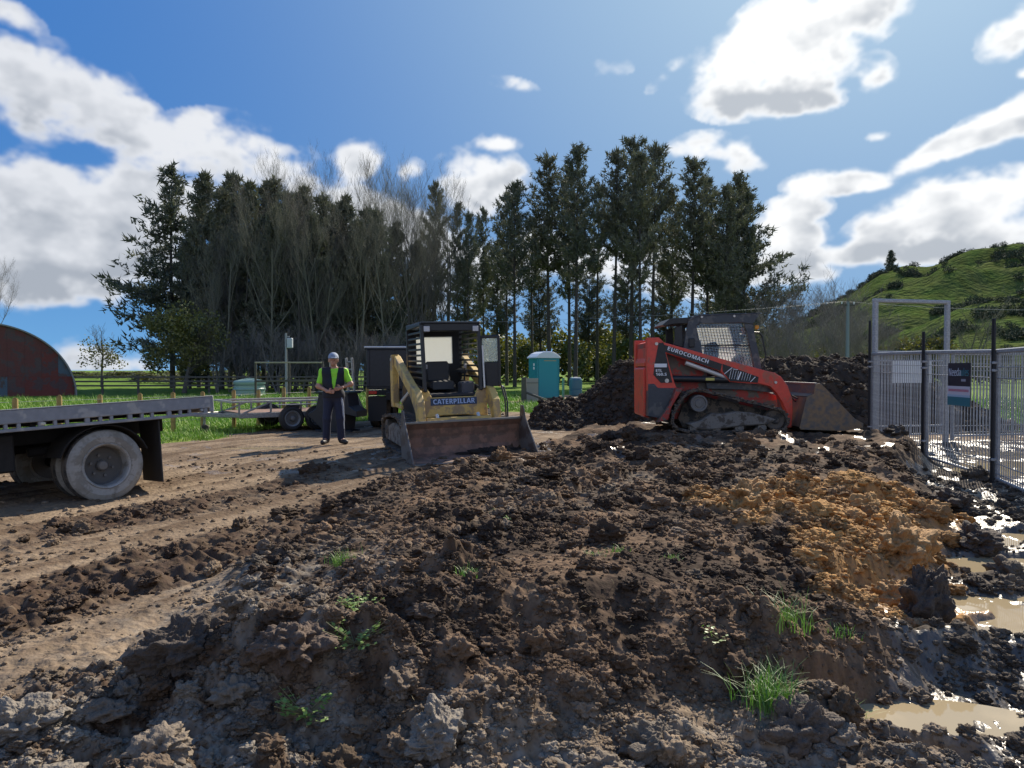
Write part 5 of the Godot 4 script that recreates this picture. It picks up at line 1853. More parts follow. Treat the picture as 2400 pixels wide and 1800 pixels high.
func make_yellow_loader() -> void:
	var o := thing("track_loader", "dusty yellow track loader with open black cab and muddy bucket lowered in front", "loader", Vector3(-1.13, 0.13, -12.14), deg_to_rad(-70.0))
	o.rotation.x = deg_to_rad(1.6)
	var mud := Color(0.085, 0.066, 0.050)
	var yellow := grime_mat("dusty_yellow", 821, Color(0.60, 0.41, 0.125), Color(0.34, 0.24, 0.125), 0.46, 0.62, 0.9)
	var black := mat("cab_black", Color(0.014, 0.017, 0.024), 0.40, 0.0, grey(803, 0.03, 4, 0.75, 1.0), 1.5)
	var dull := mat("dull_black", Color(0.020, 0.022, 0.028), 0.7)
	var rubber: Material = mats["muddy_rubber"]
	var caked: Material = mats["caked_mud"]
	var steel: Material = mats["ram_steel"]
	# lower frame and tracks
	prism("hull", o, PackedVector2Array([Vector2(-1.15, 0.28), Vector2(-1.2, 0.95), Vector2(-0.95, 1.18), Vector2(-0.55, 1.05), Vector2(0.45, 0.72), Vector2(0.62, 0.45), Vector2(0.55, 0.25)]), -0.50, 0.50, dull, 0.02)
	for s in [1.0, -1.0]:
		belt(o, PackedVector2Array([Vector2(-0.98, 0.10), Vector2(-1.06, 0.25), Vector2(-1.04, 0.42), Vector2(-0.88, 0.54), Vector2(-0.3, 0.60), Vector2(0.3, 0.58), Vector2(0.72, 0.47), Vector2(0.86, 0.32), Vector2(0.86, 0.16), Vector2(0.74, 0.03), Vector2(0.5, 0.0), Vector2(-0.7, 0.0)]), 0.52 * s, 0.90 * s, 0.035, rubber, rubber, 0.10)
		var run := prism("track_frame", o, PackedVector2Array([Vector2(-0.85, 0.12), Vector2(-0.85, 0.34), Vector2(-0.3, 0.45), Vector2(0.4, 0.42), Vector2(0.7, 0.30), Vector2(0.68, 0.1)]), 0.56 * s, 0.86 * s, caked, 0.02)
		ring_shape("idler_wheel", run, Vector3(0.62, 0.23, 0.86 * s), Vector3(0, 0, s), [[0.0, 0.02], [0.05, 0.02], [0.07, 0.0], [0.15, 0.01], [0.17, 0.0], [0.17, -0.2]], rubber, 22)
		ring_shape("sprocket", run, Vector3(-0.80, 0.30, 0.86 * s), Vector3(0, 0, s), [[0.0, 0.02], [0.06, 0.02], [0.08, 0.0], [0.16, 0.01], [0.18, 0.0], [0.18, -0.2]], rubber, 22)
		# arms: rear upright, long beam, front leg
		prism("rear_tower", o, PackedVector2Array([Vector2(-1.10, 0.68), Vector2(-1.10, 1.40), Vector2(-1.02, 1.62), Vector2(-0.90, 1.62), Vector2(-0.90, 0.68)]), 0.60 * s, 0.72 * s, yellow, 0.012)
		var arm := prism("lift_arm", o, PackedVector2Array([Vector2(-1.0, 1.62), Vector2(-0.90, 1.60), Vector2(0.42, 1.10), Vector2(0.72, 1.02), Vector2(0.93, 0.84), Vector2(0.99, 0.52), Vector2(0.99, 0.18), Vector2(0.86, 0.16), Vector2(0.84, 0.46), Vector2(0.76, 0.66), Vector2(0.50, 0.84), Vector2(0.30, 0.95), Vector2(-0.98, 1.44)]), 0.56 * s, 0.68 * s, yellow, 0.014)
		bar("pivot_pin", arm, Vector3(-0.97, 1.53, 0.55 * s), Vector3(-0.97, 1.53, 0.735 * s), 0.03, mats["bolt_steel"])
		bar("lift_ram", o, Vector3(-0.55, 0.80, 0.62 * s), Vector3(0.35, 1.04, 0.62 * s), 0.035, steel, 12)
		beam("arm_link", o, Vector3(-0.95, 0.72, 0.66 * s), Vector3(-0.35, 0.70, 0.66 * s), 0.05, 0.07, yellow, 0.01)
	# front panel with the name
	var fp := prism("front_panel", o, PackedVector2Array([Vector2(-0.57, 0.56), Vector2(-0.57, 1.0), Vector2(-0.42, 1.02), Vector2(-0.36, 0.89), Vector2(0.36, 0.89), Vector2(0.42, 1.02), Vector2(0.57, 1.0), Vector2(0.57, 0.56), Vector2(0.38, 0.565), Vector2(0.2, 0.59), Vector2(-0.2, 0.59), Vector2(-0.38, 0.565)]), 0.0, 0.06, yellow, 0.012, Vector3(0.62, 0, 0), Basis(Vector3(0, 0, -1), Vector3(0, 1, 0), Vector3(1, 0, 0)).rotated(Vector3(0, 0, 1), 0.10))
	box("name_plate", fp, Vector3(0, 0.815, 0.064), Vector3(0.78, 0.115, 0.006), mat("plate_navy", Color(0.012, 0.035, 0.085), 0.45), 0.001)
	lettering("name_lettering", fp, "CATERPILLAR", 0.082, 0.004, mat("pale_blue_print", Color(0.34, 0.46, 0.70), 0.5), Vector3(0, 0.815, 0.070), Basis.IDENTITY, 1.02)
	prism("cross_tube", o, PackedVector2Array([Vector2(0.78, 0.40), Vector2(0.78, 0.58), Vector2(0.92, 0.58), Vector2(0.98, 0.40)]), -0.55, 0.55, yellow, 0.02)
	box("coupler", o, Vector3(0.92, 0.28, 0), Vector3(0.12, 0.32, 1.0), dull, 0.02)
	for s in [1.0, -1.0]: bar("tilt_ram", o, Vector3(0.80, 0.62, 0.34 * s), Vector3(0.96, 0.46, 0.34 * s), 0.03, steel, 12)
	# cab
	var cab := thing_part("cab", o)
	var fx := 0.52
	var bx := -0.62
	for s in [1.0, -1.0]:
		beam("front_post", cab, Vector3(fx + 0.06, 0.98, 0.47 * s), Vector3(fx - 0.02, 2.08, 0.48 * s), 0.07, 0.06, black, 0.012)
		beam("rear_post", cab, Vector3(bx - 0.02, 1.10, 0.46 * s), Vector3(bx, 2.06, 0.47 * s), 0.07, 0.07, black, 0.012)
		beam("top_rail", cab, Vector3(bx, 2.06, 0.47 * s), Vector3(fx, 2.08, 0.48 * s), 0.07, 0.07, black, 0.012)
		for k in 9: beam("side_slat", cab, Vector3(bx + 0.04, 1.22 + k * 0.092, 0.475 * s), Vector3(fx - 0.02, 1.20 + k * 0.094, 0.485 * s), 0.020, 0.034, black, 0.004)
		beam("side_sill", cab, Vector3(bx, 1.10, 0.47 * s), Vector3(fx, 1.0, 0.48 * s), 0.05, 0.10, black, 0.01)
		box("work_lamp", cab, Vector3(fx + 0.02, 2.0, 0.41 * s), Vector3(0.06, 0.10, 0.11), mat("lamp_body", Color(0.10, 0.10, 0.11), 0.5), 0.012)
		box("lamp_lens", cab, Vector3(fx + 0.052, 2.0, 0.41 * s), Vector3(0.012, 0.085, 0.095), mat("clear_lens", Color(0.50, 0.50, 0.52), 0.15), 0.006)
	box("roof", cab, Vector3((fx + bx) / 2.0, 2.10, 0), Vector3(fx - bx + 0.10, 0.04, 1.0), black, 0.016)
	for k in 8: box("roof_slot", cab, Vector3(fx - 0.02, 2.122, -0.28 + k * 0.075), Vector3(0.10, 0.012, 0.045), mat("slot_green", Color(0.20, 0.23, 0.17), 0.5), 0.004)
	box("header", cab, Vector3(fx, 2.03, 0), Vector3(0.06, 0.13, 0.90), black, 0.012)
	# rear wall with its window
	prism("rear_wall", cab, PackedVector2Array([Vector2(-0.46, 1.05), Vector2(-0.46, 1.44), Vector2(0.46, 1.44), Vector2(0.46, 1.05)]), -0.02, 0.02, dull, 0.006, Vector3(bx, 0, 0), Basis(Vector3(0, 0, -1), Vector3(0, 1, 0), Vector3(1, 0, 0)))
	for s in [1.0, -1.0]: box("rear_wall", cab, Vector3(bx, 1.72, 0.395 * s), Vector3(0.04, 0.62, 0.13), dull, 0.01)
	box("rear_wall", cab, Vector3(bx, 1.98, 0), Vector3(0.045, 0.12, 0.90), dull, 0.01)
	var pane := mat("dusty_pane", Color(0.42, 0.56, 0.66), 0.35)
	pane.transparency = BaseMaterial3D.TRANSPARENCY_ALPHA
	pane.albedo_color.a = 0.80
	pane.backlight_enabled = true
	pane.backlight = Color(1.0, 1.0, 0.97)
	box("rear_window", cab, Vector3(bx, 1.68, 0), Vector3(0.008, 0.50, 0.68), pane, 0.002)
	prism("seat", cab, PackedVector2Array([Vector2(-0.50, 1.02), Vector2(-0.50, 1.45), Vector2(-0.38, 1.48), Vector2(-0.30, 1.16), Vector2(0.02, 1.13), Vector2(0.04, 1.0)]), -0.20, 0.24, mats["seat_vinyl"], 0.04)
	for s in [1.0, -1.0]:
		box("arm_rest", cab, Vector3(-0.15, 1.30, 0.36 * s), Vector3(0.40, 0.10, 0.10), dull, 0.03)
		bar("control_lever", cab, Vector3(0.06, 1.12, 0.34 * s), Vector3(0.14, 1.36, 0.34 * s), 0.014, dull)
		bar("lever_knob", cab, Vector3(0.14, 1.36, 0.34 * s), Vector3(0.155, 1.42, 0.34 * s), 0.026, mat("knob_grey", Color(0.35, 0.35, 0.36), 0.4))
	box("foot_rest", cab, Vector3(0.30, 0.98, -0.30), Vector3(0.30, 0.30, 0.22), mat("grey_plastic", Color(0.055, 0.060, 0.075), 0.5), 0.03)
	box("floor_pan", cab, Vector3(0.0, 0.92, 0), Vector3(1.1, 0.05, 0.86), dull, 0.01)
	# the door swung open on the far side
	var door := thing_part("cab_door", o)
	door.position = Vector3(0.50, 0, -0.50)
	door.rotation.y = deg_to_rad(48.0)
	beam("door_frame", door, Vector3(0.02, 1.05, 0), Vector3(0.02, 1.86, 0), 0.04, 0.05, black, 0.01)
	beam("door_frame", door, Vector3(0.34, 1.05, 0), Vector3(0.34, 1.86, 0), 0.04, 0.05, black, 0.01)
	beam("door_frame", door, Vector3(0.0, 1.86, 0), Vector3(0.36, 1.86, 0), 0.04, 0.05, black, 0.01)
	box("door_panel", door, Vector3(0.18, 1.24, 0), Vector3(0.34, 0.40, 0.03), black, 0.01)
	var dg := mat("door_glass", Color(0.55, 0.65, 0.62), 0.08)
	dg.transparency = BaseMaterial3D.TRANSPARENCY_ALPHA
	dg.albedo_color.a = 0.30
	box("door_glass", door, Vector3(0.18, 1.65, 0), Vector3(0.29, 0.40, 0.008), dg, 0.002)
	bar("grab_handle", o, Vector3(0.60, 1.02, -0.53), Vector3(0.54, 1.72, -0.53), 0.018, steel)
	for k in 2:
		pipe("hydraulic_hose", o, [Vector3(0.55, 1.06, -0.72 - k * 0.05), Vector3(0.72, 1.06 - k * 0.05, -0.78 - k * 0.05), Vector3(0.86, 0.84 - k * 0.05, -0.79 - k * 0.04), Vector3(0.92, 0.55, -0.78 - k * 0.03), Vector3(0.96, 0.35, -0.72)], 0.014, dull)
		bar("hose_ferrule", o, Vector3(0.58, 1.065 - k * 0.01, -0.73 - k * 0.05), Vector3(0.70, 1.065 - k * 0.045, -0.775 - k * 0.05), 0.020, steel)
	# bucket
	var rust := grime_mat("rusty_bucket", 831, Color(0.25, 0.140, 0.100), Color(0.14, 0.090, 0.068), 0.5, 0.75, 1.3)
	var shell := grime_mat("worn_bucket_shell", 832, Color(0.14, 0.125, 0.115), Color(0.075, 0.055, 0.045), 0.5, 0.6, 1.0)
	var b := bucket(o, PackedVector2Array([Vector2(1.06, 0.02), Vector2(1.02, 0.16), Vector2(1.04, 0.42), Vector2(1.10, 0.56), Vector2(1.14, 0.74), Vector2(1.24, 0.74), Vector2(1.32, 0.56), Vector2(1.82, 0.06), Vector2(1.84, -0.01), Vector2(1.12, -0.02)]), PackedVector2Array([Vector2(1.15, 0.53), Vector2(1.07, 0.44), Vector2(1.03, 0.30), Vector2(1.03, 0.15), Vector2(1.09, 0.04), Vector2(1.22, 0.0), Vector2(1.84, -0.01)]), 0.95, shell, rust, mats["worn_edge"])
	var dirt := part("mud_in_bucket", clod_mesh(47, 1.2, 4), mat("bucket_mud", Color(0.055, 0.040, 0.032), 0.95, 0.0, grey(32, 0.10, 4, 0.62, 1.0, 512), 2.0, grey(31, 0.045, 5, 0.0, 1.0, 512), 2.0), b, Vector3(1.22, 0.0, -0.35), Basis.from_scale(Vector3(0.22, 0.13, 0.55)))
	dirt.set_meta("label", "dark mud left lying in the bucket")

# ---------------------------------------------------------------- trucks and trailer
func tyre(parent: Node, at: Vector3, axis: Vector3, rad: float, wide: float, rubber: Material, rim_m: Material, dish: float, hub: bool) -> void:
	# axis points outwards; at is the middle of the outer face
	var w := thing_part("wheel", parent)
	w.position = at
	var rr := rad * 0.60
	ring_shape("tyre", w, Vector3.ZERO, axis, [[rr, -0.01], [rr + 0.02, 0.004], [rad * 0.80, 0.012], [rad * 0.93, -0.012], [rad * 0.975, -0.030]], rubber, 48)
	ring_shape("tread", w, Vector3.ZERO, axis, [[rad * 0.975, -0.030], [rad, -0.05], [rad, -wide * 0.3], [rad * 0.975, -wide * 0.31], [rad * 0.975, -wide * 0.36], [rad, -wide * 0.37], [rad, -wide * 0.63], [rad * 0.975, -wide * 0.64], [rad * 0.975, -wide * 0.69], [rad, -wide * 0.70], [rad, -wide + 0.06], [rad * 0.985, -wide + 0.04], [rad * 0.93, -wide + 0.012], [rr, -wide]], mats["muddy_rubber"], 48)
	ring_shape("rim", w, Vector3.ZERO, axis, [[rr + 0.012, 0.0], [rr + 0.004, 0.010], [rr - 0.010, 0.002], [rr - 0.022, -0.02], [rr - 0.03, -dish * 0.85]], rim_m, 40)
	ring_shape("wheel_disc", w, Vector3.ZERO, axis, [[rr - 0.03, -dish * 0.85], [rr - 0.05, -dish], [0.07, -dish - 0.005], [0.0, -dish - 0.005]], mat("disc_grey", Color(0.095, 0.093, 0.09), 0.7), 40)
	if hub:
		ring_shape("hub", w, Vector3.ZERO, axis, [[0.0, -dish + 0.075], [0.045, -dish + 0.07], [0.06, -dish + 0.05], [0.065, -dish - 0.01]], mats["hub_grey"], 20)
		var up := Vector3.UP
		var sd := axis.cross(up).normalized()
		for k in 6:
			var a := TAU * k / 6.0 + 0.3
			var p := (sd * cos(a) + up * sin(a)) * (rr - 0.13)
			bar("wheel_nut", w, p - axis * (dish + 0.01), p - axis * (dish - 0.03), 0.016, mats["hub_grey"], 6)

func make_flatbed() -> void:
	var o := thing("flatbed_truck", "flatbed truck with grey slotted deck rail and dusty dual wheels", "truck", Vector3(-4.58, ground(-4.4, 8.2) - 0.02, -8.06), deg_to_rad(50.0))
	o.rotation.z = deg_to_rad(2.2)
	o.rotation.x = deg_to_rad(-3.2)
	var deck := grime_mat("deck_grey", 841, Color(0.24, 0.25, 0.27), Color(0.34, 0.335, 0.325), 0.40, 0.6, 0.7)
	var lip := mat("deck_lip", Color(0.30, 0.31, 0.32), 0.45, 0.3)
	var under := mat("chassis_black", Color(0.016, 0.015, 0.015), 0.85, 0.0, grey(803, 0.03, 4, 0.75, 1.0), 1.5)
	var dusty := grime_mat("dusty_tyre", 842, Color(0.32, 0.31, 0.285), Color(0.20, 0.185, 0.16), 0.45, 0.92, 1.2)
	var rimm := grime_mat("dusty_rim", 843, Color(0.34, 0.34, 0.33), Color(0.20, 0.18, 0.15), 0.45, 0.55, 1.5, 0.15)
	var x0 := -5.2
	var x1 := 1.26
	var bed := box("deck", o, Vector3((x0 + x1) / 2.0, 1.075, -1.06), Vector3(x1 - x0 - 0.02, 0.05, 2.16), deck, 0.006)
	for s in [1.0, -1.0]:
		var z := 0.055 if s > 0.0 else -2.175
		box("side_rail", o, Vector3((x0 + x1) / 2.0, 1.045, z), Vector3(x1 - x0, 0.145, 0.05), deck, 0.008)
		box("rail_lip", o, Vector3((x0 + x1) / 2.0, 1.121, z + 0.002), Vector3(x1 - x0 + 0.004, 0.010, 0.056), lip, 0.003)
		box("lower_rail", o, Vector3((x0 + x1) / 2.0 - 0.03, 0.905, z), Vector3(x1 - x0 - 0.08, 0.036, 0.045), deck, 0.006)
		var x := x1 - 0.10
		var k := 0
		while x > x0:
			box("rail_post", o, Vector3(x, 0.948, z - 0.002), Vector3(0.035 if k % 3 != 0 else 0.05, 0.052, 0.042), deck, 0.004)
			x -= [0.20, 0.115, 0.135][k % 3]
			k += 1
	box("rear_rail", o, Vector3(x1 - 0.02, 1.02, -1.06), Vector3(0.06, 0.20, 2.28), deck, 0.01)
	for z in [-0.62, -1.50]: box("chassis_rail", o, Vector3((x0 + x1) / 2.0 - 0.2, 0.80, z), Vector3(x1 - x0 - 0.3, 0.18, 0.07), under, 0.01)
	var xb := x1 - 0.3
	while xb > x0:
		box("cross_bearer", o, Vector3(xb, 0.985, -1.06), Vector3(0.06, 0.12, 2.1), under, 0.006)
		xb -= 0.55
	bar("axle", o, Vector3(0, 0.41, -0.3), Vector3(0, 0.41, -1.85), 0.07, under, 14)
	bar("differential", o, Vector3(0, 0.41, -0.9), Vector3(0, 0.41, -1.25), 0.17, under, 16)
	for q in [[0.0, 1.0], [-0.34, 1.0], [-1.79, 1.0], [-2.13, -1.0]]:
		if q[1] > 0.0: tyre(o, Vector3(0, 0.41, q[0]), Vector3(0, 0, 1), 0.415, 0.225, dusty, rimm, 0.17 if q[0] == 0.0 else 0.05, q[0] == 0.0)
		else: tyre(o, Vector3(0, 0.41, q[0]), Vector3(0, 0, -1), 0.415, 0.225, dusty, rimm, 0.13, true)
	for z in [[0.02, -0.52], [-1.62, -2.16]]:
		box("mud_flap", o, Vector3(0.60, 0.50, (z[0] + z[1]) / 2.0), Vector3(0.018, 0.74, z[0] - z[1]), mat("flap_rubber", Color(0.022, 0.022, 0.023), 0.7), 0.004)
		var gp := PackedVector2Array()
		for k in 13:
			var a := lerpf(deg_to_rad(18.0), deg_to_rad(162.0), k / 12.0)
			gp.push_back(Vector2(cos(a) * 0.49, 0.41 + sin(a) * 0.47))
		for k in 13:
			var a := lerpf(deg_to_rad(162.0), deg_to_rad(18.0), k / 12.0)
			gp.push_back(Vector2(cos(a) * 0.475, 0.41 + sin(a) * 0.455))
		prism("mud_guard", o, gp, z[1], z[0] - 0.03, under, 0.003)
	box("spring", o, Vector3(0, 0.62, -0.62), Vector3(1.2, 0.10, 0.08), under, 0.02)
	box("spring", o, Vector3(0, 0.62, -1.50), Vector3(1.2, 0.10, 0.08), under, 0.02)
	box("tool_box", o, Vector3(-1.35, 0.66, -0.30), Vector3(1.0, 0.40, 0.42), under, 0.02)
	box("fuel_tank", o, Vector3(-2.5, 0.62, -0.34), Vector3(0.9, 0.45, 0.48), under, 0.06)
	box("marker_lamp", o, Vector3(-0.62, 0.948, 0.066), Vector3(0.05, 0.032, 0.03), mat("marker_lens", Color(0.55, 0.53, 0.42), 0.25), 0.008)
	bar("rope_hook", o, Vector3(1.10, 0.955, 0.06), Vector3(1.10, 0.955, 0.10), 0.018, lip)
	# the cab end, beyond the frame
	for z in [0.0, -2.13]: tyre(o, Vector3(-4.4, 0.41, z), Vector3(0, 0, 1.0 if z == 0.0 else -1.0), 0.415, 0.24, dusty, rimm, 0.02, true)
	prism("truck_cab", o, PackedVector2Array([Vector2(-5.35, 0.95), Vector2(-5.35, 2.35), Vector2(-5.6, 2.5), Vector2(-6.5, 2.42), Vector2(-6.85, 1.6), Vector2(-6.9, 0.55), Vector2(-6.4, 0.5), Vector2(-6.3, 0.9), Vector2(-5.7, 0.95)]), -2.05, -0.05, mat("cab_white", Color(0.65, 0.65, 0.64), 0.35), 0.03)
	box("headboard", o, Vector3(-5.18, 1.7, -1.06), Vector3(0.06, 1.2, 2.1), deck, 0.01)
	for z in [-0.62, -1.50]: box("chassis_rail", o, Vector3(-5.9, 0.80, z), Vector3(1.7, 0.18, 0.07), under, 0.01)

func make_tipper() -> void:
	var o := thing("tip_truck", "black tip truck seen from behind, half hidden by the yellow loader", "truck", Vector3(-2.62, 0.0, -17.6), deg_to_rad(2.0))
	var navy := mat("tipper_navy", Color(0.012, 0.015, 0.024), 0.45, 0.0, grey(803, 0.03, 4, 0.75, 1.0), 1.0)
	var under: Material = mats["chassis_black"]
	var tray := thing_part("tray", o)
	box("tailgate", tray, Vector3(0, 1.50, 0), Vector3(1.95, 0.92, 0.05), navy, 0.01)
	for k in 4: box("gate_rib", tray, Vector3(-0.93 + k * 0.62, 1.50, 0.035), Vector3(0.06, 0.90, 0.03), navy, 0.006)
	for s in [1.0, -1.0]: box("side_wall", tray, Vector3(0.96 * s, 1.50, -1.4), Vector3(0.05, 0.96, 2.75), navy, 0.01)
	box("tray_floor", tray, Vector3(0, 1.03, -1.4), Vector3(1.95, 0.08, 2.8), navy, 0.01)
	box("head_wall", tray, Vector3(0, 1.60, -2.78), Vector3(1.95, 1.16, 0.05), navy, 0.01)
	box("top_rail", tray, Vector3(0, 1.985, 0.01), Vector3(2.02, 0.05, 0.08), navy, 0.01)
	bar("tarp_roller", tray, Vector3(-1.03, 2.02, 0.0), Vector3(1.0, 2.02, 0.0), 0.028, mats["bolt_steel"])
	box("chassis", o, Vector3(0, 0.82, -1.9), Vector3(0.9, 0.20, 4.6), under, 0.02)
	box("lamp_bar", o, Vector3(0, 0.90, 0.02), Vector3(1.85, 0.12, 0.05), under, 0.01)
	for s in [1.0, -1.0]:
		box("tail_lamp", o, Vector3(0.82 * s, 0.90, 0.05), Vector3(0.20, 0.08, 0.03), mat("red_lens", Color(0.45, 0.03, 0.015), 0.2), 0.01)
		box("mud_flap", o, Vector3(0.72 * s, 0.50, -0.05), Vector3(0.46, 0.62, 0.02), mats["flap_rubber"], 0.004)
		tyre(o, Vector3(0.96 * s, 0.40, -0.65), Vector3(s, 0, 0), 0.40, 0.24, mats["muddy_rubber"], mats["dusty_rim"], 0.12, true)
		tyre(o, Vector3(0.69 * s, 0.40, -0.65), Vector3(s, 0, 0), 0.40, 0.24, mats["muddy_rubber"], mats["dusty_rim"], 0.05, false)
		tyre(o, Vector3(0.95 * s, 0.40, -3.9), Vector3(s, 0, 0), 0.40, 0.24, mats["muddy_rubber"], mats["dusty_rim"], 0.02, true)
	prism("truck_cab", o, PackedVector2Array([Vector2(2.95, 0.6), Vector2(2.95, 2.0), Vector2(3.1, 2.1), Vector2(4.2, 2.05), Vector2(4.6, 1.4), Vector2(4.6, 0.5), Vector2(4.2, 0.5), Vector2(4.1, 0.8), Vector2(3.6, 0.8), Vector2(3.5, 0.6)]), -0.92, 0.92, navy, 0.03, Vector3.ZERO, Basis(Vector3(0, 0, -1), Vector3(0, 1, 0), Vector3(1, 0, 0)))
	# a black attachment left on the ground beside it
	var a := thing("hopper_attachment", "black steel hopper attachment standing on the ground behind the person", "attachment", Vector3(-4.15, 0.0, -16.9), deg_to_rad(-12.0))
	prism("hopper", a, PackedVector2Array([Vector2(-0.42, 0.55), Vector2(-0.62, 0.42), Vector2(-0.60, 0.36), Vector2(-0.30, 0.10), Vector2(-0.26, 0.0), Vector2(0.30, 0.0), Vector2(0.34, 0.42), Vector2(0.62, 0.36), Vector2(0.62, 0.50), Vector2(0.42, 0.62), Vector2(0.38, 0.92), Vector2(-0.34, 0.92)]), -0.3, 0.3, navy, 0.015)
	box("rim", a, Vector3(0.02, 0.93, 0), Vector3(0.84, 0.05, 0.70), mat("green_black", Color(0.016, 0.030, 0.030), 0.5), 0.01)
	for s in [1.0, -1.0]: box("skid", a, Vector3(0.0, 0.02, 0.22 * s), Vector3(0.9, 0.06, 0.10), navy, 0.01)

func make_trailer() -> void:
	var o := thing("plant_trailer", "galvanised plant trailer with upright loading ramps parked by the post fence", "trailer", Vector3(-6.95, 0.0, -15.8), deg_to_rad(37.0))
	var zinc := mat("galvanised", Color(0.34, 0.35, 0.36), 0.48, 0.35, grey(851, 0.035, 3, 0.72, 1.0, 256, FastNoiseLite.TYPE_CELLULAR), 3.0)
	var pale := mat("pale_galvanised", Color(0.52, 0.51, 0.47), 0.55, 0.15, grey(851, 0.035, 3, 0.72, 1.0, 256, FastNoiseLite.TYPE_CELLULAR), 3.0)
	var l0 := 0.85
	var l1 := 3.75
	var wd := 1.5
	for z in [0.0, -wd]:
		beam("chassis_beam", o, Vector3(l0, 0.40, z), Vector3(l1, 0.40, z), 0.05, 0.12, zinc, 0.008)
		beam("side_rail", o, Vector3(l0 - 0.15, 0.72, z), Vector3(l1, 0.72, z), 0.05, 0.05, pale, 0.008)
		for k in 5: beam("rail_post", o, Vector3(l0 + k * (l1 - l0) / 4.0, 0.46, z), Vector3(l0 + k * (l1 - l0) / 4.0, 0.70, z), 0.04, 0.04, zinc, 0.006)
		beam("brace", o, Vector3(l0 + 0.1, 0.46, z), Vector3(l0 + 0.72, 0.70, z), 0.03, 0.04, zinc, 0.006)
		beam("draw_bar", o, Vector3(0.05, 0.42, -wd / 2.0), Vector3(l0 + 0.05, 0.40, z), 0.06, 0.09, zinc, 0.01)
	box("deck_plate", o, Vector3((l0 + l1) / 2.0, 0.462, -wd / 2.0), Vector3(l1 - l0 - 0.05, 0.012, wd - 0.06), mats["rusty_bucket"], 0.003)
	for k in 5: beam("cross_member", o, Vector3(l0 + 0.05 + k * 0.7, 0.42, 0.0), Vector3(l0 + 0.05 + k * 0.7, 0.42, -wd), 0.05, 0.06, zinc, 0.006)
	beam("front_rail", o, Vector3(l0 - 0.15, 0.72, 0), Vector3(l0 - 0.15, 0.72, -wd), 0.05, 0.05, pale, 0.008)
	beam("winch_post", o, Vector3(0.45, 0.42, -wd / 2.0), Vector3(0.42, 0.80, -wd / 2.0), 0.06, 0.06, pale, 0.008)
	box("coupling", o, Vector3(0.0, 0.47, -wd / 2.0), Vector3(0.26, 0.10, 0.10), pale, 0.02)
	bar("jockey_stand", o, Vector3(0.25, 0.62, -wd / 2.0 + 0.1), Vector3(0.25, 0.14, -wd / 2.0 + 0.1), 0.028, zinc)
	ring_shape("jockey_wheel", o, Vector3(0.25, 0.10, -wd / 2.0 + 0.12), Vector3(0, 0, 1), [[0.0, 0.02], [0.09, 0.02], [0.10, 0.0], [0.09, -0.03], [0.0, -0.03]], mats["muddy_rubber"], 20)
	for z in [0.14, -wd + 0.02]:
		for k in 2: tyre(o, Vector3(2.05 + k * 0.64, 0.30, z), Vector3(0, 0, 1), 0.30, 0.18, mats["flap_rubber"], zinc, 0.03, true)
		box("mud_guard", o, Vector3(2.37, 0.635, z - 0.09), Vector3(1.35, 0.02, 0.22), zinc, 0.004)
	# two ramps folded up at the tail
	for z in [-0.22, -wd + 0.22]:
		var r := thing_part("loading_ramp", o)
		r.position = Vector3(l1, 0.45, z)
		for s in [1.0, -1.0]:
			beam("ramp_rail", r, Vector3(0, 0, 0.17 * s), Vector3(-0.10, 1.32, 0.17 * s), 0.05, 0.06, pale, 0.008)
			prism("ramp_foot", r, PackedVector2Array([Vector2(0.0, 0.0), Vector2(0.22, 0.02), Vector2(0.04, 0.40), Vector2(-0.02, 0.40)]), 0.15 * s, 0.19 * s, pale, 0.006)
		for k in 7: beam("ramp_rung", r, Vector3(-0.015 * k, 0.08 + k * 0.19, -0.17), Vector3(-0.015 * k, 0.08 + k * 0.19, 0.17), 0.03, 0.03, zinc, 0.004)

# ---------------------------------------------------------------- stock fence, gate, sign
func fence_panel(a: Vector3, b: Vector3, tall: float, label: String, zinc: Material, called: String = "stock_fence", group: String = "galvanised stock panels in a line") -> Node3D:
	var ln := Vector2(b.x - a.x, b.z - a.z).length()
	var o := thing(called, label, "fence", a, atan2(-(b.z - a.z), b.x - a.x), group)
	var rise := b.y - a.y
	var sh := func(x: float, y: float) -> Vector3: return Vector3(x, y + rise * x / ln, 0)
	beam("top_rail", o, sh.call(0.0, tall - 0.03), sh.call(ln, tall - 0.03), 0.05, 0.06, zinc, 0.012)
	beam("bottom_rail", o, sh.call(0.03, 0.10), sh.call(ln - 0.03, 0.10), 0.035, 0.04, zinc, 0.01)
	beam("end_stile", o, sh.call(0.03, 0.0), sh.call(0.03, tall - 0.06), 0.06, 0.06, zinc, 0.012)
	beam("end_stile", o, sh.call(ln - 0.03, 0.0), sh.call(ln - 0.03, tall - 0.06), 0.06, 0.06, zinc, 0.012)
	for y in [0.17, 0.30, tall - 0.24, tall - 0.38]:
		bar("cross_wire", o, sh.call(0.05, y) + Vector3(0, 0, 0.009), sh.call(ln - 0.05, y) + Vector3(0, 0, 0.009), 0.0065, zinc, 6)
	var n := int(ln / 0.080)
	var f := Buf.new()
	f.tube(Vector3(0, 0.03, 0), Vector3(0, tall - 0.06, 0), 0.0075, 0.0075, 6)
	var rod := f.done()
	for k in range(1, n): part("upright_bar", rod, zinc, o, sh.call(ln * k / n, 0.0))
	return o

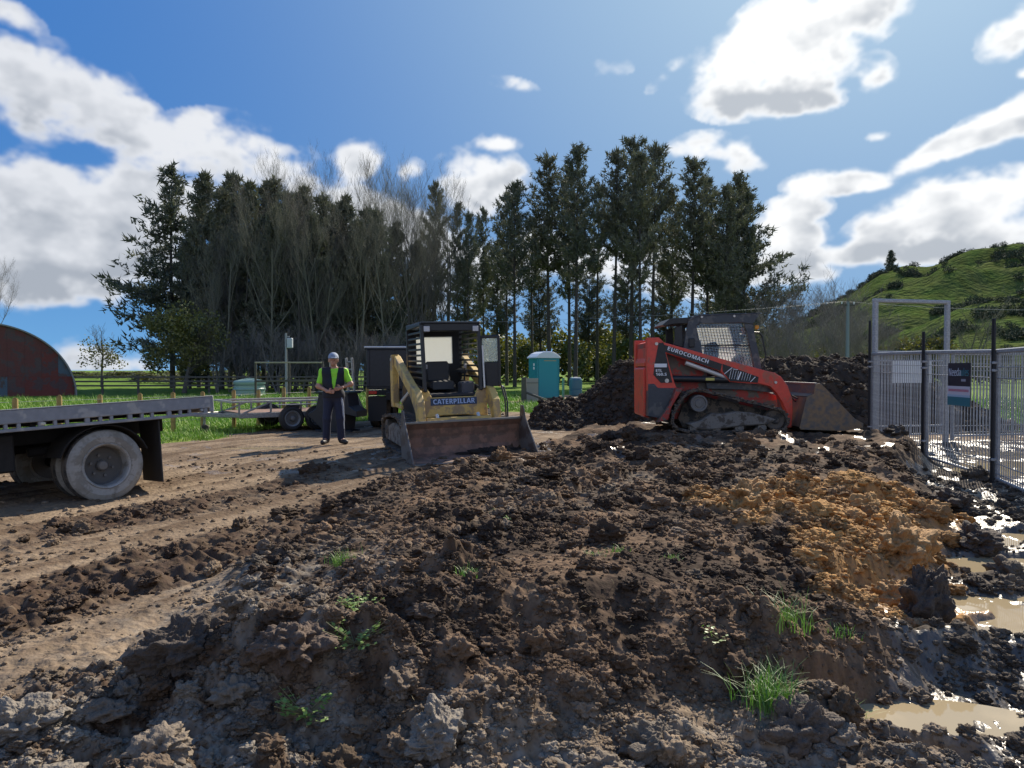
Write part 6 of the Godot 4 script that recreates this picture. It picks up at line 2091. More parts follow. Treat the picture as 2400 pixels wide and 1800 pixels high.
func make_fence() -> void:
	var zinc := mat("panel_zinc", Color(0.47, 0.49, 0.52), 0.42, 0.20, grey(851, 0.035, 3, 0.72, 1.0, 256, FastNoiseLite.TYPE_CELLULAR), 3.0)
	var dark := mat("post_black", Color(0.022, 0.023, 0.026), 0.55)
	var pts := [Vector3(7.05, 0.0, -13.9), Vector3(6.65, -0.03, -11.4), Vector3(6.38, -0.07, -9.35), Vector3(5.72, -0.07, -7.35), Vector3(5.2, -0.06, -5.3)]
	var labs := ["galvanised stock panel joining the tall gate frame", "galvanised stock panel carrying the printed sign", "galvanised stock panel standing over the wet mud next to the sign panel", "galvanised stock panel beside the large puddle"]
	for k in 4: fence_panel(pts[k], pts[k + 1], 1.80, labs[k], zinc)
	var tall := [2.42, 2.10, 2.20, 2.15, 2.1]
	for k in 5:
		var p: Vector3 = pts[k] + Vector3(-0.075, 0, 0.03)
		var o := thing("steel_post", ["black steel post at the gate corner of the stock fence", "black steel post between the gate panel and the sign panel", "black steel post next to the printed sign's panel", "black steel post holding the stock panel beside the large puddle", "black steel post at the near end of the stock panels"][k], "post", p, 0.3, "")
		box("web", o, Vector3(0, tall[k] / 2.0 - 0.1, 0), Vector3(0.046, tall[k] + 0.2, 0.012), dark, 0.003)
		box("flange", o, Vector3(0.0, tall[k] / 2.0 - 0.1, 0.016), Vector3(0.014, tall[k] + 0.2, 0.044), dark, 0.003)
		for y in [0.35, 1.52, 1.62]: box("clamp", o, Vector3(0.03, y, 0.01), Vector3(0.10, 0.035, 0.07), zinc, 0.006)
	# the tall gate frame with its barred gate
	var ga := Vector3(7.14, 0.02, -13.98)
	var gb := Vector3(8.78, 0.02, -14.35)
	var turn := atan2(-(gb.z - ga.z), gb.x - ga.x)
	var ln := (gb - ga).length()
	var gf := thing("gateway", "tall galvanised gate frame rising above the stock fence", "gate frame", ga, turn)
	for x in [0.0, ln]: beam("gate_post", gf, Vector3(x, -0.1, 0), Vector3(x, 2.80, 0), 0.09, 0.09, zinc, 0.014)
	beam("head_beam", gf, Vector3(-0.05, 2.80, 0), Vector3(ln + 0.05, 2.80, 0), 0.09, 0.075, zinc, 0.014)
	var gate := thing("gate", "barred galvanised gate with a pale ribbed sheet, hung in the tall frame", "gate", ga + (gb - ga).normalized() * 0.09, turn)
	var gl := ln - 0.18
	for y in [0.15, 0.32, 1.62, 1.80]: beam("gate_rail", gate, Vector3(0, y, 0), Vector3(gl, y, 0), 0.03, 0.035, zinc, 0.008)
	for x in [0.0, gl]: beam("gate_stile", gate, Vector3(x, 0.13, 0), Vector3(x, 1.82, 0), 0.04, 0.04, zinc, 0.008)
	var f := Buf.new()
	f.tube(Vector3(0, 0.16, 0), Vector3(0, 1.79, 0), 0.008, 0.008, 6)
	var rod := f.done()
	for k in range(1, 20): part("upright_bar", rod, zinc, gate, Vector3(gl * k / 20.0, 0, 0))
	var sheet := Buf.new()
	var sw := 0.92
	for k in 46:
		var x0 := 0.30 + sw * k / 46.0
		var x1 := 0.30 + sw * (k + 1) / 46.0
		var z0 := 0.022 + 0.008 * sin(k * 1.57)
		var z1 := 0.022 + 0.008 * sin((k + 1) * 1.57)
		sheet.quad_out(Vector3(x0, 1.18, z0), Vector3(x1, 1.18, z1), Vector3(x1, 1.62, z1), Vector3(x0, 1.62, z0), Vector3(x0, 1.4, -5))
		sheet.quad_out(Vector3(x0, 1.18, z0 - 0.003), Vector3(x1, 1.18, z1 - 0.003), Vector3(x1, 1.62, z1 - 0.003), Vector3(x0, 1.62, z0 - 0.003), Vector3(x0, 1.4, 5))
	part("ribbed_sheet", sheet.done(), mat("pale_sheet", Color(0.72, 0.76, 0.78), 0.5), gate)
	fence_panel(gb + Vector3(0.12, 0, -0.03), gb + Vector3(2.5, 0, -0.62), 1.80, "galvanised stock panel running on beyond the tall gate frame", zinc)
	fence_panel(gb + Vector3(2.62, 0, -0.65), gb + Vector3(5.0, 0, -1.2), 1.80, "far galvanised stock panel at the end beyond the gate", zinc)
	var pb := thing("steel_post", "black steel post beyond the tall gate frame", "post", gb + Vector3(0.10, 0, -0.12))
	box("web", pb, Vector3(0, 0.95, 0), Vector3(0.060, 2.0, 0.012), dark, 0.003)
	box("flange", pb, Vector3(0, 0.95, 0.016), Vector3(0.014, 2.0, 0.044), dark, 0.003)
	# the sign on the second panel
	var a: Vector3 = pts[1]
	var b: Vector3 = pts[2]
	var dir := (b - a).normalized()
	var n := Vector3(dir.z, 0, -dir.x)
	if n.z < 0.0 and n.x > 0.0: n = -n
	if n.x > 0.0: n = -n
	var s := thing("fence_sign", "dark printed sign with white and teal bands wired to the stock panel", "sign", a + dir * 1.13 + Vector3(0, 1.30, 0) + n * 0.030)
	var up := Vector3.UP
	var rt := up.cross(n).normalized()
	var sb := Basis(rt, up, n)
	s.transform.basis = sb
	box("board", s, Vector3.ZERO, Vector3(0.66, 0.62, 0.008), mat("sign_navy", Color(0.018, 0.020, 0.035), 0.45), 0.001)
	box("white_band", s, Vector3(0, -0.09, 0.005), Vector3(0.655, 0.125, 0.004), mat("sign_white", Color(0.55, 0.53, 0.60), 0.5), 0.001)
	box("pale_band", s, Vector3(0, -0.168, 0.005), Vector3(0.655, 0.032, 0.004), mat("sign_pale", Color(0.33, 0.46, 0.58), 0.5), 0.001)
	box("teal_band", s, Vector3(0, -0.247, 0.005), Vector3(0.655, 0.126, 0.004), mat("sign_teal", Color(0.022, 0.16, 0.20), 0.5), 0.001)
	lettering("name_lettering", s, "Needa", 0.115, 0.003, mat("sign_print", Color(0.50, 0.54, 0.62), 0.5), Vector3(-0.115, 0.175, 0.006), Basis.IDENTITY, 0.85, 400)
	lettering("name_lettering", s, "rules", 0.115, 0.003, mat("sign_teal_print", Color(0.05, 0.22, 0.27), 0.5), Vector3(0.155, 0.175, 0.006), Basis.IDENTITY, 0.80, 400)
	box("small_label", s, Vector3(0.14, 0.06, 0.005), Vector3(0.13, 0.035, 0.004), mat("sign_grey", Color(0.30, 0.31, 0.36), 0.5), 0.001)
	for k in 17: box("fine_print", s, Vector3(-0.28 + k * 0.035, -0.088, 0.008), Vector3(0.024, 0.036, 0.002), mat("sign_red", Color(0.42, 0.10, 0.16), 0.5), 0.0005)

# ---------------------------------------------------------------- the rest of the yard
func make_yard() -> void:
	# portable toilet
	var teal := mat("teal_plastic", Color(0.012, 0.27, 0.33), 0.42, 0.0, grey(861, 0.02, 3, 0.86, 1.0), 0.8)
	var roofm := mat("roof_plastic", Color(0.62, 0.68, 0.76), 0.45)
	var t := thing("portable_toilet", "teal portable toilet cabin with a pale domed roof", "toilet", Vector3(1.49, 0.0, -33.4), deg_to_rad(20.0))
	box("base_skid", t, Vector3(0, 0.09, 0), Vector3(1.14, 0.18, 1.14), mat("skid_grey", Color(0.06, 0.065, 0.07), 0.6), 0.02)
	var cabin := box("cabin", t, Vector3(0, 1.10, 0), Vector3(1.10, 1.92, 1.10), teal, 0.03)
	box("door", cabin, Vector3(0.0, -0.02, 0.557), Vector3(0.96, 1.80, 0.03), mat("teal_door", Color(0.010, 0.25, 0.31), 0.4), 0.012)
	for s in [-0.52, 0.52]: box("corner_post", cabin, Vector3(s, 0, 0.552), Vector3(0.06, 1.92, 0.06), teal, 0.016)
	box("name_strip", cabin, Vector3(0.08, 0.80, 0.575), Vector3(0.62, 0.05, 0.006), mat("dull_gold", Color(0.28, 0.27, 0.18), 0.5), 0.001)
	for k in 2: box("white_label", cabin, Vector3(-0.556, 0.62 - k * 0.17, 0.15), Vector3(0.006, 0.12, 0.16), mats["white_print"], 0.001)
	for k in 3: box("side_rib", cabin, Vector3(-0.556, -0.1 - k * 0.25, 0.0), Vector3(0.02, 0.05, 0.9), teal, 0.008)
	var dome := prism("roof", t, PackedVector2Array([Vector2(-0.62, 2.02), Vector2(-0.60, 2.08), Vector2(-0.40, 2.24), Vector2(-0.22, 2.31), Vector2(0.22, 2.31), Vector2(0.40, 2.24), Vector2(0.60, 2.08), Vector2(0.62, 2.02)]), -0.6, 0.6, roofm, 0.012)
	for x in [-0.18, 0.0, 0.18]: box("roof_rib", dome, Vector3(x, 2.315, 0), Vector3(0.08, 0.04, 1.0), roofm, 0.016)
	# arched shed
	var sh := thing("arched_shed", "arched iron shed with a rust red patched end wall beyond the flatbed truck", "shed", Vector3(-28.9, 0.0, -38.6), deg_to_rad(40.0))
	var rust := grime_mat("rust_iron", 871, Color(0.15, 0.036, 0.030), Color(0.085, 0.050, 0.052), 0.50, 0.8, 0.35)
	var iron := grime_mat("grey_iron", 872, Color(0.085, 0.055, 0.055), Color(0.12, 0.038, 0.034), 0.52, 0.75, 0.35)
	var blue := grime_mat("blue_iron", 873, Color(0.075, 0.115, 0.155), Color(0.085, 0.060, 0.060), 0.40, 0.7, 0.35)
	var rad := 4.45
	var roof := Buf.new()
	var seg := 48
	for k in seg:
		for q in 2:
			var w0 := PI * k / seg
			var w1 := PI * (k + 1) / seg
			var rr := rad + 0.06 if q == 0 else rad - 0.02
			var up := 0.91
			roof.quad_out(Vector3(cos(w0) * rr, sin(w0) * rr * up, 0.18), Vector3(cos(w1) * rr, sin(w1) * rr * up, 0.18), Vector3(cos(w1) * rr, sin(w1) * rr * up, -11.0), Vector3(cos(w0) * rr, sin(w0) * rr * up, -11.0), Vector3(0, 0, -5) if q == 0 else Vector3(cos(w0), sin(w0), 0) * 20.0)
			if q == 0:
				roof.quad_out(Vector3(cos(w0) * rr, sin(w0) * rr * up, 0.18), Vector3(cos(w1) * rr, sin(w1) * rr * up, 0.18), Vector3(cos(w1) * (rr - 0.08), sin(w1) * (rr - 0.08) * up, 0.18), Vector3(cos(w0) * (rr - 0.08), sin(w0) * (rr - 0.08) * up, 0.18), Vector3(0, 0, -5))
	part("roof", roof.done(), mat("roof_iron", Color(0.22, 0.23, 0.24), 0.5, 0.2), sh)
	var rr2 := RandomNumberGenerator.new()
	rr2.seed = 12
	var cols := 11
	for k in cols:
		var xa := lerpf(-rad + 0.05, rad - 0.05, float(k) / cols)
		var xb := lerpf(-rad + 0.05, rad - 0.05, float(k + 1) / cols)
		var rows := [0.0, 1.1, 2.5, 4.2]
		for q in 3:
			var poly := PackedVector2Array()
			for e in 7:
				var x := lerpf(xa, xb, e / 6.0)
				poly.push_back(Vector2(x, minf(rows[q + 1], sqrt(maxf(0.0, rad * rad - x * x)) * 0.91 - 0.03)))
			var low: float = rows[q]
			var hi := -9.0
			for p in poly: hi = maxf(hi, p.y)
			if hi < low + 0.08: continue
			for e in poly.size(): poly[e].y = maxf(poly[e].y, low + 0.01)
			poly.push_back(Vector2(xb, low)); poly.push_back(Vector2(xa, low))
			var pick := rr2.randf()
			var m: Material = iron if q == 2 or pick < 0.40 else (rust if pick < 0.9 else blue)
			if k == 9 and q == 1: m = rust
			if k == 10 and q == 1: m = blue
			if k == 9 and q == 0: m = rust
			if k == 10 and q == 0: m = rust
			if k == 6 and q == 0: m = blue
			prism("wall_sheet", sh, poly, 0.0 + 0.012 * (k % 2) + 0.006 * q, 0.02 + 0.012 * (k % 2) + 0.006 * q, m, 0.004)
	# the post and wire fence
	var pinem := mat("new_pine", Color(0.42, 0.29, 0.105), 0.8, 0.0, grey(881, 0.02, 3, 0.75, 1.0), 2.0)
	var a := Vector3(-10.4, 0, -12.3)
	var b := Vector3(-3.6, 0, -23.3)
	var n := 17
	var w := RandomNumberGenerator.new()
	w.seed = 21
	var tops := []
	for k in n:
		var p := a.lerp(b, k / float(n - 1)) + Vector3(w.randfn() * 0.03, 0, w.randfn() * 0.03)
		var o := thing("fence_post", "%s new yellow pine post of the wire fence, counting from behind the flatbed" % ["first", "second", "third", "fourth", "fifth", "sixth", "seventh", "eighth", "ninth", "tenth", "eleventh", "twelfth", "thirteenth", "fourteenth", "fifteenth", "sixteenth", "seventeenth"][k], "post", p, w.randf(), "yellow pine posts of the wire fence")
		var tall := 0.93 + w.randf_range(-0.04, 0.05)
		bar("shaft", o, Vector3(0, -0.2, 0), Vector3(0, tall, 0), 0.055, pinem, 12, 0.05)
		bar("point", o, Vector3(0, tall, 0), Vector3(0, tall + 0.035, 0), 0.05, pinem, 12, 0.015)
		tops.push_back(p)
	var wirem := mat("wire", Color(0.30, 0.31, 0.30), 0.5, 0.4)
	var wf := thing("wire_fence", "taut fence wires strung along the yellow pine posts", "fence", a)
	for y in [0.28, 0.48, 0.66, 0.84]: bar("wire", wf, Vector3(0, y, 0) , b - a + Vector3(0, y, 0), 0.004, wirem, 5)
	# far fence rails on the left
	var old := mat("old_timber", Color(0.085, 0.078, 0.070), 0.9)
	var rf := thing("rail_fence", "dark weathered rail fence across the far left paddock", "fence", Vector3(-30.0, 0, -41.0))
	for k in 12: bar("post", rf, Vector3(k * 2.0, -0.1, -0.2 * k), Vector3(k * 2.0, 1.15, -0.2 * k), 0.07, old, 8)
	for y in [0.55, 0.8, 1.05]: beam("rail", rf, Vector3(0, y, 0.08), Vector3(22.0, y, -2.12), 0.04, 0.10, old, 0.01)
	# water tank
	var tank := thing("water_tank", "ribbed pale green plastic water tank behind the pine posts", "tank", Vector3(-14.6, 0, -39.5))
	var tg := mat("tank_green", Color(0.25, 0.37, 0.33), 0.35)
	ring_shape("shell", tank, Vector3.ZERO, Vector3.UP, [[0.84, 0.0], [0.86, 0.08], [0.82, 0.12], [0.82, 0.34], [0.86, 0.38], [0.86, 0.44], [0.82, 0.48], [0.82, 0.60], [0.74, 0.62], [0.74, 0.66], [0.84, 0.68], [0.86, 0.80], [0.80, 0.88], [0.40, 0.97], [0.0, 1.0]], tg, 36)
	ring_shape("lid", tank, Vector3(0, 0.96, 0), Vector3.UP, [[0.26, 0.0], [0.26, 0.05], [0.0, 0.07]], tg, 24)
	# pole with meter box
	var steelm := mat("pole_grey", Color(0.26, 0.28, 0.30), 0.6, 0.2)
	var pole := thing("light_pole", "slim grey pole with a pale box, rising before the poplars", "pole", Vector3(-12.4, 0, -39.0))
	bar("shaft", pole, Vector3(0, 0, 0), Vector3(0, 3.5, 0), 0.07, steelm, 12, 0.055)
	box("box", pole, Vector3(0.22, 2.95, 0), Vector3(0.28, 0.55, 0.25), mat("box_pale", Color(0.40, 0.45, 0.50), 0.5), 0.03)
	box("bracket", pole, Vector3(0.08, 3.3, 0), Vector3(0.22, 0.06, 0.06), steelm, 0.01)
	var yards := thing("stock_rail", "old grey yard rails standing behind the trailer", "fence", Vector3(-13.0, 0, -36.0))
	for k in 3: bar("post", yards, Vector3(k * 1.7, -0.1, 0), Vector3(k * 1.7, 1.9, 0), 0.06, mats["old_timber"], 8)
	beam("rail", yards, Vector3(0.0, 1.85, 0.09), Vector3(3.4, 1.85, 0.09), 0.06, 0.08, mat("rail_pale", Color(0.30, 0.27, 0.20), 0.8), 0.01)
	beam("rail", yards, Vector3(0.0, 0.9, 0.09), Vector3(3.4, 0.95, 0.09), 0.06, 0.10, old, 0.01)
	# power pole and wires on the right
	var pp := thing("power_pole", "concrete power pole with a crossarm beyond the soil heap", "pole", Vector3(0.472 * 44.0, 0, -44.0), 0.25)
	bar("shaft", pp, Vector3.ZERO, Vector3(0, 5.7, 0), 0.13, mat("pole_concrete", Color(0.20, 0.235, 0.255), 0.8), 10, 0.09)
	beam("crossarm", pp, Vector3(-0.5, 5.5, 0), Vector3(0.5, 5.5, 0), 0.08, 0.09, old, 0.01)
	for x in [-0.44, 0.0, 0.44]: bar("insulator", pp, Vector3(x, 5.54, 0), Vector3(x, 5.70, 0), 0.035, mats["white_print"], 8)
	var cable := mat("cable_grey", Color(0.20, 0.21, 0.22), 0.5)
	for k in 2:
		var wl := thing("power_line", "power line slung from the concrete pole past the pines and gate frame", "cable", Vector3(0.472 * 44.0, 0, -44.0), 0.25, "power lines of the concrete pole")
		for s in [-1.0, 1.0]:
			var ptsw := []
			for q in 17:
				var u := q / 16.0
				ptsw.push_back(Vector3((-0.44 + k * 0.44) * (1.0 - u) + s * 30.0 * u, 5.70 - 4.0 * 0.5 * u * (1.0 - u) + (0.6 * u if s > 0.0 else -0.4 * u), (-0.44 + k * 0.44) * u - (20.0 * u if s < 0.0 else 0.0)))
			pipe("strand", wl, ptsw, 0.007, cable, 5)
	for s in [-1.0, 1.0]:
		var p2: Vector3 = pp.transform * Vector3(s * 30.0, 0, -20.0 if s < 0.0 else 0.0)
		var o2 := thing("power_pole", "far power pole carrying the end of the power lines", "pole", p2, 0.25, "far power poles")
		bar("shaft", o2, Vector3.ZERO, Vector3(0, 5.7 + 0.5 * s, 0), 0.13, old, 10, 0.09)
		beam("crossarm", o2, Vector3(0, 5.4 + 0.5 * s, -0.5), Vector3(0, 5.4 + 0.5 * s, 0.5), 0.08, 0.09, old, 0.01)
	# odds and ends near the toilet
	var sp := thing("strainer_post", "thick dark strainer post beside the toilet cabin", "post", Vector3(0.52, 0, -31.0))
	bar("shaft", sp, Vector3(0, -0.1, 0), Vector3(0, 1.15, 0), 0.12, old, 12, 0.11)
	bar("stay", sp, Vector3(0.05, 0.5, 0), Vector3(1.0, 0.15, 0.3), 0.05, old, 8)
	var bd := thing("grey_board", "grey sheet of board leaning behind the strainer post", "board", Vector3(0.86, 0, -31.6), 0.1)
	box("sheet", bd, Vector3(0, 0.55, 0), Vector3(0.62, 1.10, 0.03), mat("board_grey", Color(0.30, 0.29, 0.27), 0.8), 0.004)
	box("batten", bd, Vector3(0, 0.9, 0.02), Vector3(0.60, 0.06, 0.02), mat("board_grey_dark", Color(0.20, 0.19, 0.18), 0.8), 0.004)
	var drum := thing("plastic_drum", "blue plastic drum with a white lid behind the soil heap", "drum", Vector3(3.0, 0.25, -33.5))
	ring_shape("body", drum, Vector3.ZERO, Vector3.UP, [[0.0, 0.0], [0.26, 0.0], [0.30, 0.05], [0.31, 0.3], [0.29, 0.32], [0.31, 0.34], [0.31, 0.75], [0.28, 0.82], [0.0, 0.83]], mat("drum_blue", Color(0.045, 0.13, 0.19), 0.4), 24)
	ring_shape("lid", drum, Vector3(0, 0.825, 0), Vector3.UP, [[0.24, 0.0], [0.24, 0.05], [0.0, 0.06]], mats["white_print"], 24)
	var gp := thing("green_post", "pale green post standing beside the toilet cabin", "post", Vector3(2.42, 0, -33.5))
	bar("shaft", gp, Vector3(0, -0.1, 0), Vector3(0, 1.05, 0), 0.06, mat("post_green", Color(0.17, 0.30, 0.22), 0.6), 10)
	bar("cap", gp, Vector3(0, 1.05, 0), Vector3(0, 1.08, 0), 0.07, mats["post_green"], 10)

# ---------------------------------------------------------------- person
func field_mesh(bones: Array, cell: float, k: float, cut = null) -> ArrayMesh:
	# bones: [a, b, radius a, radius b]; joined with a smooth minimum and meshed as surface nets
	var lo := Vector3.ONE * 1e9
	var hi := -lo
	for b in bones:
		for e in 2:
			var p: Vector3 = b[e]
			var r: float = b[2 + e] + cell * 2.5
			lo = lo.min(p - Vector3.ONE * r); hi = hi.max(p + Vector3.ONE * r)
	var nx := int((hi.x - lo.x) / cell) + 2
	var ny := int((hi.y - lo.y) / cell) + 2
	var nz := int((hi.z - lo.z) / cell) + 2
	var val := PackedFloat32Array()
	val.resize(nx * ny * nz)
	val.fill(1.0)
	for b in bones:
		var a: Vector3 = b[0]
		var d: Vector3 = b[1] - a
		var ra: float = b[2]
		var rb: float = b[3]
		var l2 := maxf(d.length_squared(), 1e-9)
		var reach := maxf(ra, rb) + k + cell * 3.0
		var p0 := a.min(b[1]) - Vector3.ONE * reach
		var p1 := a.max(b[1]) + Vector3.ONE * reach
		for z in range(maxi(0, int((p0.z - lo.z) / cell)), mini(nz, int((p1.z - lo.z) / cell) + 1)):
			for y in range(maxi(0, int((p0.y - lo.y) / cell)), mini(ny, int((p1.y - lo.y) / cell) + 1)):
				for x in range(maxi(0, int((p0.x - lo.x) / cell)), mini(nx, int((p1.x - lo.x) / cell) + 1)):
					var p := lo + Vector3(x, y, z) * cell
					var t := clampf((p - a).dot(d) / l2, 0.0, 1.0)
					var q := (p - a - d * t).length() - lerpf(ra, rb, t)
					var i := (z * ny + y) * nx + x
					var o := val[i]
					var h := maxf(k - absf(o - q), 0.0) / k
					val[i] = minf(o, q) - h * h * k * 0.25
	if cut != null:
		for z in nz:
			for y in ny:
				for x in nx:
					var i := (z * ny + y) * nx + x
					if val[i] < 0.2: val[i] = maxf(val[i], cut.call(lo + Vector3(x, y, z) * cell))
	var f := Buf.new()
	var ids := PackedInt32Array()
	ids.resize(nx * ny * nz)
	ids.fill(-1)
	var off := [0, 1, nx, nx + 1, nx * ny, nx * ny + 1, nx * ny + nx, nx * ny + nx + 1]
	var pos := [Vector3(0, 0, 0), Vector3(1, 0, 0), Vector3(0, 1, 0), Vector3(1, 1, 0), Vector3(0, 0, 1), Vector3(1, 0, 1), Vector3(0, 1, 1), Vector3(1, 1, 1)]
	var edges := [[0, 1], [2, 3], [4, 5], [6, 7], [0, 2], [1, 3], [4, 6], [5, 7], [0, 4], [1, 5], [2, 6], [3, 7]]
	for z in nz - 1:
		for y in ny - 1:
			for x in nx - 1:
				var i := (z * ny + y) * nx + x
				var neg := 0
				for c in 8:
					if val[i + off[c]] < 0.0: neg += 1
				if neg == 0 or neg == 8: continue
				var s := Vector3.ZERO
				var m := 0
				for e in edges:
					var v0 := val[i + off[e[0]]]
					var v1 := val[i + off[e[1]]]
					if (v0 < 0.0) != (v1 < 0.0):
						s += pos[e[0]].lerp(pos[e[1]], v0 / (v0 - v1)); m += 1
				ids[i] = f.v.size()
				f.v.push_back(lo + (Vector3(x, y, z) + s / m) * cell)
				f.n.push_back(Vector3(val[i + 1] - val[i], val[i + nx] - val[i], val[i + nx * ny] - val[i]).normalized())
	for z in range(1, nz - 1):
		for y in range(1, ny - 1):
			for x in range(1, nx - 1):
				var i := (z * ny + y) * nx + x
				var v0 := val[i]
				for ax in 3:
					var st: int = [1, nx, nx * ny][ax]
					if (v0 < 0.0) == (val[i + st] < 0.0): continue
					var u: int = [nx, nx * ny, 1][ax]
					var w: int = [nx * ny, 1, nx][ax]
					var a := ids[i]
					var b := ids[i - u]
					var c := ids[i - u - w]
					var e := ids[i - w]
					if a < 0 or b < 0 or c < 0 or e < 0: continue
					if v0 < 0.0: f.i.append_array([a, c, b, a, e, c])
					else: f.i.append_array([a, b, c, a, c, e])
	return f.done()

func hand_bones(wrist: Vector3, dir: Vector3, side: Vector3, curl: float) -> Array:
	# dir: towards the fingers; side: towards the thumb
	var nrm := dir.cross(side).normalized()
	var out := [[wrist, wrist + dir * 0.05 + side * 0.015, 0.024, 0.027], [wrist, wrist + dir * 0.05 - side * 0.018, 0.024, 0.025]]
	var lens := [0.070, 0.078, 0.073, 0.058]
	for k in 4:
		var a := wrist + dir * 0.070 + side * (0.030 - k * 0.020)
		var l: float = lens[k]
		var b := a + (dir * cos(curl * 0.6) + nrm * sin(curl * 0.6)) * l * 0.48
		var c := b + (dir * cos(curl * 1.4) + nrm * sin(curl * 1.4)) * l * 0.32
		var d := c + (dir * cos(curl * 2.1) + nrm * sin(curl * 2.1)) * l * 0.24
		out.append_array([[a, b, 0.0095, 0.009], [b, c, 0.009, 0.0085], [c, d, 0.0085, 0.0075]])
	var t0 := wrist + dir * 0.018 + side * 0.028
	var t1 := t0 + (dir * 0.55 + side * 0.75 + nrm * 0.2).normalized() * 0.038
	var t2 := t1 + (dir * 0.9 + side * 0.15 + nrm * 0.4).normalized() * 0.032
	out.append_array([[t0, t1, 0.013, 0.011], [t1, t2, 0.011, 0.009]])
	return out

func make_person() -> void:
	var h0 := ground(-3.48, 13.85)
	var o := thing("person", "person in cap, bright green shirt, dark vest and navy trousers, hands at the waist", "person", Vector3(-3.48, h0 + 0.005, -13.85), 0.10)
	var skin := mat("skin", Color(0.42, 0.22, 0.15), 0.55)
	var hip_r := Vector3(-0.09, 0.92, 0)
	var hip_l := Vector3(0.09, 0.92, 0)
	var knee_r := Vector3(-0.125, 0.50, 0.03)
	var knee_l := Vector3(0.13, 0.50, 0.04)
	var ank_r := Vector3(-0.145, 0.09, -0.02)
	var ank_l := Vector3(0.145, 0.09, 0.0)
	var toe_r := Vector3(-0.19, 0.045, 0.17)
	var toe_l := Vector3(0.25, 0.045, 0.14)
	var chest := Vector3(0, 1.32, 0.0)
	var sh_r := Vector3(-0.195, 1.42, -0.01)
	var sh_l := Vector3(0.195, 1.42, -0.01)
	var el_r := Vector3(-0.29, 1.13, 0.02)
	var el_l := Vector3(0.33, 1.17, 0.02)
	var wr_r := Vector3(-0.07, 1.03, 0.22)
	var wr_l := Vector3(0.17, 1.10, 0.22)
	var head := Vector3(0, 1.635, 0.03)
	var torso := [[Vector3(-0.07, 0.95, 0), Vector3(0.07, 0.95, 0), 0.125, 0.125], [Vector3(0, 1.0, 0), Vector3(0, 1.14, 0.02), 0.14, 0.145], [Vector3(-0.07, 1.22, 0.005), Vector3(0.07, 1.22, 0.005), 0.125, 0.125], [Vector3(-0.10, 1.36, 0), Vector3(0.10, 1.36, 0), 0.11, 0.11], [sh_r, sh_l, 0.075, 0.075]]
	var legs := [[hip_r, knee_r, 0.092, 0.064], [knee_r, ank_r, 0.060, 0.042], [hip_l, knee_l, 0.092, 0.064], [knee_l, ank_l, 0.060, 0.042], [ank_r, toe_r, 0.045, 0.034], [ank_l, toe_l, 0.045, 0.034]]
	var arms := [[sh_r, el_r, 0.056, 0.044], [el_r, wr_r, 0.043, 0.029], [sh_l, el_l, 0.056, 0.044], [el_l, wr_l, 0.043, 0.029]]
	var neck := [[Vector3(0, 1.43, -0.01), Vector3(0, 1.55, 0.01), 0.062, 0.055]]
	var headb := [[head + Vector3(0, 0.045, -0.02), head + Vector3(0, 0.02, -0.01), 0.088, 0.086], [head + Vector3(0, -0.03, 0.02), head + Vector3(0, -0.075, 0.045), 0.066, 0.045], [head + Vector3(0, -0.005, 0.085), head + Vector3(0, -0.03, 0.105), 0.010, 0.016], [head + Vector3(-0.085, 0.0, -0.01), head + Vector3(-0.088, -0.03, -0.005), 0.016, 0.012], [head + Vector3(0.085, 0.0, -0.01), head + Vector3(0.088, -0.03, -0.005), 0.016, 0.012], [head + Vector3(-0.03, 0.018, 0.074), head + Vector3(0.03, 0.018, 0.074), 0.014, 0.014], [head + Vector3(-0.02, -0.062, 0.075), head + Vector3(0.02, -0.062, 0.075), 0.012, 0.012]]
	var body := field_mesh(torso + legs + arms + neck, 0.020, 0.05)
	var hd := field_mesh(headb + [[Vector3(0, 1.50, 0), Vector3(0, 1.56, 0.01), 0.056, 0.054]], 0.009, 0.025)
	var dr := (Vector3(0.16, 0.0, 0.03)).normalized()
	var dl := (Vector3(-0.16, -0.03, 0.04)).normalized()
	var hr := field_mesh([[wr_r - dr * 0.03, wr_r, 0.027, 0.026]] + hand_bones(wr_r, dr, Vector3.UP, 0.5), 0.005, 0.010)
	var hl := field_mesh([[wr_l - dl * 0.03, wr_l, 0.027, 0.026]] + hand_bones(wr_l, dl, Vector3.UP, -0.5), 0.005, 0.010)
	var st := SurfaceTool.new()
	for m in [body, hd, hr, hl]: st.append_from(m, 0, Transform3D.IDENTITY)
	part("body", st.commit(), skin, o)
	var grow := func(b: Array, by: float) -> Array:
		var r := []
		for q in b: r.push_back([q[0], q[1], q[2] + by, q[3] + by])
		return r
	var lime := mat("lime_shirt", Color(0.30, 0.72, 0.045), 0.8)
	lime.rim_enabled = true
	lime.rim = 0.3
	var sleeves := [[sh_r, sh_r.lerp(el_r, 0.72), 0.068, 0.062], [sh_l, sh_l.lerp(el_l, 0.72), 0.068, 0.062]]
	part("shirt", field_mesh(grow.call(torso, 0.010) + sleeves, 0.018, 0.05, func(p: Vector3) -> float: return maxf(0.98 - p.y, p.y - 1.475)), lime, o)
	var vest := mat("dark_vest", Color(0.012, 0.014, 0.024), 0.85)
	part("vest", field_mesh(grow.call(torso, 0.026), 0.018, 0.05, func(p: Vector3) -> float:
		var open := 0.012 + 0.058 * clampf((p.y - 1.06) / 0.40, 0.0, 1.0)
		var gap := open - absf(p.x - 0.03) if p.z > 0.02 else -1.0
		if p.y < 1.08: gap = -1.0
		return maxf(maxf(maxf(0.90 - p.y, p.y - 1.50), gap), absf(p.x) - 0.215)), vest, o)
	var navy := mat("navy_trousers", Color(0.014, 0.020, 0.048), 0.85)
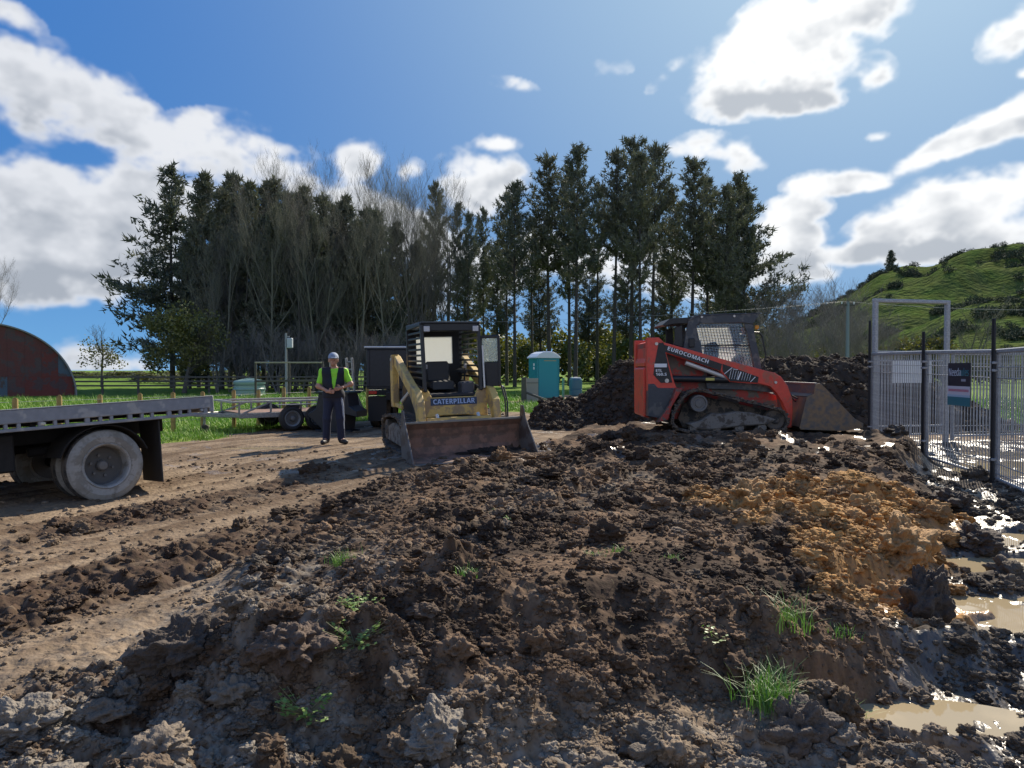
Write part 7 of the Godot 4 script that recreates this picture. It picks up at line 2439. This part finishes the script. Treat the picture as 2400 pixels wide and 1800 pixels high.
	part("trousers", field_mesh(grow.call(torso.slice(0, 2), 0.016) + [[hip_r, knee_r, 0.108, 0.080], [knee_r, ank_r + Vector3(0, 0.02, 0), 0.078, 0.074], [hip_l, knee_l, 0.108, 0.080], [knee_l, ank_l + Vector3(0, 0.02, 0), 0.078, 0.074]], 0.018, 0.035, func(p: Vector3) -> float: return p.y - 1.0), navy, o)
	var boots := mat("work_boot", Color(0.018, 0.018, 0.020), 0.6)
	part("boot", field_mesh([[ank_r + Vector3(0, 0.12, 0), ank_r, 0.062, 0.060], [ank_r + Vector3(0, -0.03, -0.02), toe_r + Vector3(0, 0.005, 0), 0.055, 0.046]], 0.014, 0.03, func(p: Vector3) -> float: return -p.y), boots, o)
	part("boot", field_mesh([[ank_l + Vector3(0, 0.12, 0), ank_l, 0.062, 0.060], [ank_l + Vector3(0, -0.03, -0.02), toe_l + Vector3(0, 0.005, 0), 0.055, 0.046]], 0.014, 0.03, func(p: Vector3) -> float: return -p.y), boots, o)
	# the pale stripe down the trouser leg, a band of cloth
	pipe("trouser_stripe", o, [Vector3(0.145, 0.98, 0.09), Vector3(0.185, 0.75, 0.075), Vector3(0.195, 0.52, 0.075), Vector3(0.190, 0.30, 0.045)], 0.020, mat("pale_stripe", Color(0.30, 0.34, 0.42), 0.7))
	var cap := mat("cap_cloth", Color(0.27, 0.32, 0.40), 0.8)
	var capn := part("cap", field_mesh([[head + Vector3(0, 0.055, -0.02), head + Vector3(0, 0.045, 0.0), 0.100, 0.098], [head + Vector3(-0.03, 0.035, 0.10), head + Vector3(0.03, 0.035, 0.10), 0.045, 0.045]], 0.009, 0.02, func(p: Vector3) -> float: return maxf(head.y + 0.028 + 0.10 * maxf(0.0, -(p.z - head.z) - 0.02) * 0.0 - p.y, (p.y - head.y - 0.050) if p.z > head.z + 0.088 else -1.0)), cap, o)
	box("cap_badge", capn, head + Vector3(0, 0.085, 0.072), Vector3(0.075, 0.028, 0.02), mat("badge_teal", Color(0.02, 0.14, 0.18), 0.6), 0.006, Basis(Vector3(1, 0, 0), -0.5))
	for s in [-1.0, 1.0]: part("eye", field_mesh([[head + Vector3(0.032 * s, 0.002, 0.072), head + Vector3(0.034 * s, 0.002, 0.072), 0.012, 0.012]], 0.005, 0.005), mat("eye_dark", Color(0.03, 0.025, 0.02), 0.3), o)
	part("hair", field_mesh([[head + Vector3(0, 0.02, -0.03), head + Vector3(0, -0.03, -0.045), 0.092, 0.075]], 0.010, 0.02), mat("grey_hair", Color(0.16, 0.14, 0.12), 0.9), o)

# ---------------------------------------------------------------- the scene
func _ready() -> void:
	rng.seed = 1
	var cam := Camera3D.new()
	cam.name = "camera"
	cam.position = Vector3(0, 1.45, 0)
	cam.rotation_degrees = Vector3(-1.1, 0, 0)
	cam.fov = 56.8
	cam.near = 0.05
	cam.far = 9000.0
	add_child(cam)
	cam.current = true
	var env := Environment.new()
	env.background_mode = Environment.BG_SKY
	env.sky = make_sky()
	env.tonemap_mode = Environment.TONE_MAPPER_LINEAR
	env.tonemap_exposure = 1.78
	env.sdfgi_enabled = true
	env.ssao_enabled = true
	env.ssil_enabled = true
	var we := WorldEnvironment.new()
	we.name = "world_environment"
	we.environment = env
	add_child(we)
	var sun := DirectionalLight3D.new()
	sun.name = "sun"
	sun.light_energy = 1.42
	sun.light_color = Color(1.0, 0.955, 0.88)
	sun.light_angular_distance = 0.5
	sun.shadow_enabled = true
	add_child(sun)
	sun.look_at_from_position(Vector3.ZERO, -towards(SUN_AZ, SUN_EL), Vector3.UP)
	ready_noises()
	make_ground()
	make_puddles()
	make_clods()
	make_heaps()
	make_hill()
	make_trees()
	make_red_loader()
	make_yellow_loader()
	make_flatbed()
	make_tipper()
	make_trailer()
	make_fence()
	make_yard()
	make_person()
	make_grass()
